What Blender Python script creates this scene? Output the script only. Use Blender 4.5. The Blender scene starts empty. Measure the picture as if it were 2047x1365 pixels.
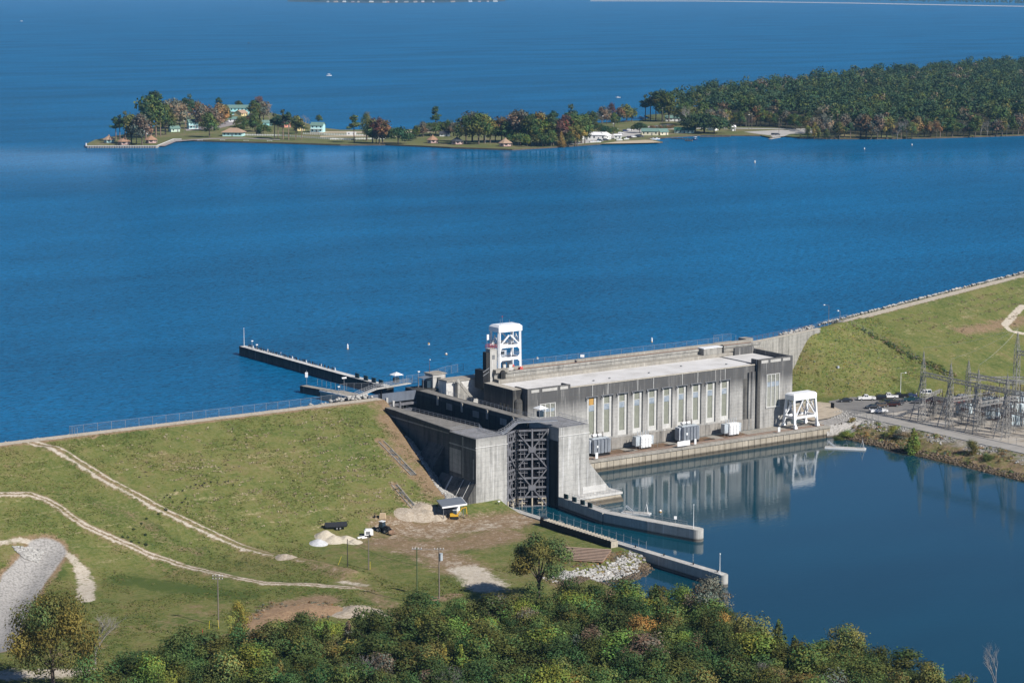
import bpy, bmesh, math, random
import numpy as np
from mathutils import Vector, Matrix
C = bpy.context.scene.collection
SC = bpy.context.scene
R = math.radians
random.seed(7)
RNG = np.random.default_rng(11)

# ------------------------------------------------------------------ camera, sky, sun, exposure
# world frame: X along the dam (to the right), Y upstream, Z up, metres above the tailwater
CAM = Vector((-378.3, -537.6, 153.0))
YAW = R(34.6); PITCH = 0.15640; FPX = 4550.0
cd = bpy.data.cameras.new('camera'); cam = bpy.data.objects.new('camera', cd); C.objects.link(cam)
cd.sensor_width = 36.0; cd.lens = 36.0*FPX/2047.0
cd.clip_start = 1.0; cd.clip_end = 60000.0
cam.location = CAM; cam.rotation_euler = (math.pi/2-PITCH, 0, -YAW)
SC.camera = cam
SUN_AZ = R(165.0); SUN_EL = R(38.0)      # azimuth clockwise from +Y
world = bpy.data.worlds.new('World'); SC.world = world; world.use_nodes = True
wn = world.node_tree.nodes; wl = world.node_tree.links
bg = wn['Background']; bg.inputs['Strength'].default_value = 0.09
sky = wn.new('ShaderNodeTexSky'); sky.sky_type = 'NISHITA'; sky.sun_disc = False
sky.sun_elevation = SUN_EL; sky.sun_rotation = SUN_AZ; sky.altitude = 100; sky.air_density = 0.5; sky.dust_density = 0.0; sky.ozone_density = 4.5
wl.new(sky.outputs[0], bg.inputs[0])
sd = bpy.data.lights.new('sun', 'SUN'); sd.energy = 5.0; sd.angle = R(0.53); sd.color = (1.0, 0.95, 0.88)
sun = bpy.data.objects.new('sun', sd); C.objects.link(sun)
tosun = Vector((math.sin(SUN_AZ)*math.cos(SUN_EL), math.cos(SUN_AZ)*math.cos(SUN_EL), math.sin(SUN_EL)))
sun.rotation_euler = tosun.to_track_quat('Z', 'Y').to_euler(); sun.location = (0, 0, 400)
vs = SC.view_settings; vs.view_transform = 'Standard'; vs.look = 'None'; vs.exposure = 0.32; vs.gamma = 1.0; vs.use_curve_mapping = False
cy = SC.cycles
cy.max_bounces = 5; cy.diffuse_bounces = 2; cy.glossy_bounces = 3; cy.transmission_bounces = 3; cy.transparent_max_bounces = 10; cy.volume_bounces = 0
cy.use_denoising = True
cy.caustics_reflective = False; cy.caustics_refractive = False
cy.sample_clamp_indirect = 6.0

# ------------------------------------------------------------------ helpers
LAKE = 21.5; CREST = 25.0
FWD = np.array([math.sin(YAW), math.cos(YAW)]); RGT = np.array([math.cos(YAW), -math.sin(YAW)])
def ray(px, py):
    x = (px-1023.5)/FPX; y = -(py-682.5)/FPX
    f = math.cos(PITCH)+y*math.sin(PITCH); u = -math.sin(PITCH)+y*math.cos(PITCH)
    h = FWD*f+RGT*x
    return np.array([h[0], h[1], u])
def PZ(px, py, z):
    """where the sight line of a photo pixel meets the level z"""
    d = ray(px, py); t = (z-CAM.z)/d[2]
    return (CAM.x+d[0]*t, CAM.y+d[1]*t, z)
def PY(px, py, Y):
    d = ray(px, py); t = (Y-CAM.y)/d[1]
    return (CAM.x+d[0]*t, Y, CAM.z+d[2]*t)

class MB:
    """collects boxes, bars, tubes and loose faces and links them as one mesh object"""
    def __init__(s): s.v = []; s.f = []; s.m = []
    def add(s, vs, fs, mi=0):
        o = len(s.v); s.v += [tuple(map(float, p)) for p in vs]; s.f += [tuple(i+o for i in f) for f in fs]; s.m += [mi]*len(fs); return s
    def box(s, x0, x1, y0, y1, z0, z1, mi=0):
        return s.add([(x0,y0,z0),(x1,y0,z0),(x1,y1,z0),(x0,y1,z0),(x0,y0,z1),(x1,y0,z1),(x1,y1,z1),(x0,y1,z1)],
                     [(3,2,1,0),(4,5,6,7),(0,1,5,4),(1,2,6,5),(2,3,7,6),(3,0,4,7)], mi)
    def cbox(s, x, y, z, sx, sy, sz, mi=0): return s.box(x-sx/2,x+sx/2,y-sy/2,y+sy/2,z,z+sz,mi)
    def hexa(s, lo, hi, mi=0):
        return s.add(list(lo)+list(hi), [(3,2,1,0),(4,5,6,7),(0,1,5,4),(1,2,6,5),(2,3,7,6),(3,0,4,7)], mi)
    def prism(s, poly, z0, z1, mi=0):
        n = len(poly)
        return s.add([(p[0],p[1],z0) for p in poly]+[(p[0],p[1],z1) for p in poly],
                     [tuple(range(n-1,-1,-1)), tuple(range(n,2*n))]+[(i,(i+1)%n,n+(i+1)%n,n+i) for i in range(n)], mi)
    def profile_y(s, prof, y0, y1, mi=0):
        """extrude an x-z outline along y"""
        n = len(prof)
        return s.add([(p[0],y0,p[1]) for p in prof]+[(p[0],y1,p[1]) for p in prof],
                     [tuple(range(n)), tuple(range(2*n-1,n-1,-1))]+[((i+1)%n,i,n+i,n+(i+1)%n) for i in range(n)], mi)
    def bar(s, p, q, w, h=None, mi=0):
        h = h or w; p = Vector(p); q = Vector(q); d = q-p
        if d.length < 1e-6: return s
        d.normalize(); a = d.cross(Vector((0,0,1)))
        if a.length < 1e-3: a = d.cross(Vector((0,1,0)))
        a.normalize(); b = d.cross(a); a *= w/2; b *= h/2
        vs = [p-a-b,p+a-b,p+a+b,p-a+b,q-a-b,q+a-b,q+a+b,q-a+b]
        return s.add(vs, [(0,1,2,3),(7,6,5,4),(1,0,4,5),(2,1,5,6),(3,2,6,7),(0,3,7,4)], mi)
    def tube(s, p, q, r0, r1=None, n=6, mi=0):
        r1 = r0 if r1 is None else r1; p = Vector(p); q = Vector(q); d = q-p
        if d.length < 1e-6: return s
        d.normalize(); a = d.cross(Vector((0,0,1)))
        if a.length < 1e-3: a = Vector((1,0,0))
        a.normalize(); b = d.cross(a)
        vs = []
        for c, r in ((p, r0), (q, r1)):
            for i in range(n):
                t = 2*math.pi*i/n; vs.append(c+a*(r*math.cos(t))+b*(r*math.sin(t)))
        return s.add(vs, [tuple(range(n)), tuple(range(2*n-1,n-1,-1))]+[((i+1)%n,i,n+i,n+(i+1)%n) for i in range(n)], mi)
    def path(s, pts, r, n=5, mi=0):
        for a, b in zip(pts[:-1], pts[1:]): s.tube(a, b, r, r, n, mi)
        return s
    def cyl(s, x, y, z0, z1, r, r1=None, n=12, mi=0): return s.tube((x,y,z0),(x,y,z1), r, r1, n, mi)
    def blob(s, c, r, n=1, mi=0):
        bm = bmesh.new(); bmesh.ops.create_icosphere(bm, subdivisions=n, radius=1.0)
        vs = [(c[0]+v.co.x*r[0], c[1]+v.co.y*r[1], c[2]+v.co.z*r[2]) for v in bm.verts]
        fs = [tuple(v.index for v in f.verts) for f in bm.faces]; bm.free()
        return s.add(vs, fs, mi)
    def mesh(s, name, mats, off=(0,0,0), smooth=False):
        me = bpy.data.meshes.new(name)
        v = np.array(s.v, float)-np.array(off, float)
        me.from_pydata(v.tolist(), [], s.f)
        for m in (mats if isinstance(mats, (list, tuple)) else [mats]): me.materials.append(m)
        if len(me.materials) > 1: me.polygons.foreach_set('material_index', s.m)
        if smooth: me.polygons.foreach_set('use_smooth', [True]*len(me.polygons))
        bm = bmesh.new(); bm.from_mesh(me); bmesh.ops.recalc_face_normals(bm, faces=bm.faces); bm.to_mesh(me); bm.free()
        return me
    def build(s, name, mats, parent=None, smooth=False, loc=None):
        off = (0,0,0)
        if parent is not None: off = root_loc(parent)
        elif loc is not None: off = loc
        o = bpy.data.objects.new(name, s.mesh(name, mats, off, smooth)); C.objects.link(o)
        if parent is not None: hang(o, parent)
        elif loc is not None: o.location = loc
        return o
KIDS = {}
def hang(o, parent):
    o.parent = parent; KIDS.setdefault(parent.as_pointer(), []).append(o)
def root_loc(o):
    p = Vector((0,0,0))
    while o is not None: p = p+o.location; o = o.parent
    return p
def tag(o, label=None, cat=None, group=None, kind=None):
    if label: o['label'] = label
    if cat: o['category'] = cat
    if group: o['group'] = group
    if kind: o['kind'] = kind
    return o
def thing(name, label, cat, loc=(0,0,0), rz=0.0, group=None):
    o = bpy.data.objects.new(name, None); C.objects.link(o); o.empty_display_size = 0.5
    o.location = loc; o.rotation_euler = (0,0,rz)
    return tag(o, label, cat, group)
def copy_tree(o, loc=None, rz=None, label=None, scale=None, parent=None, group=None):
    c = o.copy(); C.objects.link(c)
    if parent is not None: hang(c, parent)
    if loc is not None: c.location = loc
    if rz is not None: c.rotation_euler = (0,0,rz)
    if scale is not None: c.scale = scale if hasattr(scale, '__len__') else (scale,)*3
    if label: c['label'] = label
    if group: c['group'] = group
    for ch in list(KIDS.get(o.as_pointer(), [])): copy_tree(ch, parent=c)
    return c
def kill(o):
    for ch in list(KIDS.get(o.as_pointer(), [])): kill(ch)
    KIDS.pop(o.as_pointer(), None); bpy.data.objects.remove(o)
def structure(o): o['kind'] = 'structure'; return o
def npmesh(name, V, F, mats, smooth=False):
    """quick mesh from numpy quads or triangles"""
    V = np.asarray(V, np.float32); F = np.asarray(F, np.int32); k = F.shape[1]
    me = bpy.data.meshes.new(name)
    me.vertices.add(len(V)); me.vertices.foreach_set('co', V.ravel())
    me.loops.add(F.size); me.loops.foreach_set('vertex_index', F.ravel())
    me.polygons.add(len(F)); me.polygons.foreach_set('loop_start', np.arange(0, F.size, k, dtype=np.int32))
    if smooth: me.polygons.foreach_set('use_smooth', np.ones(len(F), bool))
    me.update(calc_edges=True); me.validate()
    for m in (mats if isinstance(mats, (list, tuple)) else [mats]): me.materials.append(m)
    return me
def nobj(name, me, parent=None, loc=(0,0,0)):
    o = bpy.data.objects.new(name, me); C.objects.link(o); o.location = loc
    if parent is not None: hang(o, parent)
    return o

# ------------------------------------------------------------------ materials
class N:
    def __init__(s, name):
        s.m = bpy.data.materials.new(name); s.m.use_nodes = True; s.t = s.m.node_tree; s.t.nodes.clear()
        s.out = s.t.nodes.new('ShaderNodeOutputMaterial')
    def n(s, typ, **kw):
        o = s.t.nodes.new('ShaderNode'+typ)
        for k, v in kw.items():
            if k.startswith('i_'): 
                key = k[2:].replace('_', ' '); o.inputs[key].default_value = v
            else: setattr(o, k, v)
        return o
    def l(s, a, b): s.t.links.new(a, b)
    def pos(s, sx=1, sy=1, sz=1, obj=False):
        src = s.n('TexCoord').outputs['Object'] if obj else s.n('NewGeometry').outputs['Position']
        mp = s.n('Mapping'); mp.inputs['Scale'].default_value = (sx, sy, sz); s.l(src, mp.inputs['Vector']); return mp.outputs[0]
    def noise(s, vec, scale, detail=4, rough=0.55, dist=0.0):
        o = s.n('TexNoise'); o.inputs['Scale'].default_value = scale; o.inputs['Detail'].default_value = detail
        o.inputs['Roughness'].default_value = rough; o.inputs['Distortion'].default_value = dist
        if vec is not None: s.l(vec, o.inputs['Vector'])
        return o.outputs['Fac']
    def ramp(s, fac, stops):
        o = s.n('ValToRGB'); cr = o.color_ramp
        while len(cr.elements) < len(stops): cr.elements.new(0.5)
        for e, (p, c) in zip(cr.elements, stops):
            e.position = p; e.color = tuple(c)[:3]+(1,) if hasattr(c, '__len__') else (c, c, c, 1)
        s.l(fac, o.inputs[0]); return o.outputs[0]
    def mix(s, fac, a, b, blend='MIX'):
        o = s.n('Mix', data_type='RGBA', blend_type=blend)
        for i, v in ((0, fac), (6, a), (7, b)):
            if hasattr(v, 'is_linked') or isinstance(v, bpy.types.NodeSocket): s.l(v, o.inputs[i])
            else: o.inputs[i].default_value = v if i == 0 else (tuple(v)+(1,))[:4]
        return o.outputs[2]
    def math(s, op, a, b=None, c=None, clamp=False):
        o = s.n('Math', operation=op, use_clamp=clamp)
        for i, v in enumerate((a, b, c)):
            if v is None: continue
            if isinstance(v, bpy.types.NodeSocket): s.l(v, o.inputs[i])
            else: o.inputs[i].default_value = v
        return o.outputs[0]
    def bsdf(s, color, rough=0.8, spec=0.3, metal=0.0, bump=None, bstr=0.3, bdist=0.1, **kw):
        b = s.n('BsdfPrincipled'); b.inputs['Metallic'].default_value = metal; b.inputs['Specular IOR Level'].default_value = spec
        for k, v in (('Base Color', color), ('Roughness', rough)):
            if isinstance(v, bpy.types.NodeSocket): s.l(v, b.inputs[k])
            else: b.inputs[k].default_value = (tuple(v)+(1,))[:4] if k == 'Base Color' else v
        for k, v in kw.items(): b.inputs[k.replace('_', ' ')].default_value = v
        if bump is not None:
            bp = s.n('Bump'); bp.inputs['Strength'].default_value = bstr; bp.inputs['Distance'].default_value = bdist
            s.l(bump, bp.inputs['Height']); s.l(bp.outputs[0], b.inputs['Normal'])
        s.l(b.outputs[0], s.out.inputs[0]); return b
def plain(name, col, rough=0.6, spec=0.3, metal=0.0, var=0.18, scale=0.8, obj=False):
    """paint or bare metal with a little dirt and wear"""
    k = N(name); v = k.pos(obj=obj); n1 = k.noise(v, scale, 5, 0.6); n2 = k.noise(k.pos(1,1,0.2,obj=obj), scale*4, 3)
    f = k.math('MULTIPLY', k.math('ADD', n1, n2), 0.5)
    lo = tuple(c*(1-var) for c in col); hi = tuple(min(1, c*(1+var*0.7)) for c in col)
    k.bsdf(k.ramp(f, [(0.3, lo), (0.7, hi)]), rough, spec, metal); return k.m
def concrete(name, base, dark, streak=0.7, lift=1.5, joint=4.5, topz=None, wetz=None, tint=(1,1,1)):
    """board-marked concrete: cloudy tone, long vertical run-off streaks, pour lines, optional dark weathered top and wet foot"""
    k = N(name); p = k.pos()
    n1 = k.noise(p, 0.12, 6, 0.6); n2 = k.noise(p, 1.1, 5, 0.65); st = k.noise(k.pos(0.75,0.75,0.03), 1.0, 5, 0.62); st2 = k.noise(k.pos(2.2,2.2,0.06), 1.0, 3, 0.5)
    col = k.mix(k.ramp(n1, [(0.35, 0.0), (0.68, 1.0)]), base, tuple(b*0.74+0.02 for b in base))
    col = k.mix(k.math('MULTIPLY', k.ramp(n2, [(0.42, 0.0), (0.75, 1.0)]), 0.5), col, tuple(b*0.55 for b in base))
    n3 = k.noise(k.pos(1,1,0.45), 0.28, 5, 0.7, 0.6)
    col = k.mix(k.math('MULTIPLY', k.ramp(n3, [(0.50, 0.0), (0.62, 1.0)]), streak*0.6), col, tuple(0.5*b+0.5*d for b, d in zip(base, dark)))
    sf = k.math('MULTIPLY', k.math('MULTIPLY', k.ramp(st, [(0.46, 0.0), (0.68, 1.0)]), streak), k.ramp(n3, [(0.34, 0.35), (0.6, 1.0)]))
    sep = k.n('SeparateXYZ'); k.l(k.n('NewGeometry').outputs['Position'], sep.inputs[0]); z = sep.outputs[2]
    if topz:
        band = k.math('SUBTRACT', z, topz[0]); band = k.math('DIVIDE', band, topz[1]-topz[0], clamp=True)
        edge = k.math('ADD', band, k.math('MULTIPLY', k.math('SUBTRACT', st, 0.5), 1.5), clamp=True)
        edge = k.math('MULTIPLY', edge, band)
        sf = k.math('MAXIMUM', sf, k.math('MULTIPLY', k.math('POWER', edge, 0.7), 0.92))
    col = k.mix(sf, col, dark)
    col = k.mix(k.math('MULTIPLY', k.ramp(st2, [(0.62, 0.0), (0.72, 1.0)]), 0.55), col, tuple(min(0.75, b*1.7) for b in base))
    if wetz:
        w = k.math('DIVIDE', k.math('SUBTRACT', wetz, k.math('ADD', z, k.math('MULTIPLY', n2, 0.4))), 0.5, clamp=True)
        col = k.mix(k.math('MULTIPLY', w, 0.85), col, (0.045, 0.038, 0.028))
    # pour lines and vertical joints as fine grooves
    lz = k.math('FRACT', k.math('DIVIDE', z, lift)); lz = k.math('LESS_THAN', lz, 0.05)
    xy = k.math('ADD', sep.outputs[0], sep.outputs[1]); lv = k.math('LESS_THAN', k.math('FRACT', k.math('DIVIDE', xy, joint)), 0.018)
    lines = k.math('MAXIMUM', lz, lv)
    col = k.mix(k.math('MULTIPLY', lines, k.math('MULTIPLY', n2, 0.9)), col, tuple(d*1.1 for d in dark))
    h = k.math('SUBTRACT', k.math('MULTIPLY', n2, 0.5), lines)
    k.bsdf(col, 0.9, 0.15, bump=h, bstr=0.35, bdist=0.06); return k.m

M = {}
M['conc'] = concrete('concrete', (0.37,0.355,0.32), (0.085,0.083,0.075), 0.7, wetz=1.0)
M['conc_tower'] = concrete('tower_concrete', (0.50,0.49,0.46), (0.15,0.148,0.14), 0.85, 1.55, 5.0, topz=(20.5, 25.5), wetz=1.2)
M['conc_lock'] = concrete('lock_concrete', (0.135,0.13,0.12), (0.026,0.026,0.026), 0.95, 1.5, 6.0, topz=(19.0,25.0), wetz=1.2)  # stained base, darkened further to paint in the shade of the lock sides
M['conc_algae_shade'] = concrete('algae_shade_concrete', (0.05,0.052,0.05), (0.012,0.013,0.013), 0.9, 1.5, 6.0)  # algae tone taken near black so the chamber's shade is in the colour
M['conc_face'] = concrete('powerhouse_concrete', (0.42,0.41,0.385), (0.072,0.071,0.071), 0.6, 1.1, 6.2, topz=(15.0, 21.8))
M['conc_pale'] = concrete('pale_concrete', (0.52,0.505,0.47), (0.24,0.23,0.21), 0.35, 9.0, 9.0)
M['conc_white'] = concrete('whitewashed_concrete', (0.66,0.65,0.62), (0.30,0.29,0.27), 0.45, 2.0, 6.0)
M['conc_walk'] = concrete('walkway_concrete', (0.25,0.235,0.21), (0.09,0.085,0.075), 0.7, 30.0, 5.0)
M['conc_deck'] = concrete('deck_concrete', (0.36,0.335,0.29), (0.15,0.14,0.12), 0.5, 30.0, 5.0)
M['conc_quay'] = concrete('quay_concrete', (0.44,0.39,0.31), (0.16,0.135,0.10), 0.65, 9.0, 2.6, wetz=1.7)
M['conc_guide'] = concrete('guide_wall_concrete', (0.50,0.49,0.45), (0.20,0.19,0.17), 0.5, 9.0, 5.0, wetz=1.3)
M['roof'] = None
k = N('roof_membrane'); n1 = k.noise(k.pos(), 0.12, 6, 0.65); n2 = k.noise(k.pos(0.3,1,1), 1.5, 4)
k.bsdf(k.mix(k.math('MULTIPLY', n2, 0.5), k.ramp(n1, [(0.3, (0.50,0.485,0.465)), (0.5, (0.64,0.63,0.615)), (0.7, (0.72,0.71,0.70))]), (0.46,0.44,0.415)), 0.9, 0.1); M['roof'] = k.m
M['tan'] = plain('tan_coping', (0.42,0.385,0.325), 0.9, 0.1, var=0.3, scale=0.5)
M['white'] = plain('white_paint', (0.78,0.78,0.77), 0.45, 0.4, var=0.12)
M['white_crane'] = plain('crane_paint', (0.80,0.81,0.82), 0.4, 0.4, var=0.1, scale=0.3)
M['offwhite'] = plain('window_surround', (0.52,0.515,0.49), 0.8, 0.2, var=0.2)
M['galv'] = plain('galvanised_steel', (0.36,0.37,0.385), 0.45, 0.4, 0.5, var=0.25)
M['steel_grey'] = plain('grey_steel', (0.20,0.205,0.215), 0.55, 0.3, 0.3, var=0.3)
M['gate'] = plain('gate_steel', (0.17,0.17,0.185), 0.6, 0.3, 0.2, var=0.4, scale=0.4)
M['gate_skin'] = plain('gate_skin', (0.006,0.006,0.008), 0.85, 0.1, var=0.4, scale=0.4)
M['gate_pale'] = plain('gate_waterline', (0.46,0.40,0.30), 0.8, 0.2, var=0.35, scale=0.6)
M['gate_blue'] = plain('bluish_gate_plate', (0.13,0.15,0.185), 0.6, 0.3, 0.1, var=0.25, scale=0.3)
M['lattice'] = plain('weathered_lattice_steel', (0.32,0.31,0.29), 0.65, 0.3, 0.25, var=0.35)
M['rust'] = plain('rusty_steel', (0.17,0.075,0.04), 0.85, 0.15, var=0.4)
M['red'] = plain('faded_red_paint', (0.42,0.05,0.04), 0.6, 0.3)
M['black'] = plain('black_rubber', (0.015,0.015,0.016), 0.7, 0.3)
M['pipe_black'] = plain('black_pipe', (0.012,0.014,0.02), 0.35, 0.5)
M['yellow'] = plain('yellow_machine_paint', (0.62,0.36,0.03), 0.5, 0.4)
M['yellow_guard'] = plain('yellow_plastic', (0.75,0.60,0.03), 0.5, 0.4)
M['rib'] = plain('pale_rib', (0.42,0.375,0.30), 0.8, 0.1, var=0.3)
M['tanbox'] = plain('tan_painted_steel', (0.52,0.40,0.26), 0.6, 0.3)
M['brown_steel'] = plain('worn_bucket_steel', (0.26,0.17,0.11), 0.6, 0.3, 0.3, var=0.35)
M['darkblue'] = plain('dark_cab', (0.03,0.05,0.07), 0.3, 0.5)
M['blue'] = plain('blue_paint', (0.03,0.12,0.33), 0.4, 0.5)
M['pole_wood'] = plain('weathered_wood_pole', (0.19,0.165,0.14), 0.9, 0.1, var=0.3, scale=2)
M['pole_green'] = plain('green_treated_pole', (0.085,0.12,0.055), 0.85, 0.1, var=0.3, scale=2)
M['pole_dark'] = plain('dark_pole', (0.055,0.05,0.045), 0.85, 0.1, var=0.3, scale=2)
M['can'] = plain('transformer_grey', (0.42,0.46,0.49), 0.45, 0.4)
M['fin'] = plain('transformer_fins', (0.40,0.43,0.47), 0.5, 0.3, var=0.25)
M['tankblue'] = plain('pale_blue_tank', (0.46,0.54,0.57), 0.5, 0.35, var=0.25)
M['insul'] = plain('brown_porcelain', (0.06,0.035,0.028), 0.3, 0.5)
M['shed_roof'] = plain('grey_shed_roof', (0.20,0.225,0.26), 0.5, 0.4, 0.2, var=0.12)
M['greenbox'] = plain('dark_green_panel', (0.02,0.045,0.05), 0.5, 0.3)
M['wood'] = plain('timber', (0.40,0.29,0.18), 0.85, 0.1, var=0.3, scale=1.5)
M['bark'] = plain('bark', (0.13,0.105,0.085), 0.95, 0.05, var=0.35, scale=1.5)
M['bark_pale'] = plain('pale_bark', (0.27,0.25,0.235), 0.9, 0.1, var=0.25, scale=1.5)
M['pine_bark'] = plain('pine_bark', (0.22,0.16,0.125), 0.95, 0.05, var=0.3, scale=1.0)
k = N('window_glass'); n1 = k.noise(k.pos(), 0.9, 3)
k.bsdf(k.ramp(n1, [(0.35, (0.22,0.26,0.30)), (0.65, (0.33,0.37,0.41))]), 0.25, 0.5); M['pane'] = k.m
M['glass_dark'] = plain('dark_glass', (0.02,0.03,0.04), 0.12, 0.6)
M['louvre'] = plain('grey_green_louvre', (0.25,0.26,0.21), 0.6, 0.3, var=0.2)
M['louvre_dark'] = plain('louvre_gap', (0.095,0.10,0.075), 0.7, 0.2, var=0.2)
M['orange'] = plain('orange_tarp', (0.48,0.28,0.08), 0.7, 0.2)
k = N('wire_mesh'); p = k.pos()
# chain link: woven wires far below a pixel, so a part of the sheet lets the view through
tr = k.n('BsdfTransparent'); df = k.n('BsdfDiffuse'); df.inputs[0].default_value = (0.36,0.38,0.40,1)
mx = k.n('MixShader'); k.l(k.math('ADD', k.math('MULTIPLY', k.noise(p, 30.0, 1), 0.10), 0.0), mx.inputs[0]); k.l(tr.outputs[0], mx.inputs[1]); k.l(df.outputs[0], mx.inputs[2]); k.l(mx.outputs[0], k.out.inputs[0]); M['mesh'] = k.m
def car_paint(name, col, metal=0.0):
    k = N(name); n1 = k.noise(k.pos(obj=True), 1.5, 3)
    k.bsdf(k.mix(k.math('MULTIPLY', n1, 0.2), col, tuple(c*0.7+0.02 for c in col)), 0.28, 0.5, metal, Coat_Weight=0.5, Coat_Roughness=0.1); return k.m
# ------------------------------------------------------------------ water, terrain
def vnoise(x, y, s, seed=0, oct=3):
    """cheap value noise for terrain relief"""
    out = np.zeros_like(x, float); amp = 1.0; tot = 0
    for o in range(oct):
        xs = x*s*(2**o)+seed*17.3; ys = y*s*(2**o)-seed*9.1
        xi = np.floor(xs).astype(np.int64); yi = np.floor(ys).astype(np.int64); fx = xs-xi; fy = ys-yi
        fx = fx*fx*(3-2*fx); fy = fy*fy*(3-2*fy)
        def hsh(a, b):
            n = (a*374761393+b*668265263+(seed+o)*974711) & 0x7fffffff
            n = ((n ^ (n >> 13))*1274126177) & 0x7fffffff
            return (n & 0xffff)/65535.0
        out += amp*((hsh(xi,yi)*(1-fx)+hsh(xi+1,yi)*fx)*(1-fy)+(hsh(xi,yi+1)*(1-fx)+hsh(xi+1,yi+1)*fx)*fy); tot += amp; amp *= 0.5
    return out/tot
def sstep(x, a, b):
    t = np.clip((x-a)/(b-a), 0, 1); return t*t*(3-2*t)
def smax(a, b, k):
    h = np.clip(0.5+0.5*(a-b)/k, 0, 1); return b*(1-h)+a*h+k*h*(1-h)
def pdist(X, Y, pts):
    d = np.full(X.shape, 1e9)
    for (ax, ay), (bx, by) in zip(pts[:-1], pts[1:]):
        vx, vy = bx-ax, by-ay; L = vx*vx+vy*vy+1e-9
        t = np.clip(((X-ax)*vx+(Y-ay)*vy)/L, 0, 1)
        d = np.minimum(d, np.hypot(X-ax-t*vx, Y-ay-t*vy))
    return d
RIDGE_Y = np.array([-40, -4, 8, 18, 27, 36, 45, 58, 70]); RIDGE_X = np.array([-32, -33, -30.5, -27.5, -25.5, -22.8, -20.6, -15.0, -15.0])
def hL0(X, Y):
    plane = 25.0-np.maximum(0, 57.5-Y)/3.25
    plane = np.where(Y > 62.5, 25.0-(Y-62.5)/1.6, plane)
    sd = np.maximum(-39+3*vnoise(X*0, Y, 0.05, 3)-X, np.minimum(Y+77+2*vnoise(X, Y*0, 0.1, 5), (-15.6-X)*20))
    g = np.clip(sd*0.55, -3, 3.0)
    g = np.minimum(g, 3.0)
    h = smax(plane, g, 2.0) if True else plane
    h = np.where(Y > 62.5, np.maximum(plane, 12), h)
    h = np.where(g < 2.4, np.minimum(h, np.maximum(g, np.where(Y > -20, h, g))), h)
    rx = np.interp(Y, RIDGE_Y, RIDGE_X)
    cut = np.maximum(0, X-rx)*0.72*sstep(Y, -4, 10)*sstep(-Y, -66, -57)
    return np.where(cut > 0, np.maximum(h-cut, np.minimum(h, 3.0)), h)
def hR0(X, Y):
    d = (X-218)*-0.339+(Y-101)*0.941
    dam = 25.0-np.maximum(0, -d-3)/3.3
    dam = np.where(d > 3, 25.0-(d-3)/1.6, dam)
    # hill beside the powerhouse
    t = np.clip(((X-187)*37+(Y-89.5)*11.5)/(37*37+11.5**2), 0, 1); dist = np.hypot(X-187-t*37, Y-89.5-t*11.5)
    k = 1.0+0.62*sstep(X, 176, 196)+0.5*sstep(X, 190, 216)
    hill = 25.2-np.maximum(0, dist-1.5)/k
    dam = dam-6*sstep(-X, -232, -205)*sstep(-d, 2, 14)
    dam = np.where(X < 205, -9.0, dam)
    flat = 4.4*np.clip((X-144.8)/(160.5-144.8), -0.7, 1.0)
    flat = np.where(Y > 27.5, 4.0+0.4*sstep(X, 150, 165), flat)
    h = smax(smax(hill, dam, 1.5), flat, 1.2)-0.3
    land = np.maximum(h, flat)
    up = (Y-88) > (X-191)*0.42
    lk = np.where((X < 215) & (Y > 74+(X-139)*0.29+2.5), 25.0-(Y-(74+(X-139)*0.29+2.5))/1.6, 99)
    land = np.minimum(land, lk)
    return np.where((X < 141) & (Y > 27), np.minimum(land, 3.6), land)
RAMP = [(62,884),(85,891),(130,915),(170,940),(215,970),(260,993),(330,1031),(400,1063),(470,1096),(540,1117),(620,1131),(700,1150)]
PATH2 = [(-40,992),(0,992),(60,991),(90,1000),(115,1015),(142,1036),(173,1055),(215,1073),(254,1090),(292,1109),(335,1123),(385,1138),(423,1148),(477,1160),(531,1168),(615,1171),(700,1178)]
PATH3 = [(-30,1090),(0,1086),(40,1081),(77,1082),(112,1090),(131,1101),(150,1121),(165,1144),(172,1170),(172,1200)]
DITCH = [(95,1095),(70,1125),(45,1160),(25,1200),(0,1250),(-20,1290)]
def hL_base(X, Y): return hL0(np.asarray(X, float), np.asarray(Y, float))
def march(px, py, hf):
    d = ray(px, py); lo, hi = 300.0, 1400.0
    ts = np.linspace(lo, hi, 3000); X = CAM.x+d[0]*ts; Y = CAM.y+d[1]*ts; Z = CAM.z+d[2]*ts
    below = Z < hf(X, Y)
    i = int(np.argmax(below)) if below.any() else len(ts)-1
    return float(X[i]), float(Y[i])
ramp_w = [march(x, y, hL_base) for x, y in RAMP]; path2_w = [march(x, y, hL_base) for x, y in PATH2]
path3_w = [march(x, y, hL_base) for x, y in PATH3]; ditch_w = [march(x, y, hL_base) for x, y in DITCH]
def hL(X, Y):
    X = np.asarray(X, float); Y = np.asarray(Y, float)
    h = hL0(X, Y)
    land = sstep(h, 1.5, 2.8)*sstep(-Y, -56, -50)
    d1 = pdist(X, Y, ramp_w); d2 = pdist(X, Y, path2_w); d3 = pdist(X, Y, ditch_w)
    h = h+land*(1.5*np.exp(-(d1/3.6)**2)+0.5*np.exp(-(d2/3.0)**2)-1.6*np.exp(-(d3/4.5)**2))
    h = h+land*(0.5*(vnoise(X, Y, 0.06, 1)-0.5)+0.22*(vnoise(X, Y, 0.35, 2)-0.5))
    return h
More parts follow.
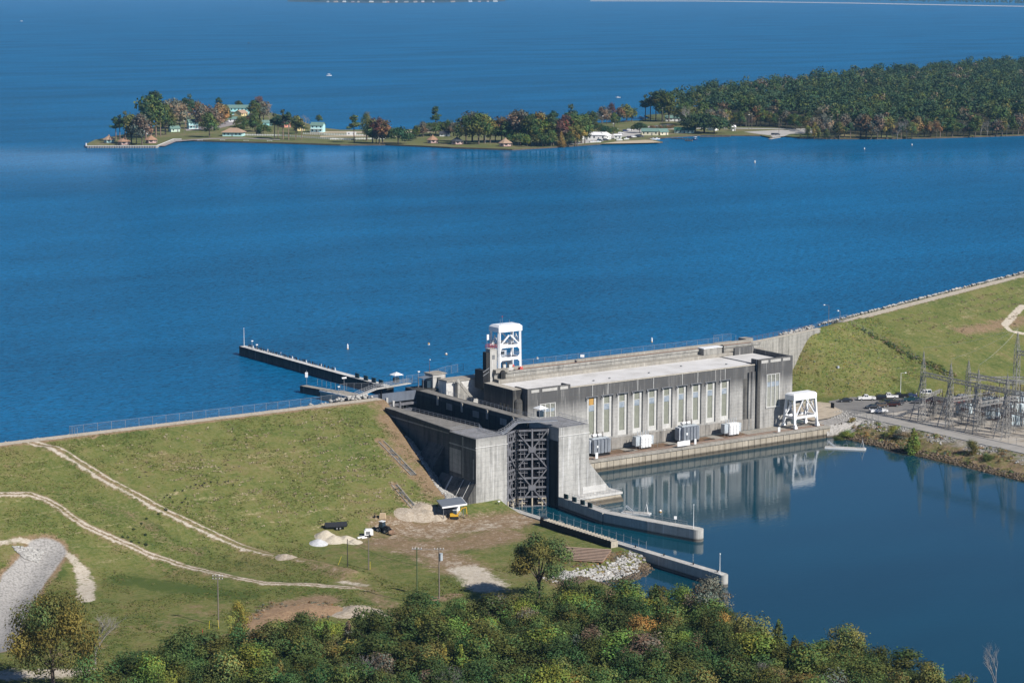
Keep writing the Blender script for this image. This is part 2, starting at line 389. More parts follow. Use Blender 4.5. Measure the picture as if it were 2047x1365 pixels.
def hR(X, Y):
    X = np.asarray(X, float); Y = np.asarray(Y, float)
    h = hR0(X, Y); up = sstep(h, 4.8, 8.0)*sstep(-h, -24.5, -23)
    bank = sstep(h, -0.5, 1.0)*sstep(-h, -4.2, -3.2)*(X < 162)
    return h+up*(1.6*(vnoise(X, Y, 0.05, 4)-0.5)+0.7*(vnoise(X, Y, 0.25, 5)-0.5))+bank*(1.3*(vnoise(X, Y, 0.2, 6)-0.45)+0.6*(vnoise(X, Y, 0.8, 7)-0.5))
def GL(px, py):
    x, y = march(px, py, hL); return (x, y, float(hL(np.array([x]), np.array([y]))[0]))
def GR(px, py):
    x, y = march(px, py, hR); return (x, y, float(hR(np.array([x]), np.array([y]))[0]))

# ground material: grass, worn soil, pale gravel and lush weeds laid out by a per-vertex cover map, broken up by noise
k = N('ground_cover'); p = k.pos()
at = k.n('Attribute', attribute_name='cover'); sp = k.n('SeparateColor'); k.l(at.outputs['Color'], sp.inputs[0])
pale, soil, lush = sp.outputs[0], sp.outputs[1], sp.outputs[2]; gravel = at.outputs['Alpha']
sx0 = k.n('SeparateXYZ'); k.l(p, sx0.inputs[0]); sepx0 = sx0.outputs[0]
nb = k.noise(p, 0.045, 5, 0.6); nm = k.noise(p, 0.28, 6, 0.7, 0.4); nf = k.noise(p, 1.15, 5, 0.75); nff = k.noise(p, 6.5, 3, 0.7)
def thr(mask, w=0.55): return k.math('MULTIPLY', k.ramp(k.math('ADD', mask, k.math('MULTIPLY', k.math('SUBTRACT', k.math('ADD', k.math('MULTIPLY', nm, 0.55), k.math('MULTIPLY', nf, 0.45)), 0.5), w*3.6)), [(0.30, 0.0), (0.72, 1.0)]), k.ramp(mask, [(0.02, 0.0), (0.16, 1.0)]))
grass = k.ramp(k.math('ADD', k.math('MULTIPLY', nb, 0.5), k.math('MULTIPLY', nm, 0.5)), [(0.34, (0.064,0.094,0.020)), (0.44, (0.104,0.130,0.032)), (0.52, (0.146,0.154,0.044)), (0.59, (0.182,0.160,0.062)), (0.68, (0.195,0.142,0.072))])
grass = k.mix(k.math('MULTIPLY', k.ramp(nf, [(0.48, 0.0), (0.64, 1.0)]), 0.6), grass, (0.19,0.18,0.09))
grass = k.mix(k.math('MULTIPLY', k.ramp(k.math('ADD', k.math('MULTIPLY', nff, 0.5), k.math('MULTIPLY', nf, 0.5)), [(0.38, 1.0), (0.48, 0.0)]), 0.75), grass, (0.034,0.054,0.016))
# windrows left by the mower, along the contour
sepn = k.n('SeparateXYZ'); k.l(p, sepn.inputs[0])
wy = k.math('FRACT', k.math('ADD', k.math('DIVIDE', sepn.outputs[2], 2.15), k.math('MULTIPLY', k.noise(k.pos(0.25,1,0.4), 0.09, 4), 3.2)))
wl_ = k.math('MULTIPLY', k.ramp(wy, [(0.0, 1.0), (0.16, 0.0)]), k.math('MULTIPLY', k.ramp(nf, [(0.44, 0.0), (0.6, 1.0)]), k.ramp(nm, [(0.35, 0.1), (0.6, 1.0)])))
wl_ = k.math('MULTIPLY', wl_, k.math('MULTIPLY', k.math('GREATER_THAN', sepn.outputs[2], 5.0), k.ramp(k.noise(k.pos(0.4,1,1), 0.07, 4), [(0.42, 0.0), (0.56, 1.0)])))
grass = k.mix(wl_, grass, (0.40,0.33,0.20))
grass = k.mix(k.math('MULTIPLY', k.ramp(k.math('ADD', lush, k.math('MULTIPLY', k.math('SUBTRACT', nm, 0.5), 2.6)), [(0.4, 0.0), (0.7, 1.0)]), 0.8), grass, k.mix(nff, (0.028,0.058,0.012), (0.085,0.12,0.03)))
soilc = k.ramp(k.math('ADD', k.math('MULTIPLY', nf, 0.6), k.math('MULTIPLY', nff, 0.4)), [(0.32, (0.135,0.088,0.048)), (0.52, (0.235,0.165,0.10)), (0.68, (0.34,0.265,0.175))])
tk = k.n('Attribute', attribute_name='track'); ts = k.n('SeparateColor'); k.l(tk.outputs['Color'], ts.inputs[0])
def rut(ch, half, width, gain):
    d = k.math('MULTIPLY', k.math('SUBTRACT', ch, 0.5), 24.0); d = k.math('ADD', d, k.math('MULTIPLY', k.math('SUBTRACT', nm, 0.5), 2.2)); e = k.math('SUBTRACT', k.math('ABSOLUTE', d), half)
    return k.math('MULTIPLY', k.math('SUBTRACT', 1.0, k.math('DIVIDE', k.math('ABSOLUTE', e), width), clamp=True), gain)
has = k.math('GREATER_THAN', k.math('ADD', ts.outputs[0], ts.outputs[1]), 0.001)
fade = k.math('DIVIDE', k.math('SUBTRACT', -92.0, sepx0), 12.0, clamp=True)
r1 = k.math('MULTIPLY', rut(ts.outputs[0], 1.15, 1.0, 0.82), k.math('ADD', 0.25, k.math('MULTIPLY', fade, 0.75))); r2 = rut(ts.outputs[1], 0.75, 0.95, 0.78); r3 = rut(ts.outputs[2], 0.0, 2.8, 1.25)
pale = k.math('MAXIMUM', pale, k.math('MULTIPLY', has, k.math('MAXIMUM', r1, r2)))
col = k.mix(thr(soil), grass, soilc)
palec = k.ramp(k.math('ADD', k.math('MULTIPLY', nf, 0.5), k.math('MULTIPLY', nff, 0.5)), [(0.34, (0.28,0.225,0.155)), (0.5, (0.46,0.405,0.325)), (0.66, (0.62,0.57,0.49))])
col = k.mix(thr(pale, 0.7), col, palec)
vo = k.n('TexVoronoi'); vo.inputs['Scale'].default_value = 1.7; k.l(p, vo.inputs['Vector'])
gravc = k.ramp(k.math('ADD', k.math('MULTIPLY', vo.outputs['Distance'], 0.8), k.math('MULTIPLY', nff, 0.4)), [(0.1, (0.42,0.40,0.38)), (0.55, (0.34,0.325,0.305)), (0.9, (0.22,0.21,0.195))])
col = k.mix(thr(gravel, 0.4), col, gravc)
# mud below the waterline
mud = k.math('DIVIDE', k.math('SUBTRACT', k.math('ADD', 0.55, k.math('MULTIPLY', nm, 0.6)), sepn.outputs[2]), 0.5, clamp=True)
col = k.mix(k.math('MULTIPLY', mud, 0.85), col, (0.05,0.038,0.022))
hgt = k.math('ADD', k.math('MULTIPLY', nf, 0.6), k.math('MULTIPLY', nff, 0.4))
k.bsdf(col, 0.95, 0.1, bump=hgt, bstr=0.55, bdist=0.35); M['ground'] = k.m

def axis_pts(lo, hi, step, outlo, outhi):
    core = np.arange(lo, hi+1e-6, step); a = []; x = lo; s = step
    while x > outlo: s *= 1.35; x -= s; a.append(x)
    b = []; x = core[-1]; s = step
    while x < outhi: s *= 1.35; x += s; b.append(x)
    return np.concatenate([np.array(a[::-1]), core, np.array(b)])
def sdist(X, Y, pts):
    best = np.full(X.shape, 1e9); sg = np.ones_like(X)
    for (ax, ay), (bx, by) in zip(pts[:-1], pts[1:]):
        vx, vy = bx-ax, by-ay; t = np.clip(((X-ax)*vx+(Y-ay)*vy)/(vx*vx+vy*vy), 0, 1); d = np.hypot(X-ax-t*vx, Y-ay-t*vy); c = vx*(Y-ay)-vy*(X-ax)
        m = d < best; best = np.where(m, d, best); sg = np.where(m, np.where(c < 0, -1.0, 1.0), sg)
    return best*sg
def grid_terrain(xs, ys, hf, cover, parts, default, tracks=None):
    X, Y = np.meshgrid(xs, ys); Z = hf(X, Y); cov = cover(X, Y, Z)
    nx, ny = len(xs), len(ys); V = np.stack([X, Y, Z], -1).reshape(-1, 3); cv = cov.reshape(-1, 4)
    if tracks is not None: tv = np.stack([np.clip(sdist(X, Y, t)/24+0.5, 0, 1) for t in tracks]+[np.ones_like(X)], -1).reshape(-1, 4)
    i = np.arange(nx-1)[None, :]+np.arange(ny-1)[:, None]*nx
    F = np.stack([i, i+1, i+nx+1, i+nx], -1).reshape(-1, 4)
    fc = cv[F].mean(1); cen = V[F].mean(1); left = np.ones(len(F), bool)
    todo = []
    for name, test in parts:
        m = left & test(fc, cen); left &= ~m; todo.append((name, m))
    todo.append((default, left))
    for name, m in todo:
        if not m.any(): continue
        f = F[m]; u, inv = np.unique(f, return_inverse=True)
        me = npmesh(name, V[u], inv.reshape(f.shape), M['ground'], smooth=True)
        ca = me.color_attributes.new('cover', 'FLOAT_COLOR', 'POINT'); ca.data.foreach_set('color', np.ascontiguousarray(cv[u], np.float32).ravel())
        if tracks is not None: ca = me.color_attributes.new('track', 'FLOAT_COLOR', 'POINT'); ca.data.foreach_set('color', np.ascontiguousarray(tv[u], np.float32).ravel())
        structure(nobj(name, me))
def px_poly_mask(X, Y, pts, hf, soft):
    """soft blob round a list of photo points"""
    w = [march(x, y, hf) for x, y in pts]; return 1-sstep(pdist(X, Y, w), soft*0.1, soft*1.15)
def coverL(X, Y, Z):
    n = vnoise(X, Y, 0.3, 9); n2 = vnoise(X, Y, 0.12, 12)
    pale = np.zeros_like(X); soil = np.zeros_like(X); lush = np.zeros_like(X); grav = np.zeros_like(X)
    crest = (np.abs(Y-60.0) < 2.3+0.5*(n-0.5)) & (X > -2000); pale = np.maximum(pale, crest*0.85)
    soil = np.maximum(soil, (np.abs(Y-58) < 1.6)*0.7)
    d = pdist(X, Y, ramp_w)
    along = sstep(X, -103, -96)
    soil = np.maximum(soil, (1-sstep(d, 1.8, 3.3))*0.55)
    d = pdist(X, Y, path2_w); soil = np.maximum(soil, (1-sstep(d, 1.0, 2.8))*0.65)
    d = pdist(X, Y, path3_w); pale = np.maximum(pale, (1-sstep(d, 0.4+sstep(-Y, 0, 14)*0.8, 1.8+sstep(-Y, 0, 14)*1.5))*(0.55+0.5*n)); soil = np.maximum(soil, (1-sstep(d, 1.5, 3.5))*0.5)
    d = pdist(X, Y, ditch_w); wide = 3.5+2.0*sstep(-Y, -8, 6)+2.5*np.exp(-((Y-12)/8)**2)
    grav = np.maximum(grav, 1-sstep(d, wide-1.2, wide+1.0)); soil = np.maximum(soil, (1-sstep(d, wide, wide+3.0))*0.75)
    hf = hL
    for pts, s, a, b in [
        ([(800,1055),(860,1065),(900,1050),(960,1050),(1030,1040)], 14, 0.36, 0.95), ([(780,1085),(860,1095),(940,1085),(1000,1070)], 15, 0.2, 0.78), ([(760,1070),(830,1085),(880,1080)], 9, 0.2, 0.6),
        ([(830,1095),(880,1115),(930,1140)], 13, 0.3, 0.78), ([(935,1140),(955,1155),(975,1175)], 7.5, 1.0, 0.6), ([(990,1195),(1010,1215)], 5, 0.9, 0.5),
        ([(640,1130),(690,1150),(740,1185),(790,1225),(830,1250)], 6, 0.12, 0.52), ([(690,1165),(725,1170)], 3, 0.62, 0.5),
        ([(530,1235),(580,1210),(640,1200)], 9, 0.12, 0.9), ([(500,1270),(560,1255)], 6, 0.1, 0.8), ([(670,1225),(700,1215),(750,1232)], 5, 0.75, 0.7),
        ([(380,1285),(440,1275),(540,1262)], 4, 0.2, 0.75), ([(575,1112)], 4, 0.3, 0.9), ([(450,1258)], 2.5, 0.1, 0.7),
        ([(737,1138)], 2.2, 0.2, 1.0), ([(834,1207)], 3.0, 0.15, 1.0), ([(878,1197),(910,1190)], 3.6, 0.15, 1.0), ([(843,1182)], 2.2, 0.1, 0.9), ([(680,1130)], 2.0, 0.2, 0.8),
        ([(0,1350),(100,1345),(180,1345)], 6, 0.75, 0.6), ([(130,1310),(190,1290)], 5, 0.2, 0.7),
        ([(205,860),(185,875)], 1.5, 0.1, 0.9), ([(840,1012),(870,1020),(900,1022)], 5, 0.8, 0.7), ([(940,1062),(1000,1050)], 2, 0.55, 0.6),
        ([(1105,1090),(1150,1115),(1210,1110)], 7, 0.05, 0.75), ([(1130,1060),(1180,1090)], 3.5, 0.1, 0.2), ([(1090,1150),(1110,1165),(1130,1150)], 6, 0.1, 0.6),
        ([(230,1260),(300,1255),(380,1240),(420,1215)], 11, 0.0, 0.36), ([(190,1060),(270,1105),(350,1140),(420,1150)], 5, 0.05, 0.34), ([(150,1000),(60,960),(20,930)], 8, 0.05, 0.3), ([(960,1040),(1010,1035),(1080,1060)], 5, 0.1, 0.4), ([(820,1140),(760,1120),(700,1110)], 9, 0.05, 0.33), ([(1000,1120),(1040,1140)], 7, 0.0, 0.25), ([(930,1098)], 5, 0.05, 0.45)]:
        m = px_poly_mask(X, Y, pts, hf, s); pale = np.maximum(pale, m*a); soil = np.maximum(soil, m*b)
    rx = np.interp(Y, RIDGE_Y, RIDGE_X); e = rx-X
    hi = sstep(Y, -8, 4)*sstep(-Y, -64, -58)
    soil = np.maximum(soil, (1-sstep(e, 1.0, 8.0+7*n2))*hi*(0.5+0.8*n2))
    for pts in ([(757,880),(790,915),(826,952)], [(785,968),(808,995),(832,1020)]):
        m = px_poly_mask(X, Y, pts, hf, 2.6); soil = np.maximum(soil, m*0.85)
    for pts, s, a in [([(250,1160),(330,1170),(400,1180),(480,1190)], 8, 0.85), ([(100,1120),(120,1150)], 5, 0.8), ([(180,1000),(260,1035),(330,1075),(420,1110),(520,1135)], 6, 0.55), ([(730,820),(790,860)], 6, 0.35), ([(240,1075),(300,1090)], 5, 0.5)]:
        lush = np.maximum(lush, px_poly_mask(X, Y, pts, hf, s)*a)
    soil = np.maximum(soil, 0.42*px_poly_mask(X, Y, [(200,1010),(260,1030),(340,1090),(400,1105)], hf, 4))
    soil = np.maximum(soil, 0.75*sstep(-Y, 92, 100)*sstep(-X, 30, 45))
    wet = np.clip(1-(Z-0.2)/2.0, 0, 1); soil = np.maximum(soil, wet*0.9)
    return np.stack([pale, soil, lush, grav], -1)
def coverR(X, Y, Z):
    n = vnoise(X, Y, 0.3, 19)
    d = (X-218)*-0.339+(Y-101)*0.941
    pale = (np.abs(d) < 2.4)*(X > 212)*0.85; soil = (np.abs(d+2.4) < 1.0)*0.5*(X > 212)
    grav = np.zeros_like(X); lush = np.zeros_like(X)
    soil = np.maximum(soil, 0.72*px_poly_mask(X, Y, [(1920,662),(1970,655),(2047,640)], hR, 7))
    tr = [march(x, y, hR) for x, y in [(2047,612),(2025,632),(2008,650),(2020,662),(2060,668)]]
    pale = np.maximum(pale, 1-sstep(pdist(X, Y, tr), 0.8, 2.2))
    bank = (X < 160.5) & (Y < 27); soil = np.maximum(soil, bank*(0.25+0.55*n)); lush = np.maximum(lush, bank*0.35)
    grav = np.maximum(grav, bank*sstep(Z, 2.0, 4.0)*(0.25+0.7*vnoise(X, Y, 0.1, 21)))
    grav = np.maximum(grav, ((X > 141) & (X < 165) & (Y > 24) & (Y < 46) & (Z < 5.5))*0.95)
    hill = sstep(Z, 5, 8)*(X < 235); lush = np.maximum(lush, hill*0.4*n)
    return np.stack([pale*1.0, soil, lush, grav], -1)
xs = axis_pts(-232, -15.6, 0.75, -2500, -15.6); xs = xs[xs <= -15.55]
ys = axis_pts(-190, 70, 0.75, -480, 71); ys = ys[ys < 74]
lm = lambda i, t: (lambda fc, cen: fc[:, i] > t)
near = lambda pts, w: (lambda fc, cen: pdist(cen[:, 0], cen[:, 1], pts) < w)
grid_terrain(xs, ys, hL, coverL, [
    ('crest_road', lambda fc, cen: (np.abs(cen[:, 1]-60) < 2.4)), ('dirt_track', near(ramp_w, 2.4)), ('gravel_track', near(path2_w, 2.0)), ('gravel_drive', near(path3_w, 3.0)),
    ('drainage_ditch', near(ditch_w, 5.0)), ('bare_ground', lambda fc, cen: (fc[:, 1] > 0.6) & (cen[:, 1] < 20))], 'grass_embankment', [ramp_w, path2_w, path3_w])
xs = axis_pts(141.5, 345, 0.9, 141.5, 6000); xs = xs[xs >= 141.4]
ys = axis_pts(-110, 175, 0.9, -900, 3500)
grid_terrain(xs, ys, hR, coverR, [('crest_road', lambda fc, cen: (np.abs((cen[:, 0]-218)*-0.339+(cen[:, 1]-101)*0.941) < 2.4) & (cen[:, 0] > 212)),
    ('river_bank', lambda fc, cen: (cen[:, 0] < 160.5) & (cen[:, 1] < 27)), ('grass_hill', lambda fc, cen: (cen[:, 2] > 4.7) & (cen[:, 0] < 232))], 'dam_slope')

# lake: wind ripples over deep blue water;  tailwater: nearly still
def water(name, deep, rough, waves, gain=1.0, chop=0.0, lee=None):
    k = N(name); geo = k.n('NewGeometry').outputs['Position']
    mp = k.n('Mapping'); mp.inputs['Rotation'].default_value = (0, 0, R(28)); mp.inputs['Scale'].default_value = (0.55, 1.5, 1.0); k.l(geo, mp.inputs[0]); v = mp.outputs[0]
    h = None
    calm = None
    if lee:   # sheltered water in the lee of the island lies flatter
        dt_ = k.n('VectorMath', operation='DOT_PRODUCT'); k.l(geo, dt_.inputs[0]); dt_.inputs[1].default_value = (FWD[0], FWD[1], 0)
        f_ = k.math('ADD', dt_.outputs['Value'], k.math('MULTIPLY', k.math('SUBTRACT', k.noise(k.pos(1,1,1), 0.004, 3), 0.5), 150.0))
        ca = k.math('DIVIDE', k.math('SUBTRACT', f_, lee[0]), lee[1]-lee[0], clamp=True); cb = k.math('DIVIDE', k.math('SUBTRACT', lee[3], f_), lee[3]-lee[2], clamp=True); calm = k.math('MULTIPLY', ca, cb)
    for sc, am in waves:
        t = k.math('MULTIPLY', k.noise(v, sc, 2, 0.5, 0.3), am); h = t if h is None else k.math('ADD', h, t)
    big = k.noise(k.pos(0.35,1,1), 0.011, 4, 0.6)
    c = k.mix(k.ramp(big, [(0.36, 0.0), (0.64, 1.0)]), tuple(d*0.78 for d in deep), tuple(d*1.12 for d in deep))
    if chop:   # ripple brightness put into the body colour in place of the weakened sky reflection
        w = k.math('ADD', k.math('MULTIPLY', k.noise(v, 0.55, 3, 0.65, 0.6), 0.55), k.math('MULTIPLY', k.noise(v, 1.3, 2, 0.6), 0.45))
        w = k.ramp(w, [(0.36, tuple([1-chop*0.62]*3)), (0.5, (0.98, 0.98, 0.98)), (0.64, tuple([1+chop*0.5]*3))]); c = k.mix(1.0, c, w, 'MULTIPLY')
    bp = k.n('Bump'); bp.inputs['Strength'].default_value = 1.0; bp.inputs['Distance'].default_value = 1.0; k.l(h, bp.inputs['Height'])
    df = k.n('BsdfDiffuse'); k.l(c, df.inputs[0]); k.l(bp.outputs[0], df.inputs['Normal'])
    gl = k.n('BsdfGlossy'); gl.inputs['Roughness'].default_value = rough; gl.inputs['Color'].default_value = (1,1,1,1); k.l(bp.outputs[0], gl.inputs['Normal'])
    fr = k.n('Fresnel'); fr.inputs['IOR'].default_value = 1.33; k.l(bp.outputs[0], fr.inputs['Normal'])
    if calm is not None:
        k.l(k.math('SUBTRACT', 1.0, k.math('MULTIPLY', calm, 0.93)), bp.inputs['Strength']); k.l(k.math('SUBTRACT', rough, k.math('MULTIPLY', calm, rough*0.7)), gl.inputs['Roughness'])
        gain = k.math('ADD', gain, k.math('MULTIPLY', calm, 0.11))
    fac = k.math('MINIMUM', k.math('MULTIPLY', fr.outputs[0], gain), 0.7)
    mx = k.n('MixShader'); k.l(fac, mx.inputs[0]); k.l(df.outputs[0], mx.inputs[1]); k.l(gl.outputs[0], mx.inputs[2]); k.l(mx.outputs[0], k.out.inputs[0])
    return k.m
M['lake'] = water('lake_water', (0.002,0.106,0.240), 0.22, [(0.14, 0.7), (0.42, 0.85), (1.0, 0.34)], 0.14, 0.95, (760.0, 1040.0, 1110.0, 1210.0))
M['tail'] = water('tail_water', (0.002,0.044,0.070), 0.045, [(0.5, 0.016), (2.0, 0.005)], 1.12, 0.0)
lk = MB()
poly = [(-6000,61.5),(-15.9,61.5),(-15.9,78),(5,78),(5,66.2),(139,66.2),(139,74.5),(191,90),(218,101.5),(6000,2185),(40000,2185),(40000,45000),(-40000,45000),(-40000,61.5)]
lk.add([(x,y,LAKE) for x, y in poly], [tuple(range(len(poly)))])
structure(lk.build('lake_water', M['lake']))
tw = MB(); tw.add([(-46,-600,0),(141.6+40,-900,0),(175,27.6,0),(-15.8,27.6,0),(-15.8,-70,0),(-70,-70,0),(-70,-600,0)], [tuple(range(7))])
structure(tw.build('tail_water', M['tail']))
# ------------------------------------------------------------------ powerhouse
PH = thing('powerhouse', 'long weathered concrete powerhouse with ten tall louvred windows and a flat white roof', 'power station', (80, 45, 4.0))
b = MB()   # main hall, with the window bays left open: piers, spandrel and plinth
WT = PY(1184.0, 794, 38.9)[2]; WB = PY(1184.0, 867, 38.9)[2]-1.6
wx = []
for i in range(10):
    u = 1183.3+(1450.0-1183.3)*0; 
x1 = PY(1184.0, 838, 38.4)[0]; x10 = PY(1450.0, 765, 38.4)[0]
wx = [x1+(x10-x1)*i/9 for i in range(10)]
HW = 2.05
def wall_bays(x0, x1, yf, yb, zs, z0, z1, z2, z3):
    """wall between x0 and x1 with openings zs=[(xa,xb)] from z1 to z2"""
    e = [x0]+[v for ab in zs for v in ab]+[x1]
    b.box(x0, x1, yf, yb, z0, z1); b.box(x0, x1, yf, yb, z2, z3)
    for a, c in zip(e[0::2], e[1::2]): b.box(a, c, yf, yb, z1, z2)
wall_bays(41.2, 118.4, 38.4, 40.2, [(x-HW, x+HW) for x in wx], 4, WB, WT, 25.7)
b.box(41.2, 118.4, 40.2, 57, 4, 25.4)
b.build('hall', M['conc_face'], PH)
b = MB(); b.box(41.3, 118.3, 37.85, 38.398, 4, 7.6); b.build('plinth', concrete('plinth_concrete', (0.33,0.31,0.28), (0.06,0.057,0.052), 0.95, 9, 6.2), PH)
b = MB(); b.box(41.25, 118.35, 38.25, 38.75, 25.703, 26.05); b.build('coping', M['tan'], PH)
b = MB(); b.box(41.3, 118.35, 38.75, 57.4, 25.41, 25.75); b.box(25.4, 41.29, 42.05, 56.9, 25.41, 25.745); b.box(119.75, 133.65, 38.05, 56.65, 25.81, 25.95); b.box(118.36, 119.7, 42, 57.0, 25.41, 25.74); b.build('roof', M['roof'], PH)
for x in (55, 62, 79, 96, 111): b = MB(); b.cbox(x, 47+3*math.sin(x), 25.75, 0.5, 0.5, 0.35); b.build('roof_drain', M['steel_grey'], PH)
# pale downpipe streaks are real downpipes
for i, x in enumerate([wx[0]-3.1+6.19*j for j in (0.5, 1.5, 3.45, 4.5, 6.45, 7.5, 9.4)]):
    b = MB(); b.box(x-0.09, x+0.09, 38.28, 38.397, WT+0.5, 25.68); b.build('downpipe', M['offwhite'], PH)
# windows
LOUV = None
for x in wx:
    f = MB()
    f.box(x-HW+0.002, x-HW+1.0, 38.95, 40.198, WB+0.002, WT-0.002); f.box(x+HW-0.95, x+HW-0.002, 38.95, 40.198, WB+0.002, WT-0.002)
    f.box(x-HW+1.0, x+HW-0.95, 38.95, 40.198, WB+0.002, WB+1.5)
    w = f.build('window', M['offwhite'], PH)
    xa, xb = x-HW+1.0, x+HW-0.95; z0 = WB+1.5
    g = MB(); g.box(xa, xb, 39.4, 40.198, z0, WT-0.002); g.build('backing', M['louvre_dark'], w)
    s = MB(); n = 26; zz = z0+0.05; zt = WT-4.6
    for j in range(n):
        z = z0+(zt-z0)*j/n; s.add([(xa,39.08,z),(xb,39.08,z),(xb,39.36,z+0.30),(xa,39.36,z+0.30)], [(0,1,2,3)])
    zt2 = WT-2.6
    for j in range(8):
        z = zt2+(WT-0.1-zt2)*j/8; s.add([(xa,39.08,z),(xb,39.08,z),(xb,39.36,z+0.30),(xa,39.36,z+0.30)], [(0,1,2,3)])
    tag(s.build('louvre', M['louvre'], w), kind='stuff')
    g = MB(); g.box(xa+0.01, xb-0.01, 39.05, 39.25, zt+0.05, zt2-0.1); g.build('pane', M['pane'], w)
    g = MB(); g.box(xa+0.001, xb-0.001, 38.98, 39.2, zt2-0.1, zt2+0.06); g.build('transom', M['offwhite'], w)
    if x == wx[0]:
        g = MB(); g.box(xa+0.15, xb-0.25, 38.97, 39.05, zt2+0.15, WT-0.25); tag(g.build('screen', M['orange'], w), label='orange covering over the top of the first window')
    g = MB(); g.bar((x-HW-0.55, 37.55, WT-0.35), (x-HW-0.45, 38.38, WT+0.35), 0.25); g.bar((x-HW-0.5, 38.30, WT+0.30), (x+HW+0.1, 38.30, WT+0.30), 0.16, 0.26); g.build('hood', M['steel_grey'], w)
# end towers
def triple_window(parent, xa, xb, yf, z0, z1):
    f = MB(); n = 3; st = (xb-xa)/n
    for j in range(4):
        q = xa+st*j; f.box(q-0.16, q+0.16, yf-0.12, yf+0.5, z0, z1)
    f.box(xa-0.3, xb+0.3, yf-0.2, yf+0.4, z0-0.45, z0-0.003); f.box(xa-0.2, xb+0.2, yf-0.16, yf+0.3, z1+0.003, z1+0.2)
    w = f.build('window', M['offwhite'], parent)
    for j in range(3):
        q = xa+st*j+0.16; qe = q+st-0.32
        g = MB(); g.box(q, qe, yf+0.2, yf+0.45, z0, z1); g.build('backing', M['louvre_dark'], w)
        g = MB(); nn = int((z1-z0)/0.45); pz = 0.62
        for m in range(nn):
            t = m/nn
            if 0.60 < t < 0.78: continue
            z = z0+(z1-z0)*t; g.add([(q,yf+0.02,z),(qe,yf+0.02,z),(qe,yf+0.19,z+0.3),(q,yf+0.19,z+0.3)], [(0,1,2,3)])
        tag(g.build('louvre', M['louvre'], w), kind='stuff')
        g = MB(); g.box(q, qe, yf+0.03, yf+0.19, z0+(z1-z0)*0.62, z0+(z1-z0)*0.77); g.build('pane', M['pane'], w)
b = MB(); b.box(24.6, 41.198, 37.8, 56.95, 4, 25.39); b.box(24.6, 41.198, 37.8, 38.6, 25.39, 27.0); b.box(24.6, 25.3, 38.6, 45, 25.39, 26.95); b.box(40.5, 41.198, 38.6, 42, 25.39, 26.9)
b.build('end_bay', M['conc_face'], PH)
b = MB(); b.box(21.0, 24.598, 40.7, 57.2, 14, 26.6); b.build('side_bay', M['conc_lock'], PH)  # darker concrete deepens the shade of this end wall by colour
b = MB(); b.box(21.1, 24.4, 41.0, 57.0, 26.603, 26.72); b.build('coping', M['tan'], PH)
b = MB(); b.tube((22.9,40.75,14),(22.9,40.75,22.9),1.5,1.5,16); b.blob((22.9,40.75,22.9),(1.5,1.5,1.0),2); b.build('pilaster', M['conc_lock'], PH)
wa, wb_ = PY(1079, 820, 37.8), PY(1109, 820, 37.8)
triple_window(PH, wa[0], wb_[0], 37.68, PY(1094, 848, 37.8)[2], PY(1094, 807, 37.8)[2])
for a, c in ((26.0, 29.0), (30.2, 36.0), (37.2, 40.2)):
    g = MB(); g.box(a, c, 37.74, 37.798, 25.7, 26.6); g.build('panel', M['conc_pale'], PH)
b = MB(); b.box(119.0, 134.4, 37.3, 57.4, 4, 25.8); b.box(119.0, 134.4, 37.3, 38.0, 25.8, 27.6); b.box(119.0, 119.7, 38.0, 41, 25.8, 27.5); b.box(133.7, 134.4, 38.0, 57.4, 25.8, 27.5); b.box(125, 133.698, 56.7, 57.4, 25.8, 28.4)
b.build('end_bay', M['conc_face'], PH)
b = MB(); b.tube((117.6,38.5,4),(117.6,38.5,23.6),0.95,0.95,14); b.box(115.4,116.2,37.75,38.39,4,23.5); b.build('pilaster', M['conc_face'], PH)
g = MB(); g.box(113.4,115.4,38.33,38.396,4.1,21.5); g.build('door_panel', M['conc_lock'], PH)
wa, wb_ = PY(1532, 780, 37.3), PY(1557, 780, 37.3)
triple_window(PH, wa[0], wb_[0], 37.18, PY(1545, 811, 37.3)[2], PY(1545, 748, 37.3)[2])
for a, c in ((120.4, 123.4), (124.4, 129.0), (130.0, 133.2)):
    g = MB(); g.box(a, c, 37.24, 37.298, 26.2, 27.2); g.build('panel', M['conc_pale'], PH)
g = MB(); g.box(118.7, 120.0, 37.15, 37.298, 4, 27.4); g.build('corner_strip', M['conc_lock'], PH)
# small windows in the shaded side wall
for y in (42.5, 44.6, 46.7):
    g = MB(); g.box(20.93, 20.998, y, y+1.3, 20.0, 21.8); g.build('side_window', M['glass_dark'], PH)

# intake deck and dam crest behind the hall
DK = thing('intake_dam', 'stained concrete intake dam with a stepped deck behind the white roof', 'dam', (80, 61, 20))
b = MB(); b.box(27, 139.5, 57.42, 60, 4, 26.95); b.build('step_wall', M['conc_deck'], DK)
b = MB(); b.box(27, 139.5, 60.002, 66, 4, 28.2); b.box(27,139.5,59.7,60.6,28.2,28.9); b.build('deck', M['conc'], DK)
b = MB(); b.box(27, 139.5, 65.3, 66.2, 28.203, 29.1); b.build('parapet', M['conc_deck'], DK)
b = MB()
for y in (61.6, 64.4): b.box(27.5, 139, y-0.08, y+0.08, 28.203, 28.36)
b.build('crane_rail', M['rust'], DK)
b = MB(); b.box(112, 120, 57.6, 60.6, 26.953, 29.2); b.build('stair_house', M['conc'], DK)
b = MB(); b.box(111.8, 120.2, 57.4, 60.8, 29.203, 29.4); b.build('house_roof', M['white'], DK)
b = MB(); b.tube((120.9,58.6,26.95),(120.9,58.6,29.3),0.7,0.7,12); b.blob((120.9,58.6,29.3),(0.7,0.7,0.5),2); b.build('bollard', M['conc_lock'], DK)
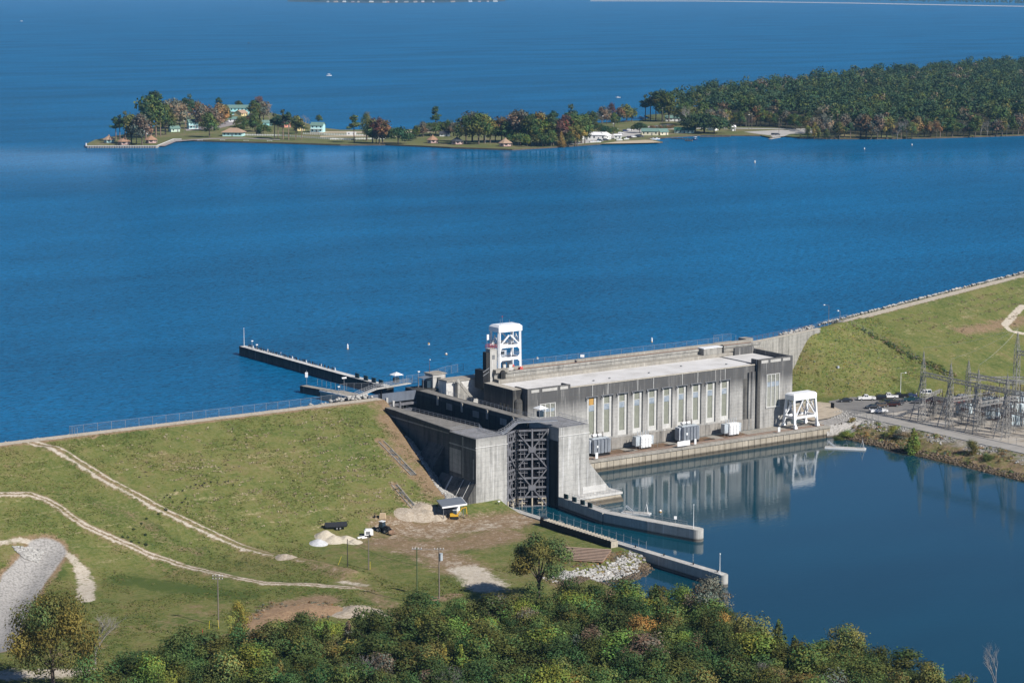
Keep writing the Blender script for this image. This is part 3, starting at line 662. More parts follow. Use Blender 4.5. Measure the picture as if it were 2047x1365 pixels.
b = MB(); b.tube((29.5,58.8,26.95),(29.5,58.8,29.0),0.95,0.95,14); b.blob((29.5,58.8,29.0),(0.95,0.95,0.8),2); b.build('bollard', M['conc_lock'], DK)
b = MB(); b.box(27.0,32,59,61.5,28.9,29.9); b.build('parapet_block', M['conc_deck'], DK)
b = MB(); b.box(126, 134, 66.3, 69.5, 20, 28.6); b.build('pier', M['conc_deck'], DK); b = MB(); b.box(139.6, 143, 68, 72, 20, 28.9); b.build('pier', M['conc_deck'], DK)
# wing wall curving up to the right bank
WW = thing('wing_wall', 'curved pale concrete wing wall running from the powerhouse up to the grassy hill', 'wall', (165, 80, 20))
pts = [(139.6,73.2),(150,75.6),(160,78.2),(170,81.2),(180,84.3),(188,86.6),(193,88)]
for (ax, ay), (bx, by), i in zip(pts[:-1], pts[1:], range(9)):
    za, zb = [25.8,25.7,25.6,25.5,25.4,25.3,25.2][i:i+2]
    b = MB(); b.hexa([(ax,ay,4),(bx-0.03,by,4),(bx-0.03,by+1.6,4),(ax,ay+1.6,4)], [(ax,ay,za),(bx-0.03,by,zb),(bx-0.03,by+1.6,zb),(ax,ay+1.6,za)]); b.build('wall_section', M['conc'], WW)
b = MB(); 
for (ax, ay), (bx, by) in zip(pts[:-1], pts[1:]): b.bar((ax,ay+0.8,26.0-(ax-139)*0.01),(bx-0.04,by+0.8,26.0-(bx-139)*0.01),1.7,0.25)
b.build('coping', M['tan'], WW)

# tailrace quay
Q = thing('tailrace_quay', 'low tan concrete quay at the foot of the powerhouse with a wet waterline', 'quay', (80, 32, 0))
b = MB(); b.box(16.5, 143, 27.35, 37.298, -3, 3.3); b.prism([(143,28.2),(146.5,28.6),(149.5,30.5),(151,33.5),(151,38),(143,38)], -3, 3.98); b.build('wall', M['conc_quay'], Q)
b = MB(); b.box(16.5, 143, 27.0, 37.297, 3.303, 4.0); b.build('slab', M['conc_deck'], Q)
b = MB()
for i in range(50): x = 17.5+i*2.55; b.box(x, x+0.3, 27.2, 27.348, 0.4, 3.3)
tag(b.build('bracket', M['conc_quay'], Q), kind='stuff')
b = MB()
for y in (29.2, 30.7): b.box(17, 142, y-0.07, y+0.07, 4.003, 4.13)
b.build('crane_rail', M['rust'], Q)
for xa in (58.5, 75.5, 92.0):
    b = MB(); b.box(xa, xa+4.2, 32.0, 33.0, 4.003, 4.12); b.build('hatch', M['black'], Q)
for xa, xb in ((46, 60), (64, 78), (82, 96), (100,110)):
    b = MB(); b.box(xa, xb, 31.5, 36.6, 4.002, 4.035); b.build('rusty_pad', plain('rusty_pad', (0.17,0.115,0.075), 0.9, 0.1, var=0.4, scale=0.4) if 'pad' not in M else M['pad'], Q)
# small white signs on the quay edge
for px, py, w, h in ((1192, 919, 1.0, 1.9), (1385, 889, 0.8, 1.7), (1364, 893, 5.2, 1.6), (1550, 864, 1.0, 1.6)):
    x, y, z = PZ(px, py, 4.0); y = 27.25
    s = thing('quay_sign', {1192: 'small white sign on the quay edge below the first grey transformer', 1385: 'small white sign standing right of the long white board on the quay edge', 1364: 'long white board sign on the quay edge below the third window group', 1550: 'small white sign on the quay edge left of the low white gantry'}[px], 'sign', (x, y, 4.0))
    g = MB(); g.box(x-w/2, x+w/2, y-0.05, y+0.05, 4.5, 4.5+h); g.build('board', M['white'], s)
    g = MB(); g.bar((x,y+0.08,4.0),(x,y+0.08,4.6+h*0.5),0.08); g.build('post', M['galv'], s)

# ------------------------------------------------------------------ fences and handrails
def chain_fence(label, pts, h=2.4, step=3.2, arm=False, cat='fence', name='chain_link_fence', post=M['galv'], r=0.05):
    t = thing(name, label, cat, pts[0])
    P = [Vector(p) for p in pts]; sp = []
    for a, c in zip(P[:-1], P[1:]):
        n = max(1, round((c-a).length/step))
        sp += [a.lerp(c, i/n) for i in range(n)]
    sp.append(P[-1])
    me = None
    for q in sp:
        if me is None:
            g = MB(); g.tube((0,0,0),(0,0,h),r,r,5)
            if arm: g.tube((0,0,h),(0.28,0.28,h+0.35),r*0.8,r*0.6,4)
            me = g.mesh('post', post)
        o = bpy.data.objects.new('post', me); C.objects.link(o); o.location = q-P[0]; hang(o, t)
    g = MB(); g.path([q+Vector((0,0,h-0.03)) for q in sp], 0.03, 4); g.path([q+Vector((0,0,0.1)) for q in sp], 0.015, 4); g.build('top_rail', post, t)
    g = MB()
    for a, c in zip(sp[:-1], sp[1:]): g.add([a+Vector((0,0,0.08)), c+Vector((0,0,0.08)), c+Vector((0,0,h-0.05)), a+Vector((0,0,h-0.05))], [(0,1,2,3)])
    g.build('wire_mesh', M['mesh'], t); return t
def handrail(label, pts, h=1.1, step=2.0, mat_=None, rails=(0.55, 1.1), r=0.05, name='handrail'):
    t = thing(name, label, 'railing', pts[0]); P = [Vector(p) for p in pts]; sp = []
    for a, c in zip(P[:-1], P[1:]):
        n = max(1, round((c-a).length/step)); sp += [a.lerp(c, i/n) for i in range(n)]
    sp.append(P[-1]); m = mat_ or M['galv']
    g = MB()
    for q in sp: g.tube(q, q+Vector((0,0,h)), r, r, 4)
    tag(g.build('baluster_row', m, t), kind='stuff')
    for z in rails:
        g = MB(); g.path([q+Vector((0,0,z)) for q in sp], r, 4); g.build('rail', m, t)
    return t
chain_fence('tall chain-link fence along the lake side of the intake deck behind the white roof', [(38,66.6,28.2),(88,66.6,28.2),(126,66.6,28.2),(126,69.4,28.6),(134,69.4,28.6),(134,66.8,28.4)], 2.6, 4.6)
chain_fence('rusty fence on top of the curved wing wall beside the hill', [(140,74.4,25.8),(160,79.6,25.6),(180,85.6,25.4),(192,89.3,25.2)], 2.0, 3.4, post=M['rust'])
chain_fence('chain-link fence on the dam crest at the top of the grassy hill', [(194,91,25.1),(206,95.8,25.1),(218,100.4,25.1)], 2.2, 3.0)
chain_fence('chain-link fence on the lake side of the left dam crest', [(-118,63.9,24.4),(-70,63.9,24.4),(-42,63.9,24.4),(-27,65.0,24.4)], 2.6, 4.2)
chain_fence('short gated fence across the end of the left dam crest road', [(-118,63.9,24.5),(-118,58.5,25.0)], 2.4, 1.8)
chain_fence('tall chain-link fence between the lock hut and the white crane', [(5,78.2,25.0),(12,78.2,25.0),(20,78.2,26.5),(27,78.0,27)], 2.6, 2.4)

# ------------------------------------------------------------------ ship lock
LK = thing('ship_lock', 'massive dark stained concrete ship lock with twin towers beside the powerhouse', 'lock', (-5, 20, 0))
LT = 24.0
b = MB(); b.prism([(-19.6,8.0),(-13.2,8.0),(-16.1,45),(-16.3,51),(-19.6,51)], -3, LT-0.9); b.box(-19.6, -15.6, 51.002, 72, -3, 21.2); b.prism([(-22.6,8.0),(-13.1,8.0),(-16.0,45),(-16.2,51),(-19.8,51),(-19.8,45)], LT-0.897, LT-0.15); b.build('lock_wall', M['conc_lock'], LK)
b = MB(); b.box(4.5, 8.2, 9.0, 70.5, -3, LT-0.15); b.box(4.5, 12.5, 70.502, 78, -3, LT-0.15); b.build('lock_wall', M['conc_lock'], LK)
b = MB(); b.box(4.38, 4.497, 9.0, 70.9, -3, LT-1.4); b.build('algae_shade_face', M['conc_algae_shade'], LK)  # thin liner: algae, plus shade painted onto the chamber face
b = MB(); b.box(4.88, 4.997, -5.9, 8.9, -3, 20); b.build('algae_shade_face', M['conc_algae_shade'], LK)
# left tower with its chamfered buttress foot
b = MB(); b.box(-24.2, -13.5, -6.2, 7.998, -3, LT)
b.build('tower', M['conc_tower'], LK)
b = MB(); b.box(-24.2+0.0-0.03, -24.203, -6.15, 7.95, 2, LT-0.02); b.build('stain_shade_face', M['conc_lock'], LK)  # dark sheet on the shaded side: black staining with its shade painted in
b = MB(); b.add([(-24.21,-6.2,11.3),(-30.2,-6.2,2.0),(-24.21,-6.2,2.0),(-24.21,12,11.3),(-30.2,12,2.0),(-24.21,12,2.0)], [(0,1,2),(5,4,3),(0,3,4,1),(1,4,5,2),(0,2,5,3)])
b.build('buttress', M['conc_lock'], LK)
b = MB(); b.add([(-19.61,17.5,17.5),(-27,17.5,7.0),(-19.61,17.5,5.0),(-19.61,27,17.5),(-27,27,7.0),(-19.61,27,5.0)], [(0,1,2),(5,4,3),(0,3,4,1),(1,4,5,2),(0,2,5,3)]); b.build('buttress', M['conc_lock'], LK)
b = MB(); b.bar((-24.4,6.0,11.1),(-30.1,6.0,2.3),0.4); b.bar((-24.4,0,11.1),(-29.4,0,3.2),0.16); b.bar((-24.4,-3.5,11.1),(-29.4,-3.5,3.2),0.16); b.build('drain_strip', M['conc_white'], LK)
b = MB(); b.box(-24.265, -24.233, 0.3, 1.0, 11.6, LT-0.4); b.box(-24.262,-24.233,-5.2,-4.6,12,LT-6); b.build('drain_strip', M['conc'], LK)
b = MB(); b.box(-24.26, -24.233, 1.5, 7.6, 12.5, 19.5); b.build('pale_patch', M['conc'], LK)
# right tower with a flared foot and white ledge
b = MB(); b.box(5.0, 16.0, -6.2, 8.998, -3, LT); b.build('tower', M['conc_tower'], LK)
b = MB(); b.add([(16.001,-6.2,12.5),(16.001,-6.2,2.6),(24.6,-6.2,2.6),(16.001,2.0,12.5),(16.001,2.0,2.6),(24.6,2.0,2.6)], [(0,1,2),(5,4,3),(0,3,4,1),(1,4,5,2),(0,2,5,3)]); b.build('buttress', M['conc_tower'], LK)
b = MB(); b.box(13.6, 22.2, -6.35, -6.203, 3.2, 5.2); b.build('whitewash_band', M['conc_white'], LK)
b = MB(); b.box(8.0, 27.0, -8.4, 2.0, 1.95, 2.6); b.build('ledge', M['conc_white'], LK)
b = MB(); b.hexa([(8.0,-11.5,-2),(26.6,-11.5,-2),(26.6,2,-2),(8,2,-2)], [(8.2,-8.0,1.94),(26.4,-8.0,1.94),(26.4,2,1.94),(8.2,2,1.94)]); b.build('apron', M['conc_quay'], LK)
for x0, x1, y in ((-24.4, -13.3, -6.36), (4.8, 16.15, -6.36)):
    b = MB(); b.box(x0, x1, y, y+0.158, 21.35, 21.6); b.build('string_course', M['conc_white'], LK)
b = MB(); b.box(-19.75, -19.603, 8.0, 50, 21.6, 21.95); b.build('string_course', M['conc'], LK)
b = MB(); b.box(-24.33, -24.233, -6.2, 7.9, 20.6, 20.95); b.build('string_course', M['conc'], LK)
# walkway paving
b = MB(); b.prism([(-22.4,8.1),(-13.3,8.1),(-16.2,45),(-16.4,50.9),(-19.7,50.9),(-19.7,45)], LT-0.148, LT-0.05); b.box(4.7, 8.0, 9.1, 70, LT-0.148, LT-0.05); b.build('walkway', M['conc_walk'], LK)
b = MB(); b.box(-24.0, -13.7, -6.0, 7.9, LT+0.003, LT+0.08); b.box(5.2,15.8,-6,8.9,LT+0.003,LT+0.08); b.build('tower_deck', concrete('tower_deck_concrete', (0.25,0.25,0.26), (0.11,0.105,0.095), 0.6, 30, 3.6), LK)
b = MB()
for y in (16, 30, 44, 58): b.box(4.15, 4.37, y, y+0.9, LT-3.0, LT-0.16)
b.build('rubbing_block', M['tan'], LK)
b = MB()
for y in (20, 35, 50): b.box(4.32, 4.377, y, y+3.5, 20.5, 22.5)
b.build('pale_patch', M['conc'], LK)
# filled area between the lock and the powerhouse
FB = thing('filled_court', 'sunken concrete court between the lock wall and the powerhouse', 'court', (17, 30, 10))
b = MB(); b.box(8.202, 20.998, 9.2, 65.6, -3, 19.6); b.box(16.3, 24.5, 9.2, 40.6, -3, 13.9); b.build('floor', M['conc_deck'], FB)
b = MB(); b.box(12.502, 27.0-0.003, 66.002, 71, 4, 26.4); b.build('back_wall', M['conc_white'], FB)
b = MB(); b.box(12.502, 27, 65.7, 71.2, 26.403, 26.9); b.build('coping', M['conc_deck'], FB)
s = MB()
for i in range(16): x = 20.9-0.0*i; s.box(19.4+i*0.0+0.0, 20.9, 64.8-i*0.45*0-1.0, 65.69, 19.61, 19.62)
st = MB()
for i in range(14): st.box(15.6+i*0.38, 15.98+i*0.38, 64.1, 65.65, 19.601, 26.2-i*0.46)
tag(st.build('stair_flight', M['conc'], FB), kind='stuff')
b = MB(); b.bar((15.4,64.0,27.4),(21.0,64.0,20.8),0.18,0.9); b.build('stair_wall', M['conc'], FB)
# control hut
HT = thing('control_hut', 'square concrete control hut with one dark window on the lock wall', 'hut', (15, 74, 20))
b = MB(); b.box(10.8, 15.6, 71.3, 76, LT-0.04, 28.2); b.build('wall', M['conc_pale'], HT)
b = MB(); b.box(10.5, 15.9, 71.0, 76.3, 28.203, 28.5); b.build('roof', M['conc_deck'], HT)
g = MB(); g.box(12.3, 13.8, 71.22, 71.298, 25.4, 27.2); g.build('window', M['glass_dark'], HT)
g = MB(); g.hexa([(7.2,71.6,27.2),(10.79,71.6,27.6),(10.79,75,27.6),(7.2,75,27.2)], [(7.2,71.6,27.32),(10.79,71.6,27.72),(10.79,75,27.72),(7.2,75,27.32)]); g.build('awning', M['shed_roof'], HT)
for y in (71.8, 74.8):
    g = MB(); g.bar((7.4,y,LT),(7.4,y,27.2),0.14); g.build('awning_post', M['steel_grey'], HT)
g = MB(); g.box(9.2,10.7,72.2,75.5,LT,26.2); g.build('cabinet', M['darkblue'], HT)
an = thing('antenna_mast', 'thin rusty mast with a white lamp on the roof of the control hut', 'mast', (11.6, 74.5, 28.5))
g = MB(); g.tube((11.6,74.5,28.5),(11.6,74.5,32.6),0.07,0.05,5); g.build('pole', M['rust'], an)
g = MB(); g.blob((11.6,74.2,32.7),(0.28,0.28,0.18),1); g.build('lamp', M['white'], an)
# slender elevator shaft by the crane
EL = thing('elevator_shaft', 'slender square concrete shaft standing left of the white intake crane', 'shaft', (30.5, 63, 26))
ex, ey, ez = PY(982, 752, 62.0)
b = MB(); b.box(ex-1.3, ex+1.3, ey-1.3, ey+1.3, 24, 36.6); b.build('wall', M['conc_pale'], EL)
b = MB(); b.box(ex-2.6, ex-1.32, ey-1.0, ey+1.0, 24, 35.6); b.build('ladder_shaft', M['conc_lock'], EL)
g = MB(); g.box(ex-0.5, ex+0.5, ey-1.36, ey-1.303, 33.2, 34.6); g.build('vent', M['steel_grey'], EL)
g = MB()
for a in (-1.3, -0.4, 0.4, 1.3):
    for c in (-1.3, 1.3): g.tube((ex+a,ey+c,36.6),(ex+a,ey+c,37.8),0.06,0.06,4)
for z in (37.2, 37.8):
    g.path([(ex-1.3,ey-1.3,z),(ex+1.3,ey-1.3,z),(ex+1.3,ey+1.3,z),(ex-1.3,ey+1.3,z),(ex-1.3,ey-1.3,z)],0.06,4)
g.build('guard_rail', M['red'], EL)
g = MB(); g.tube((ex-1.6,ey,35),(ex-1.6,ey,41.5),0.08,0.05,5); g.build('mast', M['galv'], EL)
g = MB(); g.box(ex-1.68, ex-0.9, ey-0.06, ey+0.06, 39.5, 41.2); tag(g.build('flag', M['white'], EL), label='small pale flag hanging limp')
b = MB(); b.box(ex-4.6, ex-2.65, ey-2.2, ey+2.6, 24, 30.0); b.build('stair_tower', M['black'], EL)
b = MB(); b.bar((ex-4.8,ey-2.4,29.6),(ex-2.4,ey-2.4,30.8),0.2,0.12); b.bar((ex-4.8,ey-2.4,28.4),(ex-2.4,ey-2.4,29.6),0.2,0.12); b.build('stair_rail', M['galv'], EL)

# mitre gates, downstream
def gate_leaf(parent, p0, p1, z0, z1, mirror):
    """steel mitre leaf from hinge p0 to mitre p1, framed on its downstream face"""
    p0 = Vector((p0[0],p0[1],0)); p1 = Vector((p1[0],p1[1],0)); d = (p1-p0); L = d.length; d.normalize(); n = Vector((d.y,-d.x,0))
    if n.y > 0: n = -n
    def q(s, z, o): v = p0+d*(s*L)+n*o; return (v.x, v.y, z)
    leaf = MB(); leaf.hexa([q(0,z0,0),q(1,z0,0),q(1,z0,-0.5),q(0,z0,-0.5)], [q(0,z1,0),q(1,z1,0),q(1,z1,-0.5),q(0,z1,-0.5)])
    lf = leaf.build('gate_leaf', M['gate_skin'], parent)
    H = z1-z0; rows = 8
    zs = [z0+0.6+(H-1.0)*i/rows for i in range(rows+1)]
    g = MB()
    for z in zs: g.bar(q(0.02,z,0.7), q(0.98,z,0.7), 0.55, 0.5)
    g.build('girder', M['gate'], lf)
    g = MB()
    for s_ in (0.03, 0.5, 0.97): g.bar(q(s_,z0,0.75), q(s_,z1,0.75), 0.5, 0.5)
    g.build('post', M['gate'], lf)
    g = MB()
    for c in (zs[2], zs[6]): pass
    cen = [zs[6], zs[2]]
    for zc in cen:
        for s_ in (0.04, 0.96):
            for zz in (zs[min(8, zs.index(zc)+2)], zs[zs.index(zc)-2]):
                g.bar(q(0.5,zc,0.95), q(s_,zz,0.95), 0.42, 0.35)
    g.build('diagonal_brace', M['gate'], lf)
    for zc in cen:
        g = MB(); v = [q(0.5-0.11,zc-0.8,1.15),q(0.5+0.11,zc-0.8,1.15),q(0.5+0.11,zc+0.8,1.15),q(0.5-0.11,zc+0.8,1.15)]; w = [q(0.5-0.11,zc-0.8,1.3),q(0.5+0.11,zc-0.8,1.3),q(0.5+0.11,zc+0.8,1.3),q(0.5-0.11,zc+0.8,1.3)]
        g.hexa(v, w); g.build('gusset_plate', M['gate'], lf)
    g = MB()
    for i in range(rows):
        za, zb = zs[i], zs[i+1]
        for s0, s1 in ((0.1, 0.34), (0.62, 0.9)):
            zm = za+(zb-za)*0.55
            g.bar(q(s0,zm,0.45), q(s1,zm,0.45), 0.22); g.bar(q(s0,za+0.75*(zb-za),0.4), q(s1-0.06,za+0.75*(zb-za),0.4), 0.16)
            for t in (0.35, 0.75): sx = s0+(s1-s0)*t; g.bar(q(sx,za,0.42), q(sx,zb,0.42), 0.18)
    tag(g.build('stiffener', M['gate'], lf), kind='stuff')
    g = MB()
    for s_ in (0.08, 0.2, 0.5, 0.8, 0.92): g.bar(q(s_,-0.5,0.78), q(s_,2.6,0.78), 0.42, 0.5)
    for z in (1.0, 2.4): g.bar(q(0.05,z,0.79), q(0.32,z,0.79), 0.5, 0.3); g.bar(q(0.7,z,0.79), q(0.95,z,0.79), 0.5, 0.3)
    tag(g.build('waterline_timber', M['gate_pale'], lf), label='pale bleached timbers at the waterline of the gate')
    return lf
GT = thing('mitre_gate', 'tall dark steel mitre gate with star-shaped bracing closing the lock between its towers', 'lock gate', (-4.5, 1, 0))
gate_leaf(GT, (4.9, -1.0), (-4.35, 3.2), -0.6, 23.2, False)
gate_leaf(GT, (-13.4, -1.0), (-4.65, 3.2), -0.6, 23.2, True)
g = MB()
for x in (-4.9, -4.1): g.bar((x,1.6,0),(x,1.6,23.6),0.16)
for i in range(46): g.bar((-4.9,1.6,0.5+i*0.5),(-4.1,1.6,0.5+i*0.5),0.12)
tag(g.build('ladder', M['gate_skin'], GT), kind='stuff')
# gate walkway: straight over the right leaf, sloping down to the left tower
wk = thing('gate_walkway', 'galvanised footbridge with railings running over the top of the lock gate', 'footbridge', (-4, 0, 24))
wp = [(-14.5,-4.2,24.1),(-11.5,-3.0,24.4),(-5.5,0.6,25.6),(-3.5,0.9,25.6),(6.5,-3.2,25.6)]
g = MB()
for a, c in zip(wp[:-1], wp[1:]): g.bar(a, c, 1.3, 0.25)
g.build('deck', M['galv'], wk)
for off in (-0.6, 0.6):
    g = MB()
    for a, c in zip(wp[:-1], wp[1:]):
        av, cv = Vector(a), Vector(c); dd = (cv-av); nn = Vector((-dd.y, dd.x, 0)).normalized()*off
        for z in (0.55, 1.1): g.tube(av+nn+Vector((0,0,z)), cv+nn+Vector((0,0,z)), 0.055, 0.055, 4)
        m_ = max(2, int(dd.length/1.5))
        for i in range(m_+1): q = av.lerp(cv, i/m_)+nn; g.tube(q, q+Vector((0,0,1.1)), 0.05, 0.05, 4)
    g.build('railing', M['galv'], wk)
# handrails on the lock
handrail('handrail along the chamber edge of the left lock wall', [(-13.6,8,24),(-15.2,28,24),(-16.4,44,24)], 1.15, 2.2)
handrail('short handrail at the upper end of the left lock wall', [(-16.5,45.5,24),(-16.6,50.5,24)], 1.15, 2.2)
handrail('handrail on the chamber corner of the left lock tower', [(-14.0,7.5,24),(-16.5,2,24),(-16.3,-3,24.05),(-14.8,-5.6,24.05)], 1.15, 1.6)
handrail('short handrail at the back corner of the left lock tower', [(-23.9,7.6,24.05),(-18.8,7.6,24.05)], 1.15, 1.5)
handrail('handrail on the powerhouse side of the right lock wall', [(8.0,10,24),(8.0,34,24),(8.0,62,24)], 1.15, 2.2)
handrail('handrail on the outer edge of the right lock tower', [(6.5,-5.9,24.05),(15.7,-5.9,24.05),(15.7,8.5,24.05)], 1.15, 1.8)
handrail('low handrail on the front edge of the left lock tower', [(-23.8,-5.9,24.05),(-14.2,-5.9,24.05)], 0.8, 1.8)
handrail('handrail on the white ledge of the right lock tower', [(8.4,-8.2,2.6),(26.8,-8.2,2.6)], 1.1, 2.4)
# small canopies
for (x, y, z, lab) in ((11.0, 11.5, 24.0, 'small white canopy booth on the right lock wall beside the tower'), (4.0, 82.5, 24.8, 'small white canopy booth at the lake end of the lock')):
    t = thing('canopy_booth', lab, 'booth', (x, y, z))
    g = MB(); g.add([(x-1.7,y-1.7,z+2.6),(x+1.7,y-1.7,z+2.6),(x+1.7,y+1.7,z+2.6),(x-1.7,y+1.7,z+2.6),(x,y,z+3.5)], [(0,1,4),(1,2,4),(2,3,4),(3,0,4),(3,2,1,0)]); g.build('canopy', M['white'], t)
    for sx in (-1.5, 1.5):
        for sy in (-1.5, 1.5):
            g = MB(); g.tube((x+sx,y+sy,z),(x+sx,y+sy,z+2.6),0.06,0.06,5); g.build('post', M['galv'], t)
    g = MB(); g.box(x-0.9,x+0.7,y-0.6,y+0.9,z,z+1.7); g.build('control_box', M['darkblue'], t)
# upstream gate and footbridge
UG = thing('upper_gate', 'bluish grey steel plate gate with dark beams at the lake end of the lock', 'lock gate', (-4.5, 72, 12))
g = MB(); g.box(-13.4, 4.4, 71.4, 72.2, 21.0, 23.9); g.build('plate', M['gate_blue'], UG)
for z in (19.6, 17.6, 15.6, 13.4):
    g = MB(); g.box(-13.4, 4.4, 70.9, 72.2, z, z+0.7); g.build('beam', M['gate'], UG)
for x in (-8, -2):
    g = MB(); g.box(x-0.3, x+0.3, 70.6, 70.89, 10, 20.9); g.build('post', M['gate'], UG)
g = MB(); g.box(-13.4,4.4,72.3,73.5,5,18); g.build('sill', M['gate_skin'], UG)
g = MB(); g.box(-9.4,-9.0,70.3,70.8,16,25.4); g.build('guide_post', M['gate_skin'], UG)
ub = thing('upper_footbridge', 'pale footbridge rising over the upper lock gate with railings both sides', 'footbridge', (-5, 74, 24))
wp = [(-17.5,72.0,23.9),(-9.5,73.6,25.4),(4.8,75.5,25.6)]
g = MB()
for a, c in zip(wp[:-1], wp[1:]): g.bar(a, c, 1.5, 0.3)
g.build('deck', M['conc_pale'], ub)
for off in (-0.75, 0.75):
    g = MB()
    for a, c in zip(wp[:-1], wp[1:]):
        av, cv = Vector(a), Vector(c); dd = cv-av; nn = Vector((-dd.y, dd.x, 0)).normalized()*off
        for z in (0.8, 1.4): g.tube(av+nn+Vector((0,0,z)), cv+nn+Vector((0,0,z)), 0.06, 0.06, 4)
        for i in range(9): q = av.lerp(cv, i/8)+nn; g.tube(q, q+Vector((0,0,1.4)), 0.05, 0.05, 4)
    g.build('railing', M['galv'], ub)
# head block of the lock on the left bank
HB = thing('lock_head_block', 'low concrete head block with a white kerb between the left lock wall and the lake', 'block', (-19, 74, 20))
b = MB(); b.prism([(-22.5,86),(-20.5,72.002),(-13.6,72.002),(-15.5,84)], 10, 24.0); b.build('wall', M['conc_deck'], HB)
b = MB(); b.bar((-22.4,86.5,24.15),(-20.4,72,24.15),0.5,0.5); b.bar((-20.4,72,24.15),(-13.5,71.6,24.15),0.5,0.5); b.build('kerb', M['conc_white'], HB)
for px, py in ((707, 802), (716, 799), (773, 800), (786, 806)):
    x, y, z = PZ(px, py, 24.0); b = MB(); b.cbox(x, y, 22.8, 0.7, 0.7, 2.0); tag(b.build('concrete_post', M['conc_pale'], None, loc=(x, y, 22.8)), {707: 'short white concrete post at the end of the left crest road', 716: 'short tan concrete post beside the white one on the left bank', 773: 'short concrete post at the top of the brown grass edge by the lock', 786: 'square concrete post at the upper end of the left lock wall'}[px], 'post')
# guide walls
def guide_wall(name_label, pts, w, z0, z1, m, topm, end_round=True):
    t = thing('guide_wall', name_label, 'wall', (pts[0][0], pts[0][1], 0))
    for i, ((ax, ay), (bx, by)) in enumerate(zip(pts[:-1], pts[1:])):
        d = Vector((bx-ax, by-ay, 0)); L = d.length; d.normalize(); n = Vector((-d.y, d.x, 0))*w/2; n_ = max(1, int(L/25))
        for j in range(n_):
            p = Vector((ax,ay,0))+d*(L*j/n_); q = Vector((ax,ay,0))+d*(L*(j+1)/n_-0.06)
            b = MB(); b.hexa([(p+n).to_tuple()[:2]+(z0,),(p-n).to_tuple()[:2]+(z0,),(q-n).to_tuple()[:2]+(z0,),(q+n).to_tuple()[:2]+(z0,)], [(p+n).to_tuple()[:2]+(z1,),(p-n).to_tuple()[:2]+(z1,),(q-n).to_tuple()[:2]+(z1,),(q+n).to_tuple()[:2]+(z1,)])
            b.build('wall_section', m, t)
            n2 = n*0.96; b = MB(); b.hexa([(v.x,v.y,z1+0.003) for v in (p+n2,p-n2,q-n2,q+n2)], [(v.x,v.y,z1+0.07) for v in (p+n2,p-n2,q-n2,q+n2)]); b.build('top_slab', topm, t)
    if end_round:
        q = Vector((pts[-1][0],pts[-1][1],0)); b = MB(); b.cyl(q.x+d.x*0.1, q.y+d.y*0.1, z0, z1-0.002, w/2*0.99, n=20); b.build('rounded_end', m, t)
    return t
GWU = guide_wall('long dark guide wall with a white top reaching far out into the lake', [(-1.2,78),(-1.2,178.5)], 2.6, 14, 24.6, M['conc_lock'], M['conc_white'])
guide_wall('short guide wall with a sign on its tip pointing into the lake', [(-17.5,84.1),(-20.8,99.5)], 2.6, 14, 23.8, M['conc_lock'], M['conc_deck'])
GWR = guide_wall('curved pale guide wall with railing below the right lock tower', [(6.6,-6.4),(5.0,-30),(9.0,-45),(13.6,-60)], 3.4, -3, 3.4, M['conc_guide'], M['conc_pale'])
GWL = guide_wall('low pale guide wall running from the left lock tower out past the riprap point', [(-15.0,-6.4),(-13.8,-55),(-11.6,-101.5)], 2.3, -3, 3.2, M['conc_guide'], M['conc_pale'])
handrail('long railing on the curved lower guide wall', [(7.6,-8,3.47),(6.4,-30,3.47),(10.3,-45,3.47),(13.6,-55.5,3.47)], 1.2, 2.8)
chain_fence('chain-link fence with angled arms along the lower left guide wall', [(-14.6,-7.5,3.27),(-14.0,-30,3.27),(-13.3,-55,3.27),(-12.9,-71,3.27)], 2.2, 3.3, arm=True)
chain_fence('fence at the root of the short guide wall in the lake', [(-17.2,97,23.87),(-16.2,84.3,23.87),(-14,83.8,24.0),(-8,80,24.0)], 2.2, 2.4)
for i, (y, x) in enumerate(((-9.5,6.3),(-14,6.0),(-18.5,5.7),(-22.5,5.4))):
    b = MB(); b.cbox(x-1.0, y, 3.48, 0.35, 1.9, 1.3); tag(b.build('gauge_board', M['greenbox'], None, loc=(x-1.0,y,3.48)), 'dark green board on the lower guide wall, ' + ['nearest the tower', 'second from the tower', 'third from the tower', 'farthest from the tower'][i], 'board', 'dark green boards on the lower guide wall')
for i, y in enumerate((98, 92.5, 87.5, 83)):
    b = MB(); b.cbox(-1.6, y, 24.68, 0.35, 2.4, 1.5); tag(b.build('gauge_board', M['greenbox'], None, loc=(-1.6,y,24.68)), 'dark green board on the lake guide wall, ' + ['farthest from the lock', 'second farthest from the lock', 'second from the lock', 'nearest the lock'][i], 'board', 'dark green boards on the lake guide wall')
# masts, lamps and signs on the guide walls
def lamp_post(label, x, y, z, h, arm=0.0, m=None, head=(0.35,0.25,0.15), name='lamp_post'):
    t = thing(name, label, 'lamp post', (x, y, z)); g = MB(); g.tube((x,y,z),(x,y,z+h),0.11,0.06,6); g.build('pole', m or M['galv'], t)
    g = MB()
    if arm: g.tube((x,y,z+h-0.05),(x+arm*RGT[0],y+arm*RGT[1],z+h+0.15),0.05,0.05,5); g.build('arm', m or M['galv'], t); g = MB()
    g.cbox(x+arm*RGT[0], y+arm*RGT[1], z+h+0.02, head[0]*2, head[1]*2, head[2]*2); g.build('lamp', M['white'], t); return t
lamp_post('thin tall mast at the far tip of the lake guide wall', -1.2, 177.5, 24.6, 6.5, 0, M['white'], (0.08,0.08,0.1), 'mast')
lamp_post('lamp post with white head near the tip of the lake guide wall', -1.2, 171.5, 24.6, 2.6)
lamp_post('short white-headed post second from the tip of the lake guide wall', -1.2, 168.0, 24.6, 1.7)
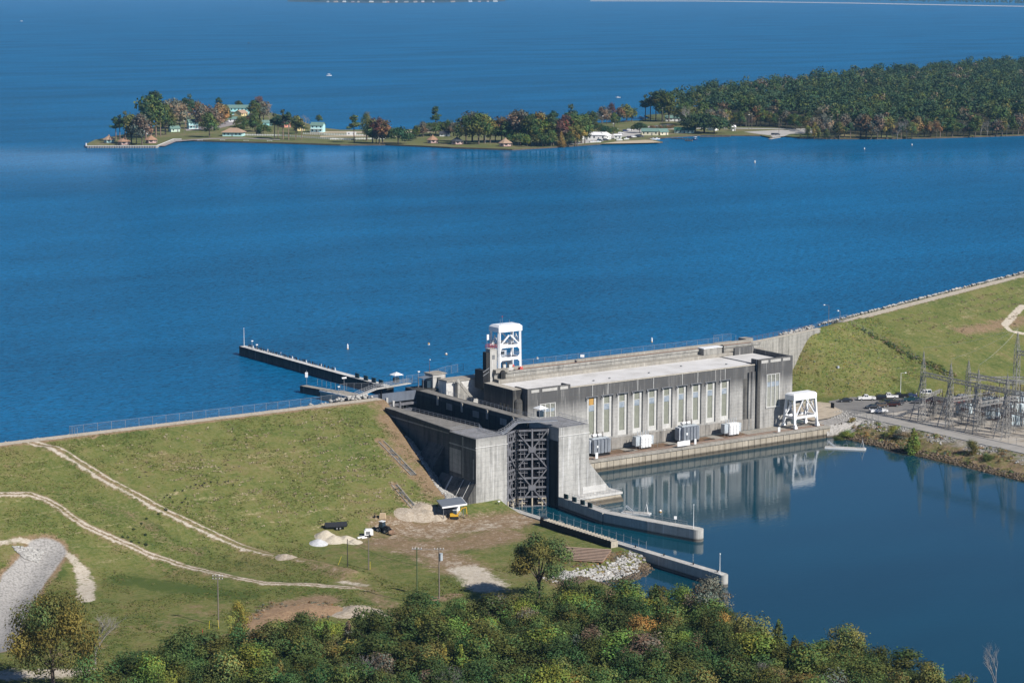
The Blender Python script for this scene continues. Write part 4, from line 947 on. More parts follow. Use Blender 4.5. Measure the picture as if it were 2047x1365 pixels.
lamp_post('lamp post with flat head on the short guide wall', *PZ(688, 785, 24.0), 4.6, 0, M['galv'], (0.8,0.25,0.2))
lamp_post('thin post beside the flat-headed lamp on the short guide wall', *PZ(677, 790, 24.0), 2.6)
lamp_post('lamp post behind the canopy booth at the lake end of the lock', *PZ(837, 772, 25.0), 4.6)
lamp_post('thin white mast on the end of the curved lower guide wall', 12.9, -59.2, 3.4, 6.6, 0, M['white'], (0.1,0.1,0.12), 'mast')
lamp_post('thin white mast on the end of the lower left guide wall', -11.9, -100.4, 3.2, 5.0, 0, M['white'], (0.12,0.12,0.16), 'mast')
lamp_post('black lamp on the grass beside the foot of the left lock tower', *PZ(997, 1019, 3.1), 2.4, 0, M['black'])
for (px, py, z, w, h, zz, lab) in ((613, 768, 24.0, 0.9, 1.7, 2.3, 'white sign board on a pole at the tip of the short guide wall'), (1350, 1045, 3.4, 0.8, 0.9, 1.1, 'small grey sign on the railing of the curved lower guide wall'), (1164, 721, 29.0, 1.3, 0.9, 1.2, 'small white sign on the intake deck fence right of the crane')):
    x, y, z = PZ(px, py, z); t = thing('sign', lab, 'sign', (x, y, z))
    g = MB(); g.bar((x,y,z),(x,y,z+zz+h+(0.6 if w == 0.9 else 0)),0.09); g.build('post', M['galv'], t)
    c = Vector((-FWD[0],-FWD[1],0))*0.08; r_ = Vector((RGT[0],RGT[1],0))*w/2
    p = Vector((x,y,z+zz))+c; g = MB(); g.hexa([p-r_,p+r_,p+r_+c*0.5,p-r_+c*0.5], [v+Vector((0,0,h)) for v in (p-r_,p+r_,p+r_+c*0.5,p-r_+c*0.5)]); g.build('board', M['white'], t)
# mooring bits along the walls
g0 = MB(); g0.cyl(0,0,0,0.45,0.16,n=8); g0.cyl(0,0,0.45,0.6,0.24,n=8); me = g0.mesh('mooring_bollard', M['black'])
spots = [(-13.6+(-11.6+13.6)*t, -55-46.5*t, 3.27) for t in (0.25, 0.5, 0.75, 0.95)]
for i, p in enumerate(spots):
    o = bpy.data.objects.new('mooring_bollard', me); C.objects.link(o); o.location = p; tag(o, 'small dark mooring bollard on the lower left guide wall, %s' % ['nearest the riprap', 'second from the riprap', 'second from the tip', 'nearest the tip'][i], 'bollard', 'bollards on the lower left guide wall')

# ------------------------------------------------------------------ gantry cranes
def rounded_frame(g, q, xa, xb, zs, w):
    pass
def gantry(name, label, x0, x1, y0, y1, z0, z1, levels, lean, leg, foot):
    t = thing(name, label, 'gantry crane', ((x0+x1)/2, (y0+y1)/2, z0))
    cx, cyy = (x0+x1)/2, (y0+y1)/2
    def pt(sx, sy, f): # f 0 at the ground, 1 at the top
        kx = 1-lean[0]*f; ky = 1-lean[1]*f
        return Vector((cx+sx*(x1-x0)/2*kx, cyy+sy*(y1-y0)/2*ky, z0+(z1-z0)*f))
    for sx in (-1, 1):
        for sy in (-1, 1):
            g = MB(); g.bar(pt(sx,sy,0.05), pt(sx,sy,0.97), leg, leg*0.9); o = g.build('leg', M['white_crane'], t)
            g = MB(); p = pt(sx,sy,0); g.hexa([(p.x-leg*0.9,p.y-leg,z0+0.25),(p.x+leg*0.9,p.y-leg,z0+0.25),(p.x+leg*0.9,p.y+leg,z0+0.25),(p.x-leg*0.9,p.y+leg,z0+0.25)], [(v.x,v.y,z0+1.5) for v in (p+Vector((-leg/2,-leg/2,0)),p+Vector((leg/2,-leg/2,0)),p+Vector((leg/2,leg/2,0)),p+Vector((-leg/2,leg/2,0)))])
            g.build('foot', foot, o)
    for f, h in levels:
        g = MB()
        for sy in (-1, 1): g.bar(pt(-1,sy,f), pt(1,sy,f), leg*0.8, h)
        for sx in (-1, 1): g.bar(pt(sx,-1,f), pt(sx,1,f), leg*0.7, h*0.9)
        g.build('cross_beam', M['white_crane'], t)
        g = MB()   # curved haunches where beams meet legs
        hs = leg*1.1
        for sy in (-1, 1):
            for sx in (-1, 1):
                p = pt(sx, sy, f); q = -sx
                for dz in (-1, 1):
                    zc = p.z+dz*h/2
                    g.add([(p.x+q*leg*0.4,p.y-0.18,zc),(p.x+q*(leg*0.4+hs),p.y-0.18,zc),(p.x+q*leg*0.4,p.y-0.18,zc+dz*hs),(p.x+q*leg*0.4,p.y+0.18,zc),(p.x+q*(leg*0.4+hs),p.y+0.18,zc),(p.x+q*leg*0.4,p.y+0.18,zc+dz*hs)], [(0,1,2),(5,4,3),(0,3,4,1),(1,4,5,2),(2,5,3,0)])
        tag(g.build('haunch', M['white_crane'], t), kind='stuff')
    return t, pt
X0, X1 = PY(998, 746, 61.5)[0], PY(1041, 744, 61.5)[0]
yA, yB = 61.6, 64.4+5.2
IC, pt = gantry('intake_gantry_crane', 'tall white three-storey gantry crane standing on the intake deck by the lake', X0, X1, 61.6, 66.4, 28.3, 43.0, [(0.30, 0.85), (0.575, 0.85)], (0.04, 0.05), 0.78, M['red'])
# rounded machine house on top
g = MB(); q = [pt(-1,-1,0.9),pt(1,-1,0.9),pt(1,1,0.9),pt(-1,1,0.9)]; e = 0.52
lo = [(q[0].x-e,q[0].y-e,41.55),(q[1].x+e,q[1].y-e,41.55),(q[2].x+e,q[2].y+e,41.55),(q[3].x-e,q[3].y+e,41.55)]
z1 = 43.1; z2 = 43.75
md = [(x,y,z1) for x, y, z in lo]; g.hexa(lo, md); tp = [(lo[0][0]+0.7,lo[0][1]+0.7,z2),(lo[1][0]-0.7,lo[1][1]+0.7,z2),(lo[2][0]-0.7,lo[2][1]-0.7,z2),(lo[3][0]+0.7,lo[3][1]-0.7,z2)]
g.hexa([(x,y,z1+0.003) for x, y, z in md], tp); g.build('machine_house', M['white_crane'], IC)
# faded lettering as small blocks, unreadable at this distance in the photograph
g = MB(); xx = lo[0][0]+1.6
for i, w in enumerate((0.35,0.3,0.36,0.3,0.34,0.3,0,0.38,0.3,0.32,0.36,0.3,0.34,0.3)):
    if w:
        g.box(xx, xx+0.07, lo[0][1]-0.03, lo[0][1]-0.003, 41.95, 42.6); g.box(xx, xx+w*0.8, lo[0][1]-0.03, lo[0][1]-0.003, 42.53 if i % 2 else 41.95, 42.6 if i % 2 else 42.02); g.box(xx+w*0.7, xx+w*0.7+0.07, lo[0][1]-0.03, lo[0][1]-0.003, 41.95, 42.5)
    xx += 0.43
g.build('faded_lettering', plain('faded_letters', (0.60,0.59,0.55), 0.6), IC)
g = MB()
for i in range(22): p = pt(-1,1,0.1+0.035*i); g.bar((p.x-0.75,p.y+0.2,p.z),(p.x-0.75,p.y-0.3,p.z),0.06)
p, q_ = pt(-1,1,0.08), pt(-1,1,0.88); g.bar((p.x-0.75,p.y+0.2,p.z),(q_.x-0.75,q_.y+0.2,q_.z),0.07); g.bar((p.x-0.75,p.y-0.3,p.z),(q_.x-0.75,q_.y-0.3,q_.z),0.07); tag(g.build('ladder', M['galv'], IC), kind='stuff')
g = MB()
for xx in (0.35, 0.6): p = pt(xx-0.3,0,0.86); g.tube((p.x,p.y,p.z),(p.x,p.y,31.5),0.04,0.04,4)
g.build('hoist_cable', M['black'], IC)
for f in (0.36, 0.635):
    g = MB(); c4 = [pt(sx*1.06,sy*1.1,f) for sx, sy in ((-1,-1),(1,-1),(1,1),(-1,1),(-1,-1))]
    for dz in (0.5, 1.0): g.path([c+Vector((0,0,dz)) for c in c4], 0.04, 4)
    for c, d_ in zip(c4[:-1], c4[1:]):
        for i in range(5): v = c.lerp(d_, i/5); g.tube(v, v+Vector((0,0,1.0)), 0.03, 0.03, 4)
    g.build('guard_rail', M['galv'], IC)
for a, c in ((((-1,-1),(0.1)), 0), (((1,-1),(-0.1)), 0)):
    sx = a[0][0]; p = pt(sx*0.92,-1,0.60); q_ = Vector((pt(0,-1,0.82).x+sx*0.3, pt(0,-1,0.82).y, pt(0,-1,0.82).z))
    g = MB(); g.bar(p, q_, 0.45, 0.4); g.build('diagonal_brace', M['white_crane'], IC)
    p = pt(sx*0.92,1,0.60); q_ = Vector((pt(0,1,0.82).x+sx*0.3, pt(0,1,0.82).y, pt(0,1,0.82).z)); g = MB(); g.bar(p, q_, 0.4, 0.4); g.build('diagonal_brace', M['white_crane'], IC)
for sx in (-1, 1):
    g = MB(); g.bar(pt(sx,-0.9,0.60), pt(sx,0.2,0.82), 0.3, 0.3); g.bar(pt(sx,0.9,0.60), pt(sx,0,0.82), 0.3, 0.3); g.build('side_brace', M['white_crane'], IC)
g = MB(); p = pt(-0.5,0,0.60); g.box(p.x-1.4,p.x+2.4,p.y-1.5,p.y+1.5,p.z+0.3,p.z+0.5); g.cbox(p.x-0.2,p.y,p.z+0.5,1.3,1.3,0.9); g.cbox(p.x+1.6,p.y+0.4,p.z+0.5,0.8,0.8,0.6); g.build('hoist', M['steel_grey'], IC)
g = MB(); p = pt(-0.5,0,0.34); g.cbox(p.x,p.y-0.4,p.z+0.2,2.6,2.4,2.0); g.build('cab', M['fin'], IC)
g = MB(); p = pt(-0.6,0,0.34); g.box(p.x-1.0,p.x+0.8,p.y-1.75,p.y-1.62,p.z+0.9,p.z+1.8); g.build('cab_window', M['glass_dark'], IC)
g = MB(); p = pt(0.1,0.3,0.04); g.cbox(p.x-0.8,p.y-0.6,28.7+2.4,5.0,0.9,1.4); g.build('lifting_beam', M['fin'], IC)
g = MB(); g.cbox(p.x-1.2,p.y-0.8,28.6,1.0,1.0,2.3); g.cbox(p.x+1.4,p.y-0.4,28.6,1.3,1.2,2.3); g.cbox(p.x+0.3,p.y-1.6,28.6,3.0,0.8,0.7); g.build('trolley', M['offwhite'], IC)
g = MB()
for (fx, fy, hh) in ((-0.75,-0.6,1.9), (-0.25,0.2,2.3), (0.6,0.6,1.0)): p = pt(fx,fy,1.0); g.tube((p.x,p.y,z2-0.1),(p.x,p.y,z2+hh),0.05,0.05,4)
g.build('antenna', M['galv'], IC)
g = MB(); p = pt(-0.25,0.2,1.0); g.blob((p.x,p.y,z2+2.4),(0.22,0.22,0.22),1); g.build('beacon', M['red'], IC)
# tailrace gantry: splayed legs, truss between
TX0, TX1 = 128.6, 138.6
TC, pt = gantry('tailrace_gantry_crane', 'low white gantry crane with splayed legs on the quay below the right tower', TX0, TX1, 29.0, 34.9, 4.05, 15.6, [(0.33, 0.75)], (0.06, 0.42), 0.72, M['white_crane'])
g = MB(); q = [pt(-1,-1,0.86),pt(1,-1,0.86),pt(1,1,0.86),pt(-1,1,0.86)]; e = 0.42
lo = [(q[0].x-e,q[0].y-e,q[0].z-0.3),(q[1].x+e,q[1].y-e,q[1].z-0.3),(q[2].x+e,q[2].y+e,q[2].z-0.3),(q[3].x-e,q[3].y+e,q[3].z-0.3)]
g.hexa(lo, [(lo[0][0],lo[0][1],15.4),(lo[1][0],lo[1][1],15.4),(lo[2][0],lo[2][1],15.4),(lo[3][0],lo[3][1],15.4)]); g.hexa([(x,y,15.403) for x, y, z in lo], [(lo[0][0]+0.5,lo[0][1]+0.5,15.9),(lo[1][0]-0.5,lo[1][1]+0.5,15.9),(lo[2][0]-0.5,lo[2][1]-0.5,15.9),(lo[3][0]+0.5,lo[3][1]-0.5,15.9)]); g.build('top_beam', M['white_crane'], TC)
for sy in (-1, 1):
    for sx in (-1, 1):
        g = MB(); g.bar(pt(sx*0.9,sy,0.37), pt(sx*0.12,sy,0.84), 0.34, 0.3); g.build('diagonal_brace', M['white_crane'], TC)
for sx in (-1, 1):
    g = MB(); g.bar(pt(sx,-0.85,0.36), pt(sx,0.3,0.8), 0.28, 0.28); g.bar(pt(sx,0.85,0.36), pt(sx,-0.3,0.8), 0.28, 0.28); g.build('side_brace', M['white_crane'], TC)
g = MB(); p = pt(-0.2,0,0.72); g.cbox(p.x-0.8,p.y,p.z,2.4,1.2,1.0); g.cbox(p.x+1.8,p.y+0.2,p.z+0.1,0.9,0.9,0.9); g.tube((p.x+0.8,p.y,p.z),(p.x+0.8,p.y,p.z-3.2),0.16,0.16,6); g.cbox(p.x+0.8,p.y,p.z-4.0,0.7,0.7,0.9); g.tube((p.x+0.8,p.y,p.z-4),(p.x+0.8,p.y,4.6),0.07,0.07,4); g.build('hoist', M['steel_grey'], TC)
g = MB(); g.bar((TX0-0.4,29,4.35),(TX0-0.4,34.9,4.35),0.5,0.5); g.bar((TX1+0.4,29,4.35),(TX1+0.4,34.9,4.35),0.5,0.5); g.build('bogie', M['tan'], TC)

# ------------------------------------------------------------------ transformers on the quay
def bushing(g, x, y, z, h, r=0.12): 
    for i in range(4): g.cyl(x,y,z+h*i/4,z+h*(i+0.8)/4,r*(1.2-0.2*i/2),n=7)
def finned_transformer(label, x, y):
    t = thing('finned_transformer', label, 'transformer', (x, y, 4.05))
    g = MB(); g.box(x-3.1,x+3.1,y-1.1,y+1.3,4.7,9.6); g.build('tank', M['can'], t)
    for xx in (-2.9,-1.5,-0.1,1.3,2.6):
        g = MB()
        for j in range(4): g.box(x+xx-0.5+j*0.27,x+xx-0.38+j*0.27,y-2.5,y-1.12,5.0,9.4)
        g.build('radiator', M['fin'], t)
    g = MB()
    for j in range(6): g.box(x-4.2,x-3.12,y-1.0+j*0.4,y-0.8+j*0.4,5.0,9.2); g.box(x+3.12,x+4.1,y-1.0+j*0.4,y-0.8+j*0.4,5.0,9.2)
    g.build('side_radiator', M['fin'], t)
    g = MB(); g.box(x-3.0,x+3.0,y-2.3,y+1.2,4.15,4.68); g.build('skid', M['black'], t)
    for xx in (-2.0, 0.0, 2.0):
        g = MB(); bushing(g, x+xx, y+0.3, 9.6, 1.8); g.build('bushing', M['insul'], t)
    g = MB(); g.tube((x-2.0,y+0.9,10.2),(x+1.6,y+0.9,10.2),0.42,0.42,10); g.build('conservator', M['white'], t)
    g = MB(); g.box(x-2.5,x-1.9,y-2.62,y-2.52,6.9,7.6); g.build('gauge', M['white'], t)
def box_transformer(label, x, y):
    t = thing('box_transformer', label, 'transformer', (x, y, 4.05))
    g = MB(); g.box(x-2.2,x+1.9,y-1.5,y+1.0,4.5,8.3); g.build('tank', M['white'], t)
    g = MB()
    for i in range(3):
        g.box(x-1.9+i*1.25,x-1.1+i*1.25,y-1.72,y-1.52,4.7,7.9); g.box(x-2.3,x+2.0,y-1.66,y-1.51,5.6+i*0.9,5.75+i*0.9)
    g.build('cooling_pipe', M['white'], t)
    g = MB(); g.box(x-4.0,x-2.25,y-1.0,y+0.9,5.2,8.2); g.box(x+1.95,x+3.4,y-0.8,y+0.8,5.2,8.0); g.build('radiator', M['can'], t)
    g = MB(); g.box(x-2.0,x+1.8,y-1.3,y+0.9,4.1,4.48); g.build('skid', M['black'], t)
    for xx in (-2.6, -1.5, -0.4, 0.7, 1.7):
        g = MB(); bushing(g, x+xx, y, 8.3, 1.6, 0.11); g.build('bushing', M['can'], t)
    g = MB()
    for xx in (-4.6, -3.2, 2.4, 4.2): g.tube((x+xx,y-1.9,4.05),(x+xx,y-1.9,6.9),0.05,0.05,4)
    g.build('guard_post', M['galv'], t)
for px, fn, lab in ((1196, 0, 'grey finned transformer on the quay nearest the lock tower'), (1287, 1, 'white boxy transformer on the quay between two grey finned ones'), (1374, 0, 'grey finned transformer in the middle of the quay below the seventh window'), (1463, 1, 'white boxy transformer on the quay nearest the low gantry crane')):
    yy = {1196: 909, 1287: 896, 1374: 882, 1463: 868}[px]; x, y, z = PZ(px, yy, 4.05); y = 33.6; x = PY(px, yy-10, 33.6)[0]
    (box_transformer if fn else finned_transformer)(lab, x, y)
g = MB()
for i in range(4): g.bar((18.5,31+i*0.5,4.2+i*0.5),(23.5,29.6+i*0.4,4.2+i*0.45),0.12)
for i in range(4): g.bar((18.8+i*1.4,30.2,4.05),(18.8+i*1.4,32.4,5.9),0.12)
tag(g.build('steel_rack', M['steel_grey'], None, loc=(20,30,4.05)), 'low steel pipe rack on the quay in the corner by the right lock tower', 'rack')
# ------------------------------------------------------------------ foliage
k = N('leaves'); at = k.n('Attribute', attribute_name='tint'); oi = k.n('ObjectInfo')
c = k.mix(1.0, oi.outputs['Color'], at.outputs['Color'], 'MULTIPLY')
# slight drift of hue from tree to tree
hs = k.n('HueSaturation'); k.l(c, hs.inputs['Color']); k.l(k.math('ADD', 0.485, k.math('MULTIPLY', oi.outputs['Random'], 0.03)), hs.inputs['Hue']); k.l(k.math('ADD', 0.82, k.math('MULTIPLY', oi.outputs['Random'], 0.4)), hs.inputs['Value'])
df = k.n('BsdfPrincipled'); k.l(hs.outputs[0], df.inputs['Base Color']); df.inputs['Roughness'].default_value = 0.75; df.inputs['Specular IOR Level'].default_value = 0.12
tl = k.n('BsdfTranslucent'); k.l(hs.outputs[0], tl.inputs[0]); mx = k.n('MixShader'); mx.inputs[0].default_value = 0.13
k.l(df.outputs[0], mx.inputs[1]); k.l(tl.outputs[0], mx.inputs[2]); k.l(mx.outputs[0], k.out.inputs[0]); M['leaf'] = k.m
def leaf_cloud(rng, blobs, n, size, flat=0.0, shell=0.55, hue=0.32):
    """n small leaf quads spread through the blobs [(x,y,z,rx,ry,rz)]: V, F, tint"""
    B = np.array(blobs, float); w = (B[:, 3]*B[:, 4]*B[:, 5])**(2/3); w = w/w.sum()
    bi = rng.choice(len(B), n, p=w); b = B[bi]
    d = rng.normal(size=(n, 3)); d /= np.linalg.norm(d, axis=1)[:, None]
    r = shell+(1-shell)*rng.random(n)**0.6; r *= 1+0.16*rng.normal(size=n)
    c = b[:, :3]+d*b[:, 3:]*r[:, None]
    nrm = d*1.15+rng.normal(size=(n, 3))*0.48+np.array([0, 0, 0.3]); nrm /= np.linalg.norm(nrm, axis=1)[:, None]
    up = rng.normal(size=(n, 3)); u = np.cross(nrm, up); u /= np.linalg.norm(u, axis=1)[:, None]; v = np.cross(nrm, u)
    s = size*(0.55+0.9*rng.random(n))[:, None]
    V = np.stack([c-u*s*0.5, c-v*s*0.32+u*s*0.05, c+u*s*0.55, c+v*s*0.34], 1).reshape(-1, 3)
    F = np.arange(4*n).reshape(n, 4)
    tb = 0.68+0.64*rng.random(len(B)); t = tb[bi]*(0.84+0.32*rng.random(n))
    wrm = (rng.random(n)-0.5)*hue*0.9+((rng.random(len(B))-0.5)*hue*2)[bi]
    T = np.stack([t*(1+wrm), t, t*(1-0.4*wrm)], 1)
    return V, F, np.clip(T, 0.05, 3)
def leaf_mesh(name, V, F, T):
    me = npmesh(name, V, F, M['leaf']); ca = me.color_attributes.new('tint', 'FLOAT_COLOR', 'CORNER')
    col = np.ones((len(F), F.shape[1], 4), np.float32); col[:, :, :3] = T[:, None, :]; ca.data.foreach_set('color', col.ravel()); return me
def crown_blobs(rng, kind, H, W):
    bl = []
    if kind == 'oak':
        n = 17
        for i in range(n):
            t = (i+0.5)/n; z = H*(0.36+0.56*t); wr = W*0.5*math.sin(math.pi*min(0.97, 0.25+0.72*t))**0.7; a = i*2.4+rng.random(); q = wr*(0.35+0.55*rng.random()); s = W*(0.15+0.09*rng.random())
            bl.append((q*math.cos(a), q*math.sin(a), z, s, s, s*0.8))
        bl.append((0, 0, H*0.72, W*0.24, W*0.24, H*0.18))
    elif kind == 'fork':
        for i in range(15):
            a = i*2.4+rng.random(); t = rng.random(); z = H*(0.5+0.42*t); q = W*0.40*(1-0.5*t)*(0.35+0.7*rng.random()); s = W*(0.11+0.07*rng.random()); bl.append((q*math.cos(a), q*math.sin(a), z, s, s, s*0.75))
        bl.append((W*0.28, 0, H*0.44, W*0.13, W*0.13, W*0.09))
    elif kind == 'bush':
        for i in range(13):
            a = i*2.4+rng.random(); t = rng.random(); z = H*(0.22+0.6*t); q = W*0.33*(1-0.55*t)*(0.5+0.6*rng.random()); s = W*(0.17+0.08*rng.random()); bl.append((q*math.cos(a), q*math.sin(a), z, s, s, s*0.85))
    elif kind == 'tall':
        for i in range(16):
            t = (i+0.5)/16; z = H*(0.22+0.72*t); wr = W*0.42*math.sin(math.pi*(0.2+0.75*t))**0.8; a = i*2.4+rng.random(); q = wr*(0.3+0.6*rng.random()); s = W*(0.16+0.08*rng.random()); bl.append((q*math.cos(a), q*math.sin(a), z, s, s, s*1.0))
    elif kind == 'cone':
        for i in range(20):
            t = (i+0.5)/20; z = H*(0.08+0.86*t); wr = W*0.36*(1-t)**0.8; a = i*2.4; s = W*(0.20*(1-t)+0.06); bl.append((wr*math.cos(a), wr*math.sin(a), z, s, s, s*1.3))
    elif kind == 'pine':
        for i in range(15):
            t = rng.random(); z = H*(0.52+0.42*t); wr = W*0.42*(1-0.65*t); a = i*2.4+rng.random(); q = wr*(0.4+0.7*rng.random()); s = W*(0.12+0.08*rng.random()); bl.append((q*math.cos(a), q*math.sin(a), z, s, s, s*0.6))
        bl.append((0, 0, H*0.94, W*0.15, W*0.15, H*0.07)); bl.append((0, 0, H*0.76, W*0.14, W*0.14, H*0.14))
    elif kind == 'dome':
        for i in range(18):
            a = i*2.4; t = (i+0.5)/18; z = H*(0.34+0.42*(1-t)); q = W*0.42*math.sqrt(t); s = W*0.17; bl.append((q*math.cos(a), q*math.sin(a), z, s, s, s*0.75))
    return bl
def trunk_mb(rng, kind, H, W, blobs):
    g = MB(); r = 0.022*H+0.05
    if kind in ('pine',):
        g.tube((0,0,-0.6),(0,0,H*0.5),r*0.8,r*0.6,7); g.tube((0,0,H*0.5),(0.1,0,H*0.93),r*0.6,r*0.2,6)
        for b in blobs[:9]: g.tube((0,0,max(H*0.48, b[2]-0.08*H)),(b[0]*0.8,b[1]*0.8,b[2]),r*0.22,r*0.1,4)
    elif kind == 'cone':
        g.tube((0,0,-0.6),(0,0,H*0.8),r*0.8,r*0.2,6)
    else:
        zf = H*0.3; g.tube((0,0,-0.6),(0.1,0.05,zf),r*1.15,r*0.85,8); g.tube((0.1,0.05,zf),(0,0,H*0.72),r*0.7,r*0.25,6)
        for b in blobs[:10]: g.tube((0.1*0.8,0.04,zf*(0.8+0.3*rng.random())),(b[0]*0.85,b[1]*0.85,b[2]),r*0.42,r*0.12,5)
    return g
def bare_mb(rng, H, W, depth=4, r0=None):
    g = MB(); r0 = r0 or 0.018*H+0.03
    def grow(p, d, L, r, k_):
        q = p+d*L; g.tube(p, q, r, r*0.65, 5 if k_ > 2 else 3)
        if k_ == 0: return
        for i in range(3 if k_ > 1 else 4):
            a = rng.random()*6.28; sp = 0.38+0.3*rng.random(); pr = Vector((math.cos(a), math.sin(a), 0)); nd = (d*math.cos(sp)+pr*math.sin(sp)*W/H*1.6+Vector((0,0,0.22))).normalized()
            grow(p.lerp(q, 0.55+0.45*rng.random()), nd, L*(0.58+0.22*rng.random()), r*0.55, k_-1)
    grow(Vector((0,0,-0.5)), Vector((0.04,0.02,1)).normalized(), H*0.36, r0, depth); return g
PROTO = {}
def proto(kind, H, W, n, size, seed, bark='bark', shell=0.5):
    rng = np.random.default_rng(seed); bl = crown_blobs(rng, kind, H, W)
    V, F, T = leaf_cloud(rng, bl, n, size, shell=shell)
    return (leaf_mesh('crown_leaves', V, F, T), trunk_mb(rng, kind, H, W, bl).mesh('trunk_wood', M[bark]), H, W)
for s in range(4): PROTO['oak', s] = proto('oak', 10, 9.0, 4600, 0.33, 100+s, shell=0.4)
for s in range(4): PROTO['bush', s] = proto('bush', 7, 7.5, 3600, 0.28, 200+s, shell=0.42)
for s in range(3): PROTO['tall', s] = proto('tall', 11, 6.5, 3600, 0.32, 300+s, shell=0.42)
for s in range(2): PROTO['cone', s] = proto('cone', 9, 4.6, 2000, 0.42, 400+s, shell=0.7)
for s in range(4): PROTO['pine', s] = proto('pine', 22, 11.0, 1100, 1.0, 500+s, 'pine_bark')
for s in range(3): PROTO['wide', s] = proto('oak', 20, 16.0, 1500, 1.25, 600+s)
for s in range(2): PROTO['dome', s] = proto('dome', 14, 18, 1500, 1.15, 700+s)
PROTO['hero', 0] = proto('oak', 15, 16, 17000, 0.36, 801, shell=0.4)
PROTO['hero', 1] = proto('fork', 14, 14.5, 11000, 0.36, 802, shell=0.35)
for s in range(3):
    rng = np.random.default_rng(900+s); PROTO['bare', s] = (None, bare_mb(rng, 10, 8, 5, 0.14).mesh('trunk_wood', M['bark_pale']), 10, 8)
COLB = {'dark': (0.047,0.061,0.018), 'deep': (0.036,0.053,0.016), 'mid': (0.062,0.080,0.022), 'olive': (0.10,0.098,0.030), 'yellow': (0.145,0.132,0.032), 'lime': (0.095,0.125,0.025), 'gold': (0.165,0.115,0.034), 'rust': (0.125,0.078,0.036), 'red': (0.095,0.048,0.032), 'grey': (0.105,0.088,0.062), 'pine': (0.030,0.050,0.024), 'pinelight': (0.05,0.066,0.026), 'liveoak': (0.026,0.044,0.018)}
COL = {k_: tuple(c*1.62 for c in v) for k_, v in COLB.items()}
COL['oak'] = (0.125,0.12,0.036)
TREE_RNG = random.Random(5)
def tree(kind, x, y, z, h, color, label, cat='tree', group=None, w=None, var=None, name=None):
    keys = [q for q in PROTO if q[0] == kind]; key = keys[TREE_RNG.randrange(len(keys))] if var is None else (kind, var)
    cm, tm, H, W = PROTO[key]; s = h/H; sw = s if w is None else w/W
    nm = name or {'pine': 'pine_tree', 'cone': 'cedar_tree', 'bare': 'bare_tree', 'bush': 'leafy_tree', 'oak': 'broadleaf_tree', 'wide': 'broadleaf_tree', 'dome': 'live_oak', 'tall': 'slender_tree', 'hero': 'oak_tree'}[kind]
    t = thing(nm, label, cat, (x, y, z), TREE_RNG.random()*6.28, group); t.scale = (sw*TREE_RNG.uniform(0.84, 1.2), sw*TREE_RNG.uniform(0.84, 1.2), s)
    o = bpy.data.objects.new('trunk', tm); C.objects.link(o); hang(o, t)
    if cm is not None: o = bpy.data.objects.new('crown', cm); C.objects.link(o); hang(o, t); o.color = COL[color]+(1,)
    return t
# ------------------------------------------------------------------ loose rock
def rock_mesh(pts, rng, name, mat_):
    bm = bmesh.new(); bmesh.ops.create_icosphere(bm, subdivisions=1, radius=1.0); bv = np.array([v.co[:] for v in bm.verts]); bf = np.array([[v.index for v in f.verts] for f in bm.faces]); bm.free()
    n = len(pts); P = np.array(pts, float); sc = P[:, 3:4]*(0.6+0.7*rng.random((n, 3))); sc[:, 2] *= 0.75
    jit = 1+0.28*(rng.random((n, len(bv), 1))-0.5)
    a = rng.random(n)*6.28; ca, sa = np.cos(a)[:, None], np.sin(a)[:, None]
    v = bv[None]*jit*sc[:, None, :]; vx = v[:, :, 0]*ca-v[:, :, 1]*sa; vy = v[:, :, 0]*sa+v[:, :, 1]*ca
    V = np.stack([vx, vy, v[:, :, 2]], -1)+P[:, None, :3]
    F = bf[None]+(np.arange(n)*len(bv))[:, None, None]
    return npmesh(name, V.reshape(-1, 3), F.reshape(-1, 3), mat_)
k = N('pale_rock'); n1 = k.noise(k.pos(), 1.3, 2); n2 = k.noise(k.pos(), 0.25, 3)
k.bsdf(k.ramp(k.math('ADD', k.math('MULTIPLY', n1, 0.7), k.math('MULTIPLY', n2, 0.3)), [(0.3, (0.16,0.155,0.145)), (0.5, (0.34,0.33,0.31)), (0.7, (0.52,0.51,0.48))]), 0.95, 0.1); M['rock'] = k.m
k = N('wet_rock'); n1 = k.noise(k.pos(), 0.9, 3)
k.bsdf(k.ramp(n1, [(0.3, (0.05,0.038,0.026)), (0.6, (0.15,0.115,0.08)), (0.75, (0.24,0.2,0.15))]), 0.9, 0.2); M['rock_wet'] = k.m
def rocks(name, label, pts, m='rock', seed=1):
    rng = np.random.default_rng(seed); return tag(nobj(name, rock_mesh(pts, rng, name, M[m])), label, 'rocks', kind='stuff')
rr = random.Random(3)
def zL(x, y): return float(hL(np.array([x]), np.array([y]))[0])
def zR(x, y): return float(hR(np.array([x]), np.array([y]))[0])
P = []
for i in range(620):
    x = -150+128*i/620+rr.uniform(-0.3, 0.3); y = 64.8+rr.uniform(-1.3, 1.4); P.append((x, y, max(zL(x, y), LAKE)+0.1, rr.uniform(0.25, 0.62)*(1.0 if x < -40 else 1.15)))
rocks('riprap', 'line of pale riprap along the lake edge of the left dam crest', P, seed=2)
P = []
for i in range(150):
    x = rr.gauss(-23.5, 3.4); y = rr.gauss(68, 2.2); P.append((x, y, max(min(25.3, 24.6-(y-66)*0.35), LAKE)+rr.uniform(-0.2, 0.5), rr.uniform(0.4, 0.95)))
rocks('rock_pile', 'heap of white boulders where the left dam crest meets the lock', P, seed=3)
P = []
for i in range(1500):
    t = rr.random()**1.0*330; x = 205+t*0.941; y = 96.5+t*0.339; n = rr.uniform(2.6, 5.0); x += -0.339*n; y += 0.941*n; P.append((x, y, max(LAKE+0.2, 25.0-(n-3)/1.6)+0.15, rr.uniform(0.3, 0.75)))
